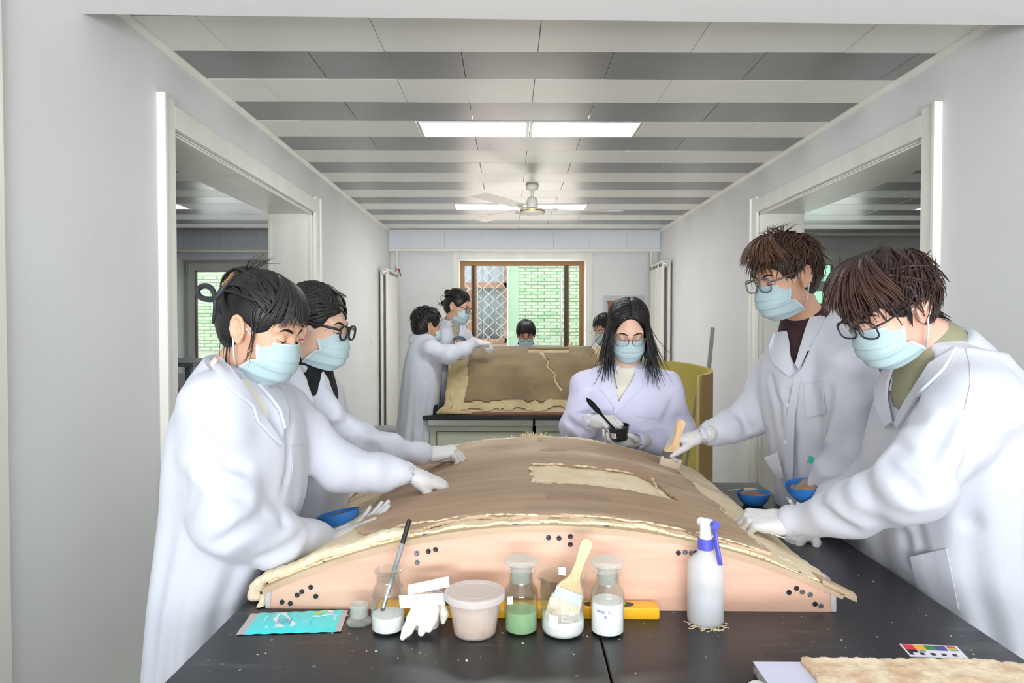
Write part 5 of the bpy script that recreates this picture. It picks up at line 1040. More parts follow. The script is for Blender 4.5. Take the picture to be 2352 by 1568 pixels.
def face_mask(H, par, open_=1.0):
    nu, nv = 41, 57; U_ = np.linspace(-1, 1, nu); Vv = np.linspace(0, 1, nv); pts = np.zeros((nu, nv, 3))
    I = lambda v, ys: np.interp(v, [0, .2, .4, .5, .6, .8, 1], ys)
    for j, v in enumerate(Vv):
        zc = -.010 - .118 * v; p = I(v, [.0995, .1100, .1145, .1150, .1135, .1060, .078]); w_ = I(v, [.0585, .0635, .066, .066, .0655, .061, .050]); fb = I(v, [.034, .040, .050, .054, .036, .010, -.004]); zb = I(v, [-.022, -.036, -.058, -.064, -.070, -.098, -.112])
        saw = ((v * 4.2 + .35) % 1.0); pl = .0062 * (saw if saw < .88 else (1 - saw) / .12 * .88) if .14 < v < .88 else 0.0
        for i, u in enumerate(U_):
            a = u * math.pi / 2; e = abs(u); z = zc + (zb - zc) * e ** 2.2; g = p + pl * (1 - e ** 4) * (.45 + .55 * e)
            cf = math.cos(a) ** .86 if abs(u) < .999 else 0.0; nose = .002 * math.exp(-(u / .16) ** 2) * max(0, 1 - v * 2.2)
            pts[i, j] = (fb + (g - fb) * cf + nose - .010 * (v == 0) * 0, w_ * math.copysign(abs(math.sin(a)) ** .95, u) * (1 + .03 * pl / .0062), z)
    q = H.pts(pts); n = np.gradient(q, axis=0); m_ = np.gradient(q, axis=1); nn = np.cross(n, m_); nn /= np.linalg.norm(nn, axis=-1)[..., None] + 1e-9
    sgn = np.sign((nn[nu // 2, nv // 2] * H.f).sum()); nn *= sgn
    o = MB().slab(q, nn, .0012).build('face_mask', M_mask, par, auto=70, label='pale blue pleated face mask')
    m = MB(); m.slab(q[:, :3], nn[:, :3], .0017); m.build('nose_strip', M_maskw, o, True); 
    for e in (0, nu - 2): m = MB(); m.slab(q[e:e + 2], nn[e:e + 2], .0018); m.build('side_seam', M_maskw, o, True)
    for sd, e in ((-1, 0), (1, nu - 1)):
        a, b = q[e, 2], q[e, nv - 4]; up, mid, dn = H.w(-.022, sd * .080, .022), H.w(-.030, sd * .081, -.010), H.w(-.012, sd * .080, -.042)
        m = MB(); m.tube([a, a * .5 + up * .5 + H.l * sd * .004, up, mid, dn, dn * .5 + b * .5 + H.l * sd * .004, b], .0021 * H.s, 6); m.build('ear_loop', M_maskw, o, True)
    return o
def glasses(H, par, m_, r=.0017, hw=.026, hh=.0205, p=2.6, rimless=False, drop=-.004):
    o = None; parts = []
    m = MB(); lens = []
    for sd in (-1, 1):
        loop = []
        for t in np.linspace(0, 2 * math.pi, 37):
            c, s_ = math.cos(t), math.sin(t); loop.append((.1090 - abs(hw * c * sd + .034 - .034) * .0 - .10 * max(0, c * sd * sd) * hw * .6, sd * (.0345 + hw * math.copysign(abs(c) ** (2 / p), c)), drop + hh * math.copysign(abs(s_) ** (2 / p), s_)))
        loop = np.array(loop); lens.append(H.pts(loop))
        if not rimless: m.tube(list(H.pts(loop)), r * H.s, 6, cap=False)
        else: m.tube(list(H.pts(loop[2:17])), r * .7 * H.s, 6)
        h0 = H.w(.105, sd * (.0345 + hw), drop + hh * .45); h1 = H.w(.082, sd * .073, drop + hh * .5); h2 = H.w(-.012, sd * .0805, .014); h3 = H.w(-.036, sd * .077, -.012); m.tube([h0, h1, h1 * .5 + h2 * .5, h2, h3], [r * H.s * 1.15] * 5, 6)
    m.tube([H.w(.1090, -.0345 + hw * .96, drop + hh * .3), H.w(.111, -.004, drop + hh * .5), H.w(.111, .004, drop + hh * .5), H.w(.1090, .0345 - hw * .96, drop + hh * .3)], r * H.s, 6)
    o = m.build('glasses', m_, par, True)
    for lp in lens:
        m = MB(); lp = lp[:-1] if np.allclose(lp[0], lp[-1]) else lp; m.prism(list(lp), H.f * -.0012); m.build('lens', M_lens, o)
    return o
M_lens = thin_glass('spectacle_lens', (.98, .99, 1), .5)
def face_details(H, F, par, gaze=True):
    def proj(lu):
        lu = np.asarray(lu, float); org = np.array([H.w(.16, a, b) for a, b in lu]); p, h = F.march(org, np.repeat(-H.f[None], len(lu), 0), 0, .14, 140); return p
    for sd in (-1, 1):
        b = proj([(sd * x, y) for x, y in ((.013, .017), (.022, .0215), (.034, .0235), (.044, .021), (.050, .017))]); m = MB(); m.tube(list(b + H.f * .0006), [.0022 * H.s, .0035 * H.s, .0034 * H.s, .0024 * H.s, .001], 6, flat=.45, nrm=H.f); m.build('eyebrow', M_brow, par, True)
        e = proj([(sd * x, y) for x, y in ((.018, -.0065), (.024, -.0085), (.031, -.0095), (.039, -.0085), (.046, -.0045))]); m = MB(); m.tube(list(e + H.f * .0008), [.0006, .0013 * H.s, .0015 * H.s, .0013 * H.s, .0007], 6); m.build('eyelashes', M_brow, par, True)
        g = proj([(sd * x, y) for x, y in ((.020, .0055), (.028, .0075), (.036, .0070), (.044, .0040))]); m = MB(); m.tube(list(g - H.f * .0002), .0006, 5); m.build('eyelid_crease', M_brow, par, True)
        c = H.w(.0770, sd * .0315, -.0062); m = MB(); m.sphere(c, .0120 * H.s, 14, H.ax); ev = H.w(.0, 0, 0)
        m.v = [v for v in m.v]; o = m.build('eye', M_eyew, par, True)
        m = MB(); gz = unit(H.f - H.u * .55); m.sphere(c + gz * .0078 * H.s, (.0056 * H.s, .0058 * H.s, .0048 * H.s), 12, axes_from(gz)); m.build('iris', M_iris, o, True)
def hand(W_, D, N, side, curls=(20, 20, 20, 20), spread=6, thumb=(40, -10, 20), sc=1.0, par=None, name='glove', h=.0025, m_=None, fore=None):
    """gloved hand: wrist W_, finger direction D, palm normal N; curls per finger in degrees per joint; thumb: (out angle, toward palm, bend)"""
    y = unit(D); z = -unit(np.asarray(N, float) - y * float(np.dot(N, y))); x = np.cross(y, z); ts = -1.0 if side == 'R' else 1.0
    Wp = np.asarray(W_, float); L_ = lambda a, b, c: Wp + sc * (x * ts * a + y * b + z * c)
    F = Field.box(Wp - .215 * sc, Wp + .215 * sc, h)
    def seg(a, b, ra, rb, k): F.cone(a, b, ra * sc, rb * sc, k * sc)
    bases = [(.027, .088), (.009, .093), (-.009, .089), (-.026, .080)]; lens_ = [(.040, .025, .020), (.044, .029, .021), (.041, .027, .021), (.032, .020, .018)]; rr = [.0092, .0094, .0090, .0080]; tips = []
    # palm
    seg(L_(0, -.034, 0), L_(0, -.015, 0), .024, .024, 0); seg(L_(.010, -.02, 0), L_(.020, .03, -.002), .019, .017, .012); seg(L_(-.010, -.02, 0), L_(-.018, .03, -.002), .018, .016, .012)
    for (bx_, by_), r_ in zip(bases, rr): seg(L_(bx_ * .55, .012, -.001), L_(bx_, by_ - .004, .002), .0155, r_ * 1.28, .012)
    seg(L_(.022, .018, -.010), L_(.020, .045, -.010), .0145, .011, .012); seg(L_(-.022, .02, -.008), L_(-.022, .06, -.006), .012, .010, .010)
    G_ = Field.box(Wp - .215 * sc, Wp + .215 * sc, h); G_.F[:] = 1.0
    for q in range(4):
        cu = curls[q]; cu = cu if hasattr(cu, '__len__') else (cu, cu * 1.15, cu * .8); bx_, by_ = bases[q]; p = L_(bx_, by_, .002); ang = 0.0; sp_ = math.radians(spread * (1.5 - q) / 1.5)
        Gq = Field.box(p - .13 * sc, p + .13 * sc, h) if False else None
        r0 = rr[q]
        for j in range(3):
            ang += math.radians(cu[j]); dr = (y * math.cos(sp_) + x * ts * math.sin(sp_)) * math.cos(ang) - z * math.sin(ang); n = p + dr * lens_[q][j] * sc; r1 = r0 * (.92 if j < 2 else .84)
            G_.cone(p, n, r0 * sc, r1 * sc, .0012); p = n; r0 = r1
        tips.append(p)
    to, tp, tb = [math.radians(a) for a in thumb]; p = L_(.021, .020, -.008); d = unit(y * math.cos(to) + x * ts * math.sin(to) - z * math.sin(tp)); n = p + d * .043 * sc; seg(p, n, .0150, .0118, .012)
    d2 = unit(d * math.cos(tb) + (y * .6 - x * ts * .8) * math.sin(tb)); n2 = n + d2 * .031 * sc; G_.cone(n, n2, .0112 * sc, .0100 * sc, .002); d3 = unit(d2 * math.cos(tb * .7) + (y * .5 - x * ts * .8) * math.sin(tb * .7)); n3 = n2 + d3 * .025 * sc; G_.cone(n2, n3, .0100 * sc, .0078 * sc, .002); tips.append(n3)
    F.F = smin(F.F, G_.F, .006 * sc)
    if fore is not None: seg(L_(0, -.03, 0), np.asarray(fore, float), .023, .026, .02)
    o = F.build(name, m_ or M_glove, par, 1); m = MB(); return o, tips
def coat_wr(amp, w, f1, w2, f2, ph=0.0):
    w = unit(w); w2 = unit(w2)
    def g(X, Y, Z, t=None): return amp * np.sin(f1 * (X * w[0] + Y * w[1] + Z * w[2]) + ph + 1.6 * np.sin(f2 * (X * w2[0] + Y * w2[1] + Z * w2[2]) + ph * 1.7))
    return g
def axis_nonuni(lo, hi, flo, fhi, hf, hc):
    a = list(np.arange(flo, fhi + hf, hf)); l_ = []; p = flo; st_ = hf
    while p > lo: st_ = min(st_ * 1.25, hc); p -= st_; l_.append(p)
    r_ = []; p = a[-1]; st_ = hf
    while p < hi: st_ = min(st_ * 1.25, hc); p += st_; r_.append(p)
    return np.array(l_[::-1] + a + r_)
class Person:
    def __init__(s, label, head, byaw, secs, neck, arms, sc=1.0, hf=.0027, hc=.0062, coat=None, skin=None, shirt=None, V=None, seed=1, fold=.042, hem=.42, inner=.86, floor=True, cshift=None):
        """head: (px, py, d, yaw, pitch, roll); secs: (py, left px, right px, distance, half depth); neck: (px, py, d); arms: dict side -> points (px, py, d, radius)"""
        s.coat_m = coat or M_coat; s.seed = seed; s.byaw = math.radians(byaw); s.fd = A(math.cos(s.byaw), math.sin(s.byaw), 0)
        s.H = Head(P(*head[:3]), *head[3:6], sc)
        if len(head) > 6: h0 = s.H; s.H = Head(h0.c - (h0.w(-.008, .080 * head[6], -.010) - h0.c), *head[3:6], sc)
        H = s.H; s.neck = P(*neck)
        S_ = []
        for py, pl_, pr_, d, b in secs:
            a_, c_ = P(pl_, py, d), P(pr_, py, d); mid = (a_ + c_) / 2; w_ = float(np.linalg.norm(a_ - c_)) / 2; S_.append((mid[2], mid[0], mid[1], w_, b, 0.0))
        S_.sort(); z0 = S_[0]
        if z0[0] > hem: S_.insert(0, (hem, z0[1], z0[2], z0[3] * 1.06, z0[4] * 1.04, 0.0))
        s.secs = S_; s.arms = {k: [(P(*q[:3]), q[3]) for q in v] for k, v in arms.items()}
        hip = np.array([np.interp(.9, [q[0] for q in S_], [q[i] for q in S_]) for i in (1, 2)]); s.hip = hip; fx = hip.copy() if cshift is None else hip + np.array(cshift)
        s.root = thing('person', label, 'person', (float(fx[0]), float(fx[1]), 0.0)); par = s.root
        skin = skin or M_skin
        # ---- body: one continuous surface, finely sampled round the head
        lo = np.minimum(H.c - .16, A(fx[0] - .3, fx[1] - .3, 0)); hi = np.maximum(H.c + .16, A(fx[0] + .3, fx[1] + .3, 0))
        for v in s.arms.values():
            for p, r in v: lo = np.minimum(lo, p - .1); hi = np.maximum(hi, p + .1)
        lo[2] = -.01; hb = .128
        F = Field(*[axis_nonuni(lo[i], hi[i], H.c[i] - hb, H.c[i] + hb, hf, .016) for i in range(3)])
        H.build(F); F.cone(H.w(-.022, 0, -.050), s.neck, .050 * sc, .056 * sc, .03 * sc)
        F.cone(s.neck, s.neck - A(0, 0, .08), .056, .070, .05)
        top = [q for q in S_ if q[0] > .55]; F.stack([(z, cx, cy, a * .55, b * .55, y) for z, cx, cy, a, b, y in top], .04)
        for v in s.arms.values():
            p = [q[0] for q in v]; p[-1] = p[-1] * .55 + p[-2] * .45; r = [.036, .032, .026, .018, .018][:len(p)]; F.chain(p, r, .03)
        lat = A(-s.fd[1], s.fd[0], 0); s.feet = []
        for q in (-1, 1):
            h_ = A(hip[0], hip[1], .9) + lat * q * .08; ft = A(fx[0], fx[1], 0) + lat * q * .10; F.chain([h_, (h_ + ft + A(0, 0, .07)) / 2 + s.fd * .015, ft + A(0, 0, .07)], [.075, .05, .038], .03); F.cone(ft + A(0, 0, .036), ft + s.fd * .14 + A(0, 0, .03), .036, .028, .02); s.feet.append((h_, ft))
        s.F = F; s.body = F.build('body', skin, par, 1)
        face_details(H, F, par)
        # ---- trousers and shoes
        for h_, ft in s.feet:
            T_ = Field.box(np.minimum(h_, ft) - .13, np.maximum(h_, ft) + .13, .012); T_.chain([h_ - A(0, 0, .02), (h_ + ft) / 2 + s.fd * .015 + A(0, 0, .03), ft + A(0, 0, .085)], [.095, .075, .058], .03); T_.build('trouser_leg', M_trous, par, 1)
            B_ = Field.box(ft - A(.22, .22, .01), ft + A(.22, .22, .14), .008); B_.cone(ft + A(0, 0, .045) - s.fd * .03, ft + s.fd * .16 + A(0, 0, .04), .047, .042, .02); B_.cone(ft + A(0, 0, .05), ft + A(0, 0, .1), .046, .042, .02); B_.put(lambda X, Y, Z: (.004 - Z) + 0 * X + 0 * Y, ft - .25, ft + .25, .004, 's') if False else None; V_, Q_ = B_.mesh(1); V_[:, 2] = np.maximum(V_[:, 2], .002); np_mesh('shoe', V_, Q_, M_shoe, par)
        # ---- lab coat
        lo = A(min(q[1] - max(q[3], q[4]) for q in S_), min(q[2] - max(q[3], q[4]) for q in S_), S_[0][0]) - .03; hi = A(max(q[1] + max(q[3], q[4]) for q in S_), max(q[2] + max(q[3], q[4]) for q in S_), s.neck[2] + .03) + .03
        for v in s.arms.values():
            for p, r in v: lo = np.minimum(lo, p - r - .03); hi = np.maximum(hi, p + r + .03)
        C_ = Field.box(lo, hi, hc); s.C = C_; R0 = random.Random(seed); ph = [R0.uniform(0, 6.28) for _ in range(8)]; zt = S_[-1][0]
        def fold_fn(ang, Z):
            am = fold * np.clip((zt - Z) / .55, .12, 1.0); return 1 + am * (.6 * np.cos(7 * ang + ph[0] + 2.2 * Z) + .5 * np.cos(11 * ang + ph[1] - 3 * Z) + .35 * np.cos(17 * ang + ph[2] + 4 * Z))
        C_.stack(S_, 0, 'u', fold_fn, 2.3)
        for i, (k, v) in enumerate(s.arms.items()):
            sh, r0 = v[0]; C_.cone(s.neck - A(0, 0, .02), sh + A(0, 0, .008), .058, r0 * .88, .055)
            pts = [q[0] for q in v]; rs = [q[1] for q in v]
            for j in range(len(pts) - 1):
                ax = unit(pts[j + 1] - pts[j]); sd = unit(np.cross(ax, A(.3, .5, .8))); bend = 1.0 if j else .7
                g = coat_wr(.0038 * bend, ax + sd * .8, 78, sd + ax * .4, 31, ph[3] + j); g2 = coat_wr(.0046, ax * .5 - sd, 44, ax, 27, ph[4] + i)
                C_.cone(pts[j], pts[j + 1], rs[j], rs[j + 1], .03 if j == 0 else .02, 'u', (lambda g, g2: lambda X, Y, Z, t: g(X, Y, Z) * (1 - .4 * t) + g2(X, Y, Z))(g, g2))
            e, e0 = pts[-1], pts[-2]; ax = unit(e - e0); C_.cone(e - ax * .004, e + ax * (rs[-1] + .004), rs[-1] * .80, rs[-1] * .86, .003, 's')
        s.inner = inner; s.shirt_m = shirt; s.V = V
    def cut(s, pts, r, k=.012): s.C.chain(pts, r, k, 's'); return s
    def vneck(s, pix, radii, d0=.8, d1=3.2, depth=.3):
        s.C0 = Field(*s.C.ax); s.C0.F = s.C.F.copy(); p, n, h = s.C.pix(pix, d0, d1); s.vp = p
        s.C.chain([q + m_ * r * depth for q, m_, r in zip(p, n, radii)], radii, .010, 's'); return s
    def tubes(s, pix, r, sink=.4, sub=False, k=.012, d0=.8, d1=3.2):
        p, n, h = s.C.pix(pix, d0, d1); rr_ = r if hasattr(r, '__len__') else [r] * len(p); m_ = len(p)
        if sub: s.C.chain([q + w * rr_[i] * sink for i, (q, w) in enumerate(zip(p, n))], rr_, k, 's')
        else: s.C.chain([q - w * rr_[i] * sink for i, (q, w) in enumerate(zip(p, n))], rr_, k)
        return s
    def finish_coat(s, keep=None): s.coat = s.C.build('lab_coat', s.coat_m, s.root, 1); return s.coat
    def patch(s, left, right, name='lapel', m_=None, th=.007, off=.001, parent='coat', n=14, m=7, d0=.8, d1=3.2, F=None):
        """cloth piece laid on the coat between two measured edges"""
        def rs(pl):
            pl = np.asarray(pl, float); t = np.concatenate([[0], np.cumsum(np.linalg.norm(np.diff(pl, axis=0), axis=1))]); t /= t[-1]; q = np.linspace(0, 1, n); return np.stack([np.interp(q, t, pl[:, 0]), np.interp(q, t, pl[:, 1])], 1)
        a, b = rs(left), rs(right); g = np.array([[a[i] * (1 - k) + b[i] * k for k in np.linspace(0, 1, m)] for i in range(n)])
        p, nn, h = (F or getattr(s, 'C0', s.C)).pix(g.reshape(-1, 2), d0, d1); p = p.reshape(n, m, 3); nn = nn.reshape(n, m, 3)
        # keep the cloth on one sheet: pull stray depths back to the median of their neighbours
        dep = (p - CAM) @ FV
        for _ in range(6):
            md = dep.copy(); pd = np.pad(dep, 1, mode='edge'); st_ = np.stack([pd[i:i + n, j:j + m] for i in range(3) for j in range(3)]); med = np.median(st_, 0); md = np.where(np.abs(dep - med) > .012, med, dep); dep = md
        dr = np.array([ray(x, y) for x, y in g.reshape(-1, 2)]).reshape(n, m, 3); p = CAM + dr * (dep / (dr @ FV))[..., None]
        nn = nn / (np.linalg.norm(nn, axis=-1, keepdims=True) + 1e-9); cz = unit(nn.reshape(-1, 3).mean(0)); nn = nn * .5 + cz * .5; nn /= np.linalg.norm(nn, axis=-1, keepdims=True)
        o = MB().slab(p + nn * off, nn, th).build(name, m_ or s.coat_m, s.coat if parent == 'coat' else parent, auto=60); return o
    def collar(s, r1=.066, r2=.098, h1=.036, h2=-.030, span=150, tilt=0.0, lean=None, th=.005, m_=None, drop=.045):
        b = s.byaw + math.pi; ax = unit(A(0, 0, 1) + (A(*lean) if lean is not None else A(0, 0, 0))); n = 33; rows = 7; g = np.zeros((n, rows, 3)); x0 = unit(-s.fd - ax * float(-s.fd @ ax)); y0 = np.cross(ax, x0)
        for i, ph in enumerate(np.radians(np.linspace(-span, span, n))):
            fr = (1 - math.cos(ph)) / 2
            for j, t in enumerate(np.linspace(0, 1, rows)):
                if t < .3: k = t / .3; r = r1 + (.006) * k; h = h1 - .012 + .012 * math.sin(k * math.pi / 2)
                else: k = (t - .3) / .7; r = r1 + .006 + (r2 - r1 - .006) * k ** .9; h = h1 - (h1 - h2) * k
                if t == 0: h = h1 - .03
                h -= drop * fr ** 1.5; r *= 1 + .12 * fr
                g[i, j] = s.neck + (x0 * math.cos(ph) + y0 * math.sin(ph)) * r + ax * h
        nn = np.cross(np.gradient(g, axis=0), np.gradient(g, axis=1)); nn /= np.linalg.norm(nn, axis=-1, keepdims=True) + 1e-9; out = g - s.neck; sg = np.sign((nn[n // 2, rows - 2] * out[n // 2, rows - 2]).sum()); nn *= sg
        return MB().slab(g, nn, th).build('collar', m_ or s.coat_m, s.coat, auto=70)
    def shirt(s, m_, z0, k=.9, up=.02, neckr=.066, name='shirt', rise=.0):
        S_ = [(z, cx, cy, a * k, b * k, y) for z, cx, cy, a, b, y in s.secs]; zt = S_[-1][0]
        F = Field.box(A(min(q[1] - max(q[3], q[4]) for q in S_), min(q[2] - max(q[3], q[4]) for q in S_), z0) - .02, A(max(q[1] + max(q[3], q[4]) for q in S_), max(q[2] + max(q[3], q[4]) for q in S_), s.neck[2] + .1) + .02, .008)
        zs = [q[0] for q in S_]; it = [tuple(np.interp(z0, zs, [q[i] for q in S_]) for i in range(1, 6))]
        F.stack([(z0,) + it[0]] + [q for q in S_ if q[0] > z0 + .01], 0)
        for v in s.arms.values(): F.cone(s.neck - A(0, 0, .03), v[0][0] - A(0, 0, .01), .05, v[0][1] * .75, .05)
        F.cone(s.neck - A(0, 0, .012), s.neck - A(0, 0, .10), neckr, .086, .04)
        d = unit(s.H.w(-.022, 0, -.05) - s.neck); F.cone(s.neck - A(0, 0, .05), s.neck + d * rise, neckr * 1.15, neckr, .03)
        o = F.build(name, m_, s.root, 1); s.shirtF = F; return o
    def seam(s, pix, d0=.8, d1=3.2, r=.0013):
        pix = np.asarray(pix, float); t = np.linspace(0, 1, len(pix)); q = np.linspace(0, 1, 18); p, n, h = s.C.pix(np.stack([np.interp(q, t, pix[:, 0]), np.interp(q, t, pix[:, 1])], 1), d0, d1); m = MB(); m.tube(list(p + n * .0006), r, 5); m.build('seam', s.coat_m, s.coat, True)
    def button(s, pix, r=.006, d0=.8, d1=3.2):
        p, n, h = s.C.pix([pix], d0, d1); m = MB(); m.lathe([(0, .001), (r, .001), (r, .003), (r * .8, .0038), (r * .5, .003), (0, .003)], p[0] + n[0] * .003, 14, axes_from(n[0])); m.build('button', M_hw, s.coat, auto=50)
M_skin = skin_mat('skin_light', RGB(226, 184, 160)); M_skin2 = skin_mat('skin_warm', RGB(218, 170, 142)); M_skin3 = skin_mat('skin_tan', RGB(196, 146, 118)); M_skin4 = skin_mat('skin_pink', RGB(230, 180, 158))
M_blackcloth = mat('black_knit', RGB(22, 22, 24), .9); M_creamcloth = mat('cream_knit', RGB(238, 232, 216), .85); M_plum = mat('plum_tee', RGB(58, 36, 38), .85); M_khaki = mat('khaki_tee', RGB(150, 148, 122), .85)
# ---------------------------------------------------------------- woman with the claw clip
p1 = Person('woman with a black claw clip in her bun, white coat, holding a blue bowl', (548, 757, 1.495, -14, 20, 0, -1), -22,
    [(872, 478, 600, 1.60, .10), (905, 440, 642, 1.60, .145), (960, 414, 682, 1.60, .175), (1050, 402, 694, 1.60, .185), (1150, 397, 690, 1.62, .185), (1250, 390, 650, 1.62, .19), (1340, 385, 606, 1.62, .195), (1500, 374, 590, 1.62, .20), (1750, 350, 585, 1.62, .21)], (546, 868, 1.60),
    {'R': [(500, 935, 1.47, .072), (524, 1196, 1.44, .070), (632, 1237, 1.52, .058), (756, 1240, 1.665, .032)], 'L': [(652, 955, 1.78, .070), (776, 1074, 1.78, .060), (862, 1083, 1.80, .050), (940, 1089, 1.83, .034)]}, .905, skin=M_skin2, seed=3, cshift=(-.14, 0))
H = p1.H; p1.vneck([(575, 880), (604, 925), (632, 975), (648, 1010)], [.045, .034, .022, .008], 1.2, 2.0, .2)
p1.tubes([(655, 905), (664, 1000), (660, 1100), (652, 1200)], .010, .2, True, .012, 1.2, 2.0)
for q in ([(470, 1000), (520, 1060), (560, 1075)], [(455, 1060), (510, 1120), (560, 1140)], [(500, 1250), (560, 1215), (605, 1180)], [(600, 1285), (660, 1262), (700, 1225)]): p1.tubes(q, .012, .35, True, .02, 1.1, 2.0)
p1.finish_coat(); p1.collar(.068, .100, .034, -.03, 140, lean=(.28, -.06, 0)); p1.shirt(M_creamcloth, .95, .86, rise=.0)
p1.patch([(487, 849), (539, 905), (575, 930), (583, 942), (584, 964), (640, 1022)], [(507, 824), (545, 872), (572, 910), (590, 942), (612, 972), (648, 1024)], 'lapel', d0=1.2, d1=2.0); p1.patch([(590, 883), (624, 922), (640, 945), (651, 985)], [(614, 876), (645, 905), (657, 940), (657, 985)], 'lapel', d0=1.2, d1=2.2)
p1.seam([(668, 1022), (704, 1018)], 1.2, 2.0); p1.seam([(668, 1022), (672, 1090), (684, 1120)], 1.2, 2.0, .0009)
face_mask(H, p1.root)
hr = Hair(H, 11); CF = Field.box(H.c - .2, H.c + .22, .004)
hr.cap(CF, (.090, -.042, .070, .070, .094), .012); H.ell(CF, (-.082, -.004, .086), (.044, .048, .042), .02); H.ell(CF, (-.100, .0, .020), (.030, .044, .060), .03)
hr.sweep(200, lambda r: hdir(r.choice((-1, 1)) * r.uniform(25, 88), r.uniform(8, 62)), lambda r: hdir(180 + r.uniform(-35, 35), r.uniform(8, 55)), .0052, (.008, .016))
hr.sweep(90, lambda r: hdir(r.choice((-1, 1)) * r.uniform(100, 150), r.uniform(-42, 0)), lambda r: hdir(180 + r.uniform(-25, 25), r.uniform(10, 40)), .005, (.006, .014))
for _ in range(130):                                                 # fringe
    a = hr.r.uniform(-62, 62); e0 = hr.r.uniform(58, 80); e1 = hr.r.uniform(2, 12) - abs(a) * .22; hr.lock([hsurf(hdir(a * (.55 + .45 * t), e0 + (e1 - e0) * t), .012 + .008 * math.sin(math.pi * t) + (.012 * t * t)) for t in np.linspace(0, 1, 9)], .0042 * hr.r.uniform(.6, 1.2), taper=(.6, 1, .12))
for sd in (-1, 1):
    for _ in range(5):                                              # wisps before the ear and down the neck
        a = hr.r.uniform(58, 76); hr.lock([hsurf(hdir(sd * a, 28), .012), hsurf(hdir(sd * (a + 2), 5), .012), (.034 + hr.r.uniform(-.012, .012), sd * .071, -.05), (.030 + hr.r.uniform(-.015, .012), sd * .068, -.075 - hr.r.uniform(0, .02))], .0014, taper=(.8, 1, .1))
    for _ in range(9): x = hr.r.uniform(-.06, -.025); hr.lock([(x, sd * .066, -.04), (x + .005, sd * .062, -.08), (x + .02, sd * (.055 + hr.r.uniform(0, .01)), -.12 - hr.r.uniform(0, .06))], .0016, taper=(1, 1, .2))
for k in range(60):                                                  # twisted bun
    g = hr.r.uniform(0, 6.28); x0 = hr.r.uniform(-.028, .03); hr.lock([A(-.082 - .046 * math.cos(t * 2.4 + g) * math.cos(x0 * 22), x0 * 1.7 + .012 * math.sin(t * 3 + g), .086 + .044 * math.sin(t * 2.4 + g) * math.cos(x0 * 22)) for t in np.linspace(0, 1, 9)], .006)
for k in range(9): a = hr.r.uniform(-.02, .02); hr.lock([(-.08, a, .125), (-.065 + hr.r.uniform(-.01, .01), a * 1.6, .150), (-.045 + hr.r.uniform(-.02, .02), a * 2.2, .172 + hr.r.uniform(-.012, .012))], .0014, taper=(1, 1, .3))
hair1 = hr.finish(CF, M_hblack, p1.root, 'black hair twisted up in a bun, with a fringe')
M_clip = mat('matt_black_clip', RGB(40, 42, 46), .5); M_gold = mat('gold_letter', RGB(235, 190, 120), .25, metal=.85)
m = MB(); sgn = -1
lp = [(541, 628, 1.475), (528, 643, 1.468), (513, 660, 1.464), (503, 676, 1.464), (494, 686, 1.466), (478, 688, 1.47), (461, 684, 1.475), (452, 672, 1.48), (456, 660, 1.48), (470, 655, 1.475), (484, 659, 1.47), (492, 672, 1.466), (495, 692, 1.466), (494, 715, 1.472), (489, 742, 1.48)]
cpts = np.array([P(*q) for q in lp]); cq = np.stack([np.interp(np.linspace(0, 14, 57), np.arange(15), cpts[:, i]) for i in range(3)], 1); cq[2:-2] = (cq[:-4] + cq[1:-3] + cq[2:-2] + cq[3:-1] + cq[4:]) / 5; m.tube(list(cq), list(np.interp(np.linspace(0, 14, 57), np.arange(15), [.0052, .0056, .006, .006, .0062, .0062, .0062, .006, .006, .006, .0058, .0055, .005, .0045, .003])), 10); clip = m.build('claw_clip', M_clip, hair1, True, label='matt black claw clip with gold letters')
mt = MB(); d_ = unit(cpts[0] - cpts[2]); nrm_ = unit(-H.l + .15 * H.f * 0); up_ = unit(np.cross(nrm_, d_)); up_ = up_ if up_[2] > 0 else -up_; nn_ = np.cross(d_, up_); text_on(mt, 'minmin', .0125, (cpts[0] + cpts[2]) / 2 + nn_ * .0066 * np.sign(nn_ @ -H.l), d_, up_, .0012); q_ = mt.build('gold_lettering', M_gold, p1.root)
q_.parent = hair1; q_.matrix_parent_inverse = Matrix()
clip.matrix_parent_inverse = Matrix()
hand(P(764, 1246, 1.65), A(.70, .58, .36), A(-.34, -.16, .92), 'R', [(4, 12, 8), (4, 12, 8), (4, 12, 8), (6, 14, 8)], 6, (30, 4, 4), .9, p1.root, fore=P(735, 1240, 1.64))
hand(P(951, 1090, 1.835), A(.86, .16, -.36), A(-.35, .0, -.94), 'L', [(18, 12, 6), (52, 62, 40), (62, 66, 40), (66, 66, 42)], 4, (26, 34, 22), .97, p1.root, fore=P(920, 1089, 1.82))
spatula('putty_spatula', 'thin steel spatula pressed on the mould under the pointing gloved finger', [(P(1003, 1124, 1.86), A(-.1, 1, .15), .006), (P(1030, 1121, 1.87), A(-.1, 1, .1), .014), (P(1066, 1118, 1.885), A(-.1, 1, .05), .013)], [P(1006, 1124, 1.86), P(985, 1112, 1.855), P(962, 1102, 1.85)], [.0028, .004, .0045])
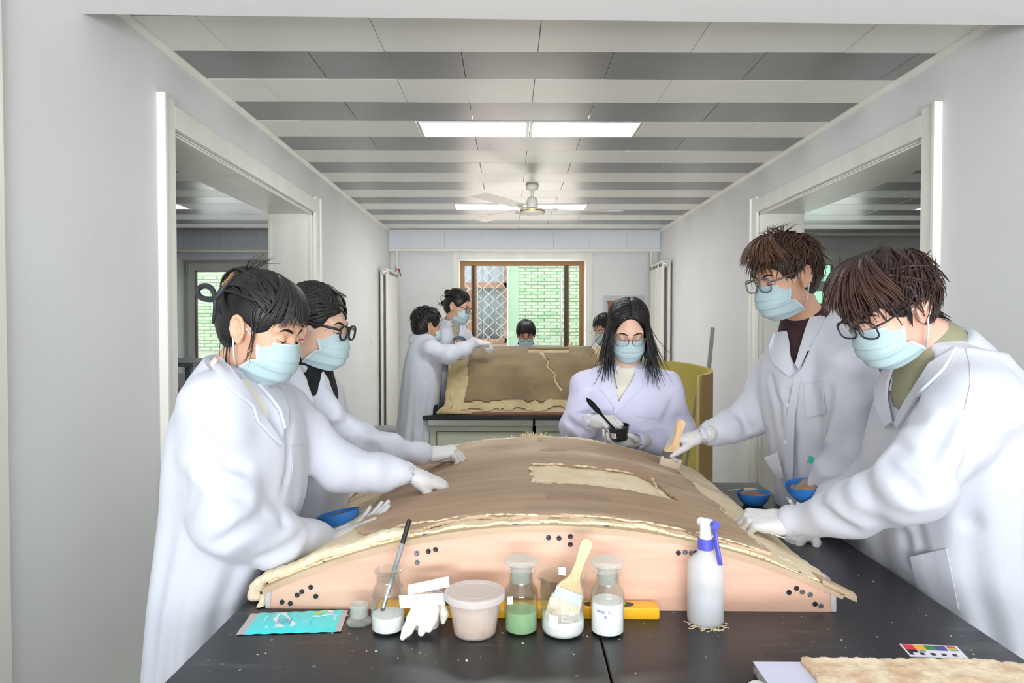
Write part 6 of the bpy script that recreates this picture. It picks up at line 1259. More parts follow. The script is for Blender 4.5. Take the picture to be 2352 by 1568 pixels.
# ---------------------------------------------------------------- woman with black glasses
p2 = Person('woman with thick black glasses and black hood, reaching with a leaf trowel', (692, 754, 1.885, -8, 10, 0, -1), -10,
    [(858, 640, 740, 2.0, .10), (885, 618, 766, 2.0, .15), (940, 606, 785, 2.0, .17), (1010, 606, 796, 2.0, .175), (1100, 612, 800, 2.0, .18), (1180, 612, 790, 2.0, .185), (1300, 600, 770, 2.0, .19), (1500, 585, 765, 2.0, .2)], (702, 860, 1.99),
    {'R': [(668, 908, 1.86, .068), (800, 1008, 1.95, .058), (885, 1034, 2.03, .048), (968, 1042, 2.12, .036)], 'L': [(735, 905, 2.17, .066), (790, 1020, 2.24, .056), (800, 1060, 2.26, .05), (828, 1098, 2.26, .036)]}, .92, skin=M_skin, seed=5, cshift=(-.20, 0))
H = p2.H; p2.vneck([(722, 862), (735, 892), (748, 925), (756, 950)], [.046, .040, .030, .016], 1.6, 2.4, .35)
for q in ([(720, 960), (770, 985), (800, 975)], [(830, 1010), (860, 1030), (880, 1060)], [(700, 930), (735, 960)]): p2.tubes(q, .012, .3, True, .02, 1.6, 2.5)
p2.finish_coat(); p2.shirt(M_blackcloth, 1.0, .92, neckr=.066, rise=.03)
F = Field.box(p2.neck - .16, p2.neck + .16, .006)                    # hood gathered behind the neck
rim = [p2.neck + A(math.cos(g) * .082 - .012, math.sin(g) * .088, .022 - .075 * max(0, math.cos(g) + .1)) for g in np.linspace(.45, 2 * math.pi - .45, 14)]; F.chain(rim, [.016, .02, .022, .024, .026, .028, .028, .028, .028, .026, .024, .022, .02, .016], .012); F.build('hood', M_blackcloth, p2.root, 1)
face_mask(H, p2.root); glasses(H, p2.root, M_black, .0034, .0265, .0215, 2.5, drop=-.004)
hr = Hair(H, 12); CF = Field.box(H.c - .2, H.c + .2, .0045); hr.cap(CF, (.088, -.030, .074, .068, .100), .011, ears=True); H.ell(CF, (-.088, 0, -.035), (.035, .045, .075), .04)
hr.sweep(240, lambda r: hdir(r.choice((-1, 1)) * r.uniform(12, 88), r.uniform(14, 66)), lambda r: hdir(180 + r.uniform(-50, 50), r.uniform(-30, -5)), .0052, (.008, .013))
for _ in range(50): x = hr.r.uniform(-.05, .05); hr.lock([(-.085, x * .8, -.02), (-.105, x, -.08), (-.100 + hr.r.uniform(-.01, .02), x * 1.05, -.14), (-.085 + hr.r.uniform(-.01, .03), x * 1.1, -.20 - hr.r.uniform(0, .05))], .006)
for sd in (-1, 1):
    for _ in range(26): a = hr.r.uniform(22, 52); hr.lock([hsurf(hdir(sd * a, 52), .012), hsurf(hdir(sd * a, 32), .014), hsurf(hdir(sd * (a + 4), 16), .010), hsurf(hdir(sd * (a + 10), 4), .006)], .0026, taper=(1, .8, .1))
for _ in range(22): a = hr.r.uniform(-22, 22); hr.lock([hsurf(hdir(a, 60), .012), hsurf(hdir(a, 46), .018), hsurf(hdir(a, 36), .020 + hr.r.uniform(0, .008))], .0022, taper=(1, .8, .1))
hr.finish(CF, M_hblack, p2.root, 'long black hair combed behind the ear')
m = MB(); e = H.w(.002, -.084, -.042); m.sphere(e, .0032, 10); o = m.build('earring', mat('red_bead', RGB(210, 50, 50), .3), p2.root, True); m = MB(); m.sphere(e - A(0, 0, .006), (.0035, .0035, .004), 10); m.build('bead', mat('pearl', RGB(245, 225, 205), .3), o, True)
hand(P(979, 1042, 2.135), A(.92, .22, .05), A(-.05, .12, -1), 'R', [(40, 55, 30), (50, 60, 34), (56, 62, 36), (60, 62, 38)], 4, (34, 40, 24), .98, p2.root, fore=P(950, 1042, 2.10)); hand(P(834, 1104, 2.26), A(.6, -.2, -.6), A(-.5, 0, -.8), 'L', [(25, 25, 20)] * 4, 5, (35, 20, 15), .95, p2.root, h=.004)
spatula('leaf_trowel', 'small leaf-shaped steel trowel in the fist beyond the pointing hand', [(P(1041, 1064, 2.17), A(-.1, 1, .1), .003), (P(1054, 1062, 2.175), A(-.1, 1, .1), .013), (P(1070, 1057, 2.185), A(-.1, 1, .1), .014), (P(1083, 1054, 2.19), A(-.1, 1, .1), .003)], [P(1043, 1063, 2.17), P(1030, 1058, 2.165), P(1000, 1062, 2.15), P(955, 1061, 2.13)], [.0028, .003, .0035, .004])
# ---------------------------------------------------------------- loose-haired woman facing the camera
p7 = Person('loose-haired woman in thin silver glasses facing the camera, stirring a small black cup', (1443, 757, 2.86, -94, 25, 0), -90,
    [(848, 1392, 1482, 2.93, .08), (862, 1352, 1524, 2.92, .10), (885, 1326, 1554, 2.90, .12), (940, 1322, 1558, 2.90, .135), (1000, 1334, 1550, 2.90, .14), (1080, 1340, 1548, 2.90, .145), (1200, 1336, 1552, 2.90, .15), (1400, 1325, 1560, 2.90, .16)], (1437, 852, 2.92),
    {'R': [(1346, 888, 2.90, .064), (1318, 982, 2.84, .060), (1342, 980, 2.74, .050), (1362, 966, 2.68, .036)], 'L': [(1532, 888, 2.90, .064), (1560, 984, 2.86, .060), (1510, 1016, 2.76, .050), (1466, 1014, 2.68, .036)]}, .96, skin=M_skin, seed=8, coat=M_coatl)
H = p7.H; p7.vneck([(1436, 860), (1430, 885), (1423, 910), (1418, 926)], [.052, .040, .022, .006], 2.4, 3.2, .2)
for q in ([(1300, 960), (1330, 985), (1350, 1000)], [(1545, 925), (1530, 960), (1520, 980)], [(1560, 960), (1535, 985)], [(1350, 905), (1345, 950)]): p7.tubes(q, .012, .3, True, .02, 2.4, 3.2)
p7.finish_coat(); p7.shirt(M_creamcloth, .92, .90, neckr=.058, rise=-.03); p7.collar(.070, .105, .02, -.02, 130)
p7.patch([(1386, 846), (1373, 864), (1388, 869), (1377, 892), (1396, 916), (1414, 939)], [(1399, 846), (1404, 862), (1408, 877), (1413, 895), (1418, 910), (1422, 930)], 'lapel', d0=2.4, d1=3.2, th=.009); p7.patch([(1460, 856), (1452, 874), (1443, 890), (1430, 908), (1420, 924), (1408, 945)], [(1476, 856), (1473, 880), (1471, 896), (1445, 918), (1425, 938), (1410, 956)], 'lapel', d0=2.4, d1=3.2, th=.009)
p7.patch([(1414, 938), (1408, 970), (1408, 1030)], [(1428, 940), (1424, 970), (1424, 1030)], 'placket', th=.003, d0=2.4, d1=3.2, m=4); p7.patch([(1456, 950), (1456, 955)], [(1510, 957), (1510, 962)], 'pocket', th=.003, d0=2.4, d1=3.2, n=3, m=10); p7.button((1415, 966), .009, 2.4, 3.2)
face_mask(H, p7.root); glasses(H, p7.root, mat('silver_wire', RGB(150, 150, 155), .25, metal=.8), .0016, .027, .020, 2.6, drop=-.006)
hr = Hair(H, 13); CF = Field.box(H.c - .24, H.c + .2, .0045); hr.cap(CF, (.094, -.030, .074, .066, .116), .009, ears=False)
for sd in (-1, 1): H.ell(CF, (-.022, sd * .066, -.045), (.052, .022, .075), .03)
for sd in (-1, 1):
    for _ in range(230):
        x = hr.r.uniform(-.105, .078); top = HC + A(x, 0, 0); d0 = unit(A(x / HR[0], sd * .03, math.sqrt(max(.05, 1 - (x / HR[0]) ** 2)))); az = sd * np.interp(x, [-.1, .078], [165, 54]) + sd * hr.r.uniform(-10, 8); d1 = hdir(az, 6); pts = [hsurf(d0 * (1 - t) + d1 * t, .013 + .006 * math.sin(math.pi * t)) for t in np.linspace(0, 1, 8)]
        p = H.pts(np.array(pts)); e = p[-1]; fr = abs(az) < 100; L = hr.r.uniform(.17, .27) if fr else hr.r.uniform(.15, .24); outw = H.l * sd
        fl = hr.r.uniform(-.02, .055) + (.05 if hr.r.random() < .08 else 0); ext = [e + A(0, 0, -L * t) + outw * (.008 * math.sin(3 * t) + fl * t * t) + A(0, -.012 * t if fr else .01 * t, 0) for t in (.2, .4, .6, .8, 1)]
        hr.lock(np.concatenate([p, ext]), .0062 * hr.r.uniform(.6, 1.2), world=True, taper=(.5, 1, .15))
for sd in (-1, 1):
    for _ in range(60):
        d0 = unit(A(hr.r.uniform(.45, .80), sd * .03, .7)); d1 = hdir(sd * hr.r.uniform(40, 60), hr.r.uniform(34, 50)); d2 = hdir(sd * hr.r.uniform(66, 82), hr.r.uniform(2, 14)); pts = [hsurf(d0 * (1 - t) ** 2 + d1 * 2 * t * (1 - t) + d2 * t * t, .010 + .005 * math.sin(math.pi * t)) for t in np.linspace(0, 1, 9)]; p = H.pts(np.array(pts)); e = p[-1]; L = hr.r.uniform(.14, .22)
        hr.lock(np.concatenate([p, [e + A(0, 0, -L * t) + H.l * sd * (.006 * math.sin(3 * t) + .02 * t * t) for t in (.25, .5, .75, 1)]]), .0052 * hr.r.uniform(.6, 1.2), world=True, taper=(.5, 1, .12))
hr.finish(CF, M_hblack, p7.root, 'long loose black hair parted in the middle')
hand(P(1364, 966, 2.665), A(.62, -.70, .06), A(.30, .25, -.92), 'R', [(50, 60, 34), (56, 62, 36), (60, 62, 38), (64, 62, 40)], 4, (22, 44, 26), .95, p7.root, fore=P(1354, 973, 2.70)); hand(P(1461, 1014, 2.67), A(-.92, -.30, -.02), A(-.05, -.10, 1), 'L', [(20, 32, 22), (24, 34, 24), (28, 36, 26), (34, 38, 26)], 6, (70, 30, 34), .97, p7.root, fore=P(1485, 1014, 2.70))
axc = axes_from(unit(A(-.16, -.14, 1))); cc_ = P(1424, 1009, 2.595); cu = thing('small_cup', 'small black plastic cup with a white label in the loose-haired woman\'s hand', 'cup', cc_); m = MB(); m.lathe([(0, 0), (.028, 0), (.030, .002), (.040, .050), (.0425, .051), (.0425, .054), (.0385, .054), (.0285, .004), (0, .003)], cc_, 32, axc, cap=False); m.build('cup_body', M_black, cu, auto=40); m = MB(); m.lathe([(0, .043), (.036, .0425), (.0365, .042), (.0, .03)], cc_, 24, axc, cap=False); m.build('paste', mat('dark_paste', RGB(92, 70, 62), .5), cu, True)
pts = np.array([[cc_ + axc[0] * r * math.cos(a) + axc[1] * r * math.sin(a) + axc[2] * h for h, r in ((.014, .0331), (.036, .0374))] for a in np.linspace(-2.75, -2.05, 7)]); nn = pts - cc_; nn /= np.linalg.norm(nn, axis=-1, keepdims=True); MB().slab(pts, nn, .0004).build('label', M_prt, cu); 
for k in range(5): h = .018 + .004 * k; r = .0337 + .0009 * k; MB().tube([cc_ + axc[0] * (r + .0006) * math.cos(a) + axc[1] * (r + .0006) * math.sin(a) + axc[2] * h for a in np.linspace(-2.68, -2.12, 6)], .0007, 4).build('label_line', M_black, cu)
st_a, st_b = P(1347, 914, 2.60), P(1412, 986, 2.575); d_ = unit(st_b - st_a); w_ = unit(np.cross(d_, FV)); L_ = float(np.linalg.norm(st_b - st_a)); g = np.array([[st_a + d_ * L_ * t + w_ * hw * k for k in (-1, -.4, .4, 1)] for t, hw in ((0, .002), (.06, .008), (.2, .011), (.38, .010), (.5, .006), (.6, .0042), (.85, .004), (1, .005), (1.12, .005))]); sp7 = MB().slab(g, np.broadcast_to(-FV, g.shape), .0035).build('plastic_spatula', mat('matt_black', RGB(16, 16, 17), .65, spec=.15), None, auto=50); tag(sp7, 'black plastic spatula dipped in the small black cup', 'spatula')
# ---------------------------------------------------------------- tall man with the flat brush
p8 = Person('tall man with tousled brown hair and grey glasses, white coat over a plum tee', (1850, 635, 2.05, 196, 16, 0, 1), 196,
    [(748, 1812, 1915, 2.24, .10), (775, 1788, 1950, 2.24, .14), (820, 1764, 1990, 2.24, .17), (880, 1752, 2006, 2.24, .185), (950, 1764, 2012, 2.24, .19), (1050, 1782, 2016, 2.24, .195), (1150, 1798, 2020, 2.24, .2), (1300, 1822, 2024, 2.24, .21), (1500, 1830, 2035, 2.24, .22)], (1853, 745, 2.20),
    {'R': [(1786, 850, 2.42, .072), (1724, 958, 2.40, .064), (1672, 982, 2.37, .052), (1612, 1001, 2.33, .036)], 'L': [(1948, 845, 2.04, .078), (1955, 1045, 2.00, .072), (1918, 1090, 2.01, .060), (1888, 1128, 2.03, .042)]}, 0.965, skin=M_skin2, seed=9, cshift=(.12, 0))
H = p8.H; p8.vneck([(1835, 765), (1832, 800), (1828, 830), (1826, 850)], [.045, .036, .022, .006], 1.7, 2.8, .2)
for q in ([(1770, 870), (1785, 930), (1790, 980)], [(1700, 950), (1720, 985), (1760, 992)], [(1905, 900), (1890, 990), (1880, 1040)], [(1930, 1010), (1900, 1060)], [(1810, 900), (1818, 1000), (1822, 1090)]): p8.tubes(q, .013, .35, True, .02, 1.7, 2.9)
p8.finish_coat(); p8.collar(.072, .112, .03, -.035, 135, lean=(-.22, 0, 0)); p8.shirt(M_plum, 1.05, .88, neckr=.070, rise=.012)
p8.patch([(1893, 690), (1870, 715), (1855, 745), (1842, 790), (1828, 838)], [(1908, 700), (1895, 728), (1880, 765), (1858, 800), (1836, 850)], 'lapel', d0=1.7, d1=2.8); p8.patch([(1786, 766), (1774, 800), (1780, 832), (1818, 868)], [(1812, 762), (1818, 790), (1819, 815), (1829, 856)], 'lapel', d0=1.7, d1=2.8, off=.008)
p8.patch([(1826, 862), (1808, 960), (1803, 1100)], [(1842, 864), (1826, 960), (1822, 1100)], 'placket', th=.003, d0=1.7, d1=2.8, m=4); p8.patch([(1848, 880), (1852, 960)], [(1890, 876), (1896, 950)], 'pocket', th=.003, d0=1.7, d1=2.8); p8.button((1809, 1014), .008, 1.7, 2.8); p8.button((1813, 930), .008, 1.7, 2.8)
fl = [P(1756, 1052, 2.20), P(1786, 1040, 2.16), P(1800, 1095, 2.16), P(1785, 1100, 2.19)]; m = MB(); gq = np.array([[fl[0] * (1 - a) * (1 - b) + fl[1] * a * (1 - b) + fl[2] * a * b + fl[3] * (1 - a) * b for b in np.linspace(0, 1, 5)] for a in np.linspace(0, 1, 5)]); m.slab(gq, np.broadcast_to(A(0, 1, 0), gq.shape), .006); m.build('pocket_flap', M_coat, p8.coat)
face_mask(H, p8.root); glasses(H, p8.root, mat('grey_acetate', RGB(110, 112, 118), .25, trans=.3), .0024, .0275, .021, 3.2, drop=-.005)
hr = Hair(H, 14); CF = Field.box(H.c - .2, H.c + .2, .0045); hr.cap(CF, (.086, -.040, .076, .064, .096), .014, top=.012)
hr.radial(680, (190, 62), .085, .0050, (.010, .034), .10, .16, (.1, .8), hair=[40, 36, 24, 14, 2, -16, -24], front=1.35, curl=.005)
for _ in range(150): a = hr.r.uniform(-62, 62); e0 = hr.r.uniform(50, 78); e1 = hr.r.uniform(12, 26) - abs(a) * .12; o_ = hr.r.uniform(.014, .042); hr.lock([hsurf(hdir(a * (.6 + .4 * t), e0 + (e1 - e0) * t), .020 + .014 * math.sin(math.pi * t) + o_ * t * t) for t in np.linspace(0, 1, 8)], .0050 * hr.r.uniform(.6, 1.2), tip=(.2, .9), taper=(.7, 1, .1))
for _ in range(30): a = hr.r.uniform(-60, 60); e0 = hr.r.uniform(60, 85); d = hdir(a + hr.r.uniform(-90, 90), e0); hr.lock([hsurf(d, .018), hsurf(unit(d + nr.normal(0, .12, 3)), .034), hsurf(unit(d + nr.normal(0, .25, 3)), .048)], .003, tip=(.1, .8), taper=(1, .8, .1))
hr.finish(CF, M_hbrown, p8.root, 'tousled dark brown hair with lighter brown ends')
hand(P(1607, 1000, 2.33), A(-.95, .02, -.16), A(-.10, -.10, -1), 'R', [(46, 60, 34), (52, 62, 36), (56, 62, 38), (60, 64, 40)], 5, (20, 26, 14), 1.05, p8.root, fore=P(1635, 996, 2.345)); hand(P(1896, 1150, 2.09), A(-.78, -.62, -.06), A(-.05, .05, 1), 'L', [(8, 18, 14), (8, 20, 14), (10, 20, 16), (14, 22, 18)], 12, (60, 6, 10), 1.04, p8.root, fore=P(1896, 1130, 2.05))
tip = P(1533, 1087, 2.31); topb = P(1566, 964, 2.265); flat_brush('flat_brush', 'flat brush with clean wooden handle in the tall man\'s gloved hand, touching the mould', tip, topb, A(1, .25, -.1), float(np.linalg.norm(topb - tip)), .035, .034, M_hand, 1)
m = MB(); q = P(1862, 1056, 1.985); m.box(q, (.016, .008, .022), axes_from(A(.2, -.1, 1)), .003); tag(m.build('wrapper', mat('teal_wrap', RGB(60, 180, 165), .4)), 'small teal wrapper peeking out of the tall man\'s coat pocket', 'wrapper')
# ---------------------------------------------------------------- man with auburn tints, nearest on that side
p9 = Person('brown-haired man with half-rim glasses, white coat over a khaki tee, bending over the mould', (2117, 708, 1.49, 194, 28, 0, 1), 196,
    [(806, 2126, 2256, 1.60, .11), (840, 2092, 2296, 1.61, .16), (890, 2068, 2318, 1.62, .20), (960, 2046, 2326, 1.63, .22), (1050, 2030, 2328, 1.64, .235), (1150, 2018, 2326, 1.66, .24), (1250, 2020, 2324, 1.68, .245), (1350, 2060, 2322, 1.70, .25), (1500, 2085, 2316, 1.70, .26), (1750, 2085, 2345, 1.70, .27)], (2150, 802, 1.60),
    {'L': [(2236, 925, 1.46, .082), (2098, 1116, 1.42, .074), (1962, 1168, 1.53, .058), (1826, 1197, 1.665, .038)], 'R': [(2102, 935, 1.86, .078), (2000, 1100, 1.93, .066), (1925, 1150, 1.93, .054), (1862, 1200, 1.93, .038)]}, 0.955, skin=M_skin4, seed=10, cshift=(.10, 0))
H = p9.H; p9.vneck([(2108, 832), (2088, 862), (2068, 896), (2052, 925)], [.038, .028, .016, .005], 1.2, 2.2, .2)
for q in ([(2060, 1030), (2110, 1060), (2160, 1100)], [(2030, 1060), (2080, 1110), (2105, 1140)], [(2180, 960), (2140, 1040)], [(2240, 1000), (2220, 1090), (2230, 1200)], [(2100, 1210), (2120, 1290), (2150, 1360)], [(2075, 1230), (2090, 1300)], [(1900, 1180), (1950, 1215)]): p9.tubes(q, .014, .35, True, .022, 1.1, 2.2)
p9.finish_coat(); p9.collar(.070, .106, .026, -.034, 138, lean=(-.36, 0, 0)); p9.shirt(M_khaki, .98, .90, neckr=.066, rise=.012)
p9.patch([(2200, 800), (2172, 850), (2120, 900), (2066, 985)], [(2140, 836), (2112, 880), (2082, 925), (2058, 975)], 'lapel', d0=1.2, d1=2.2);
p9.patch([(2048, 846), (2022, 885), (2024, 930), (2046, 985)], [(2066, 844), (2052, 880), (2048, 915), (2060, 972)], 'lapel', d0=1.2, d1=2.2, off=.010); p9.seam([(2218, 800), (2228, 835), (2230, 880), (2216, 940)], 1.2, 2.2); p9.patch([(2093, 1277), (2120, 1390)], [(2176, 1258), (2205, 1400)], 'pocket', th=.004, d0=1.2, d1=2.2)
face_mask(H, p9.root); glasses(H, p9.root, mat('black_rim', RGB(40, 40, 44), .3), .0021, .0275, .0215, 3.0, drop=-.006)
hr = Hair(H, 15); CF = Field.box(H.c - .21, H.c + .21, .0045); hr.cap(CF, (.088, -.042, .076, .064, .094), .018, top=.014)
hr.radial(760, (200, 50), .11, .0052, (.012, .032), .22, .12, (.05, .65), hair=[42, 38, 24, 12, 0, -20, -30], front=1.3, curl=.004)
for _ in range(230): a = hr.r.uniform(-66, 66); e0 = hr.r.uniform(48, 80); e1 = hr.r.uniform(6, 22) - abs(a) * .15; o_ = hr.r.uniform(.012, .045); hr.lock([hsurf(hdir(a * (.6 + .4 * t), e0 + (e1 - e0) * t), .022 + .014 * math.sin(math.pi * t) + o_ * t * t) for t in np.linspace(0, 1, 9)], .0054 * hr.r.uniform(.6, 1.2), tip=(.15, .85), taper=(.7, 1, .1))
for _ in range(40): x = hr.r.uniform(-.05, .05); hr.lock([hsurf(hdir(180 + x * 600, -5), .014), hsurf(hdir(180 + x * 620, -30), .016), (-.100 + hr.r.uniform(-.01, .01), x * 1.1, -.075 - hr.r.uniform(0, .02))], .005, taper=(1, .9, .1))
for sd in (-1, 1):
    for _ in range(10): hr.lock([(.020 + hr.r.uniform(-.008, .008), sd * .078, .02), (.022 + hr.r.uniform(-.006, .006), sd * .0735, -.012), (.024, sd * .070, -.040)], .003, taper=(1, 1, .2))
hr.finish(CF, M_hred, p9.root, 'thick black-brown hair with auburn ends')
hand(P(1812, 1198, 1.672), A(-.95, .22, -.02), A(.10, .35, -.93), 'L', [(52, 66, 40), (56, 68, 42), (60, 70, 42), (62, 70, 44)], 3, (20, 46, 30), 1.04, p9.root, fore=P(1850, 1194, 1.65)); hand(P(1858, 1205, 1.93), A(-.70, -.45, -.42), A(.3, -.1, -.95), 'R', [(24, 26, 18), (26, 28, 20), (28, 30, 20), (30, 30, 22)], 9, (40, 16, 14), 1.0, p9.root, fore=P(1885, 1180, 1.93))
t = thing('modelling_tool', 'thin double-ended modelling tool gripped in the nearest man\'s fist', 'tool', P(1690, 1206, 1.70)); MB().tube([P(1678, 1205, 1.735), P(1700, 1210, 1.71), P(1760, 1222, 1.66), P(1826, 1243, 1.63)], [.002, .0034, .0034, .0016], 8).build('shaft', M_steel, t, True); MB().tube([P(1676, 1204, 1.74), P(1664, 1202, 1.748), P(1640, 1190, 1.765)], [.0034, .002, .0008], 6, flat=.5).build('blade', M_steel, t, True)
# ---------------------------------------------------------------- back-turned man at the back bench
p3 = Person('short-haired man seen from behind in a grey-white coat, leaning on the back mould', (989, 751, 4.69, 32, 10, 0, -1), 30,
    [(772, 955, 992, 4.78, .08), (786, 943, 1004, 4.76, .13), (810, 934, 1014, 4.75, .17), (850, 926, 1015, 4.75, .19), (900, 921, 1012, 4.75, .2), (950, 917, 1006, 4.75, .205), (1000, 912, 1000, 4.75, .21), (1060, 906, 996, 4.75, .22)], (970, 776, 4.78),
    {'R': [(988, 805, 4.62, .072), (1028, 815, 4.60, .064), (1062, 804, 4.68, .054), (1090, 788, 4.76, .040)], 'L': [(985, 800, 4.95, .07), (1018, 818, 5.05, .06), (1040, 812, 5.10, .05), (1062, 806, 5.15, .038)]}, .98, skin=M_skin3, seed=21, hf=.006, hc=.011, cshift=(-.12, 0))
H = p3.H; p3.tubes([(985, 820), (978, 870), (965, 930), (960, 990)], .014, .3, True, .02, 4.2, 5.3); p3.tubes([(1000, 835), (1030, 842)], .012, .3, True, .02, 4.2, 5.3)
p3.finish_coat(); p3.collar(.072, .105, .028, -.03, 140); p3.shirt(M_plum, 1.1, .85); face_mask(H, p3.root)
hr = Hair(H, 16); CF = Field.box(H.c - .18, H.c + .18, .007); hr.cap(CF, (.090, -.042, .074, .066, .096), .014, top=.006); hr.radial(260, (180, 60), .065, .0062, (.012, .026), .08, .4, (0, .2), hair=[40, 36, 24, 14, 0, -18, -26], front=1.1); hr.finish(CF, M_hblack, p3.root)
hand(P(1096, 786, 4.77), A(.92, .20, -.12), A(-.2, -.1, -.97), 'R', [(58, 74, 44), (64, 76, 46), (68, 78, 46), (70, 78, 46)], 2, (8, 44, 30), 1.05, p3.root, h=.004, fore=P(1075, 797, 4.72)); hand(P(1066, 804, 5.16), A(.8, .2, -.3), A(0, 0, -1), 'L', [(25, 30, 20)] * 4, 5, (30, 20, 15), 1.0, p3.root, h=.005)
t = thing('modelling_tool', 'thin modelling tool in the back-turned man\'s hand over the back mould', 'tool', P(1108, 792, 4.8)); MB().tube([P(1098, 788, 4.79), P(1110, 793, 4.82), P(1121, 802, 4.85)], [.004, .004, .002], 6).build('shaft', M_black, t, True)
# ---------------------------------------------------------------- standing woman with the steel bowl
p4 = Person('woman with a small bun and dark glasses, standing behind the back-turned man', (1039, 704, 5.01, -18, 18, 0, -1), -18,
    [(742, 1030, 1060, 5.12, .07), (752, 1020, 1070, 5.12, .11), (775, 1010, 1078, 5.12, .15), (805, 1008, 1080, 5.12, .165), (900, 976, 1044, 5.12, .17), (1000, 944, 1014, 5.12, .18)], (1040, 744, 5.12),
    {'R': [(1020, 772, 4.98, .064), (1018, 822, 4.95, .056), (1034, 815, 4.90, .048), (1044, 803, 4.88, .036)], 'L': [(1066, 774, 5.28, .062), (1078, 815, 5.22, .054), (1074, 812, 5.1, .046), (1066, 806, 5.0, .036)]}, .95, skin=M_skin2, seed=22, hf=.006, hc=.011, cshift=(-.22, .05))
H = p4.H; p4.vneck([(1048, 745), (1050, 765), (1050, 785)], [.045, .03, .012], 4.6, 5.6, .2); p4.finish_coat(); p4.collar(.068, .10, .03, -.03, 140, lean=(.2, 0, 0)); p4.shirt(mat('floral_shirt', RGB(176, 170, 150), .8, col2=RGB(120, 112, 96), nscale=90), 1.1, .9, rise=.02); face_mask(H, p4.root); glasses(H, p4.root, M_black, .0024, .027, .021, 2.8, drop=-.004)
hr = Hair(H, 17); CF = Field.box(H.c - .19, H.c + .19, .007); hr.cap(CF, (.088, -.034, .074, .068, .100), .010); H.ell(CF, (-.110, 0, .075), (.030, .032, .030), .015); H.ell(CF, (-.115, 0, -.01), (.03, .03, .03), .015)
hr.sweep(150, lambda r: hdir(r.choice((-1, 1)) * r.uniform(12, 88), r.uniform(14, 66)), lambda r: hdir(180 + r.uniform(-40, 40), r.uniform(0, 35)), .006, (.008, .013))
for _ in range(20): x = hr.r.uniform(-.02, .02); hr.lock([(-.11, x, 0), (-.135, x * 1.5, -.02), (-.150 + hr.r.uniform(-.02, .02), x * 2, -.035 + hr.r.uniform(-.02, .02))], .004)
h4 = hr.finish(CF, M_hblack, p4.root); m = MB(); m.tube([H.w(-.128 + .016 * math.cos(g), -.03, .025 + .022 * math.sin(g)) for g in np.linspace(.5, 6, 14)], .0045, 8); q_ = m.build('claw_clip', mat('tan_clip', RGB(196, 170, 140), .4), h4, True); q_.matrix_parent_inverse = Matrix()
hand(P(1047, 801, 4.875), A(.75, .1, .2), A(-.1, -.1, 1), 'R', [(20, 25, 20)] * 4, 8, (50, 20, 20), .95, p4.root, h=.005); hand(P(1064, 804, 4.99), A(-.3, -.8, .1), A(-.2, 0, 1), 'L', [(20, 25, 20)] * 4, 8, (50, 20, 20), .95, p4.root, h=.005)
bowl('tilted steel-grey bowl held by the woman with the small bun', P(1054, 792, 4.93), .052, axes_from(unit(A(.15, -.75, .65))), .3, .004, mat('grey_bowl', RGB(120, 134, 148), .35, metal=.4), 3)
# ---------------------------------------------------------------- woman behind the back mould
p5 = Person('dark-haired woman in a black top looking down behind the back mould, before the window', (1208, 767, 6.14, -91, 24, 0), -90,
    [(793, 1192, 1224, 6.22, .07), (800, 1180, 1238, 6.22, .10), (815, 1166, 1252, 6.22, .125), (850, 1162, 1254, 6.22, .13), (920, 1162, 1254, 6.22, .14)], (1208, 795, 6.22),
    {'R': [(1172, 818, 6.2, .062), (1158, 862, 6.16, .056), (1170, 866, 6.06, .048), (1182, 862, 5.98, .036)], 'L': [(1246, 818, 6.2, .062), (1260, 862, 6.16, .056), (1248, 866, 6.06, .048), (1236, 862, 5.98, .036)]}, .95, skin=M_skin3, seed=23, hf=.006, hc=.011)
H = p5.H; p5.vneck([(1208, 798), (1207, 812), (1206, 830), (1206, 850)], [.05, .045, .03, .012], 5.6, 6.6, .2); p5.finish_coat(); p5.collar(.068, .10, .03, -.03, 135); p5.shirt(M_blackcloth, 1.0, .92, rise=.04); face_mask(H, p5.root); glasses(H, p5.root, M_black, .0015, .026, .021, 2.2, drop=-.006)
hr = Hair(H, 18); CF = Field.box(H.c - .19, H.c + .19, .007); hr.cap(CF, (.086, -.046, .070, .062, .090), .014, ears=False); hr.radial(220, (180, 75), .10, .007, (.012, .02), .35, .15, (0, .2), hair=[50, 40, 24, 10, -5, -22, -30])
for _ in range(90): a = hr.r.uniform(-70, 70); e1 = hr.r.uniform(8, 24) - abs(a) * .35; hr.lock([hsurf(hdir(a * (.6 + .4 * t), 75 + (e1 - 75) * t), .014 + .008 * math.sin(math.pi * t) + .01 * t * t) for t in np.linspace(0, 1, 8)], .005 * hr.r.uniform(.6, 1.2), taper=(.7, 1, .12))
hr.finish(CF, M_hblack, p5.root)
for sd, x in (('R', 1184), ('L', 1234)): hand(P(x, 861, 5.97), A(.3 if sd == 'R' else -.3, -.8, -.2), A(0, 0, -1), sd, [(20, 25, 20)] * 4, 6, (35, 20, 15), .95, p5.root, h=.006)
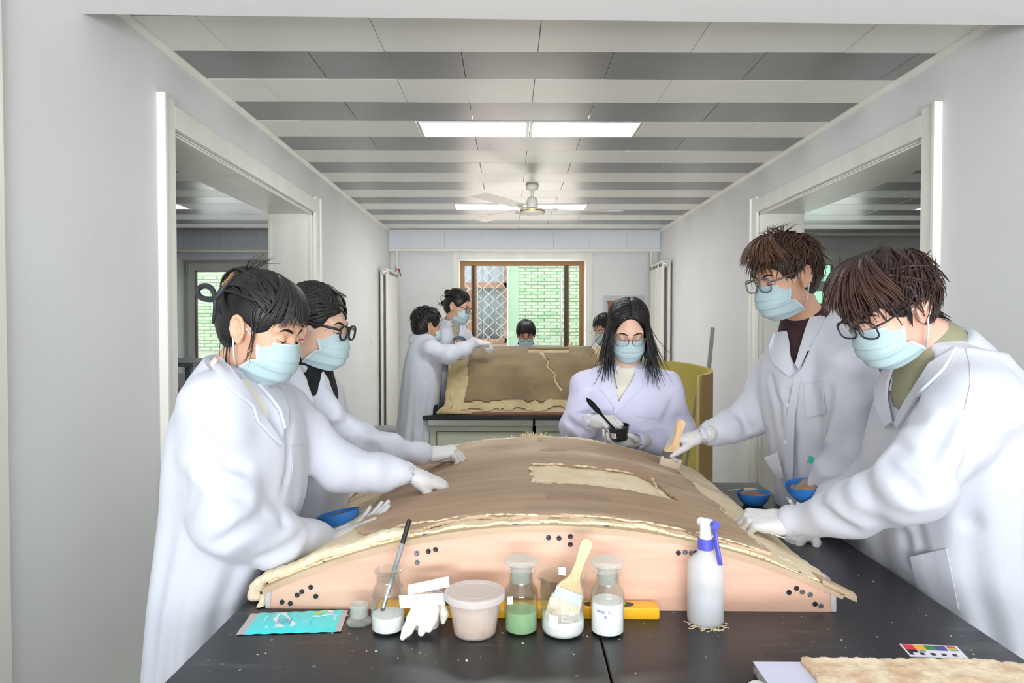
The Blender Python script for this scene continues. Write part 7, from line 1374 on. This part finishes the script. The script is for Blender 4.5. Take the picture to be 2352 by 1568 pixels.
# ---------------------------------------------------------------- woman half hidden behind the loose-haired woman
p6 = Person('woman in pale glasses mostly hidden behind the loose-haired woman, gloves on the back mould', (1388, 755, 5.62, 222, 20, 0), 215,
    [(785, 1376, 1412, 5.66, .08), (800, 1366, 1430, 5.68, .13), (830, 1366, 1450, 5.7, .16), (900, 1404, 1490, 5.72, .17), (1000, 1442, 1526, 5.75, .18)], (1396, 786, 5.66),
    {'R': [(1376, 818, 5.86, .062), (1352, 838, 5.66, .054), (1340, 824, 5.52, .046), (1332, 806, 5.42, .036)], 'L': [(1404, 822, 5.5, .062), (1392, 848, 5.36, .054), (1384, 828, 5.30, .046), (1376, 806, 5.26, .036)]}, .95, skin=M_skin2, seed=24, hf=.006, hc=.011, cshift=(.24, .1))
H = p6.H; p6.finish_coat(); p6.collar(.068, .10, .03, -.03, 135); p6.shirt(M_creamcloth, 1.0, .88, rise=.0); face_mask(H, p6.root); glasses(H, p6.root, mat('pale_frame', RGB(206, 190, 184), .3), .0018, .027, .021, 2.4, drop=-.004)
hr = Hair(H, 19); CF = Field.box(H.c - .19, H.c + .19, .007); hr.cap(CF, (.088, -.034, .074, .066, .100), .012); hr.radial(200, (180, 75), .10, .007, (.012, .018), .35, .15, (0, .2), hair=[48, 40, 24, 10, -5, -22, -30]); hr.finish(CF, M_hblack, p6.root)
hand(P(1330, 802, 5.40), A(-.85, -.25, -.05), A(-.1, 0, -1), 'R', [(30, 40, 25), (36, 42, 26), (40, 44, 28), (44, 46, 30)], 5, (28, 30, 20), .98, p6.root, h=.004); hand(P(1374, 802, 5.25), A(-.85, -.15, .02), A(-.1, 0, -1), 'L', [(24, 34, 22), (28, 36, 24), (32, 38, 26), (36, 40, 28)], 6, (30, 30, 20), .98, p6.root, h=.004)
m = MB(); a_, b_ = P(1304, 800, 5.36), P(1314, 788, 5.36); m.box((a_ + b_) / 2, (.018, .03, .06), axes_from(unit(b_ - a_), A(1, 0, .5)), .004); tag(m.build('wood_scraper', M_hand), 'small wooden scraper block in a glove on top of the back mould', 'scraper')
bpy.context.view_layer.update()
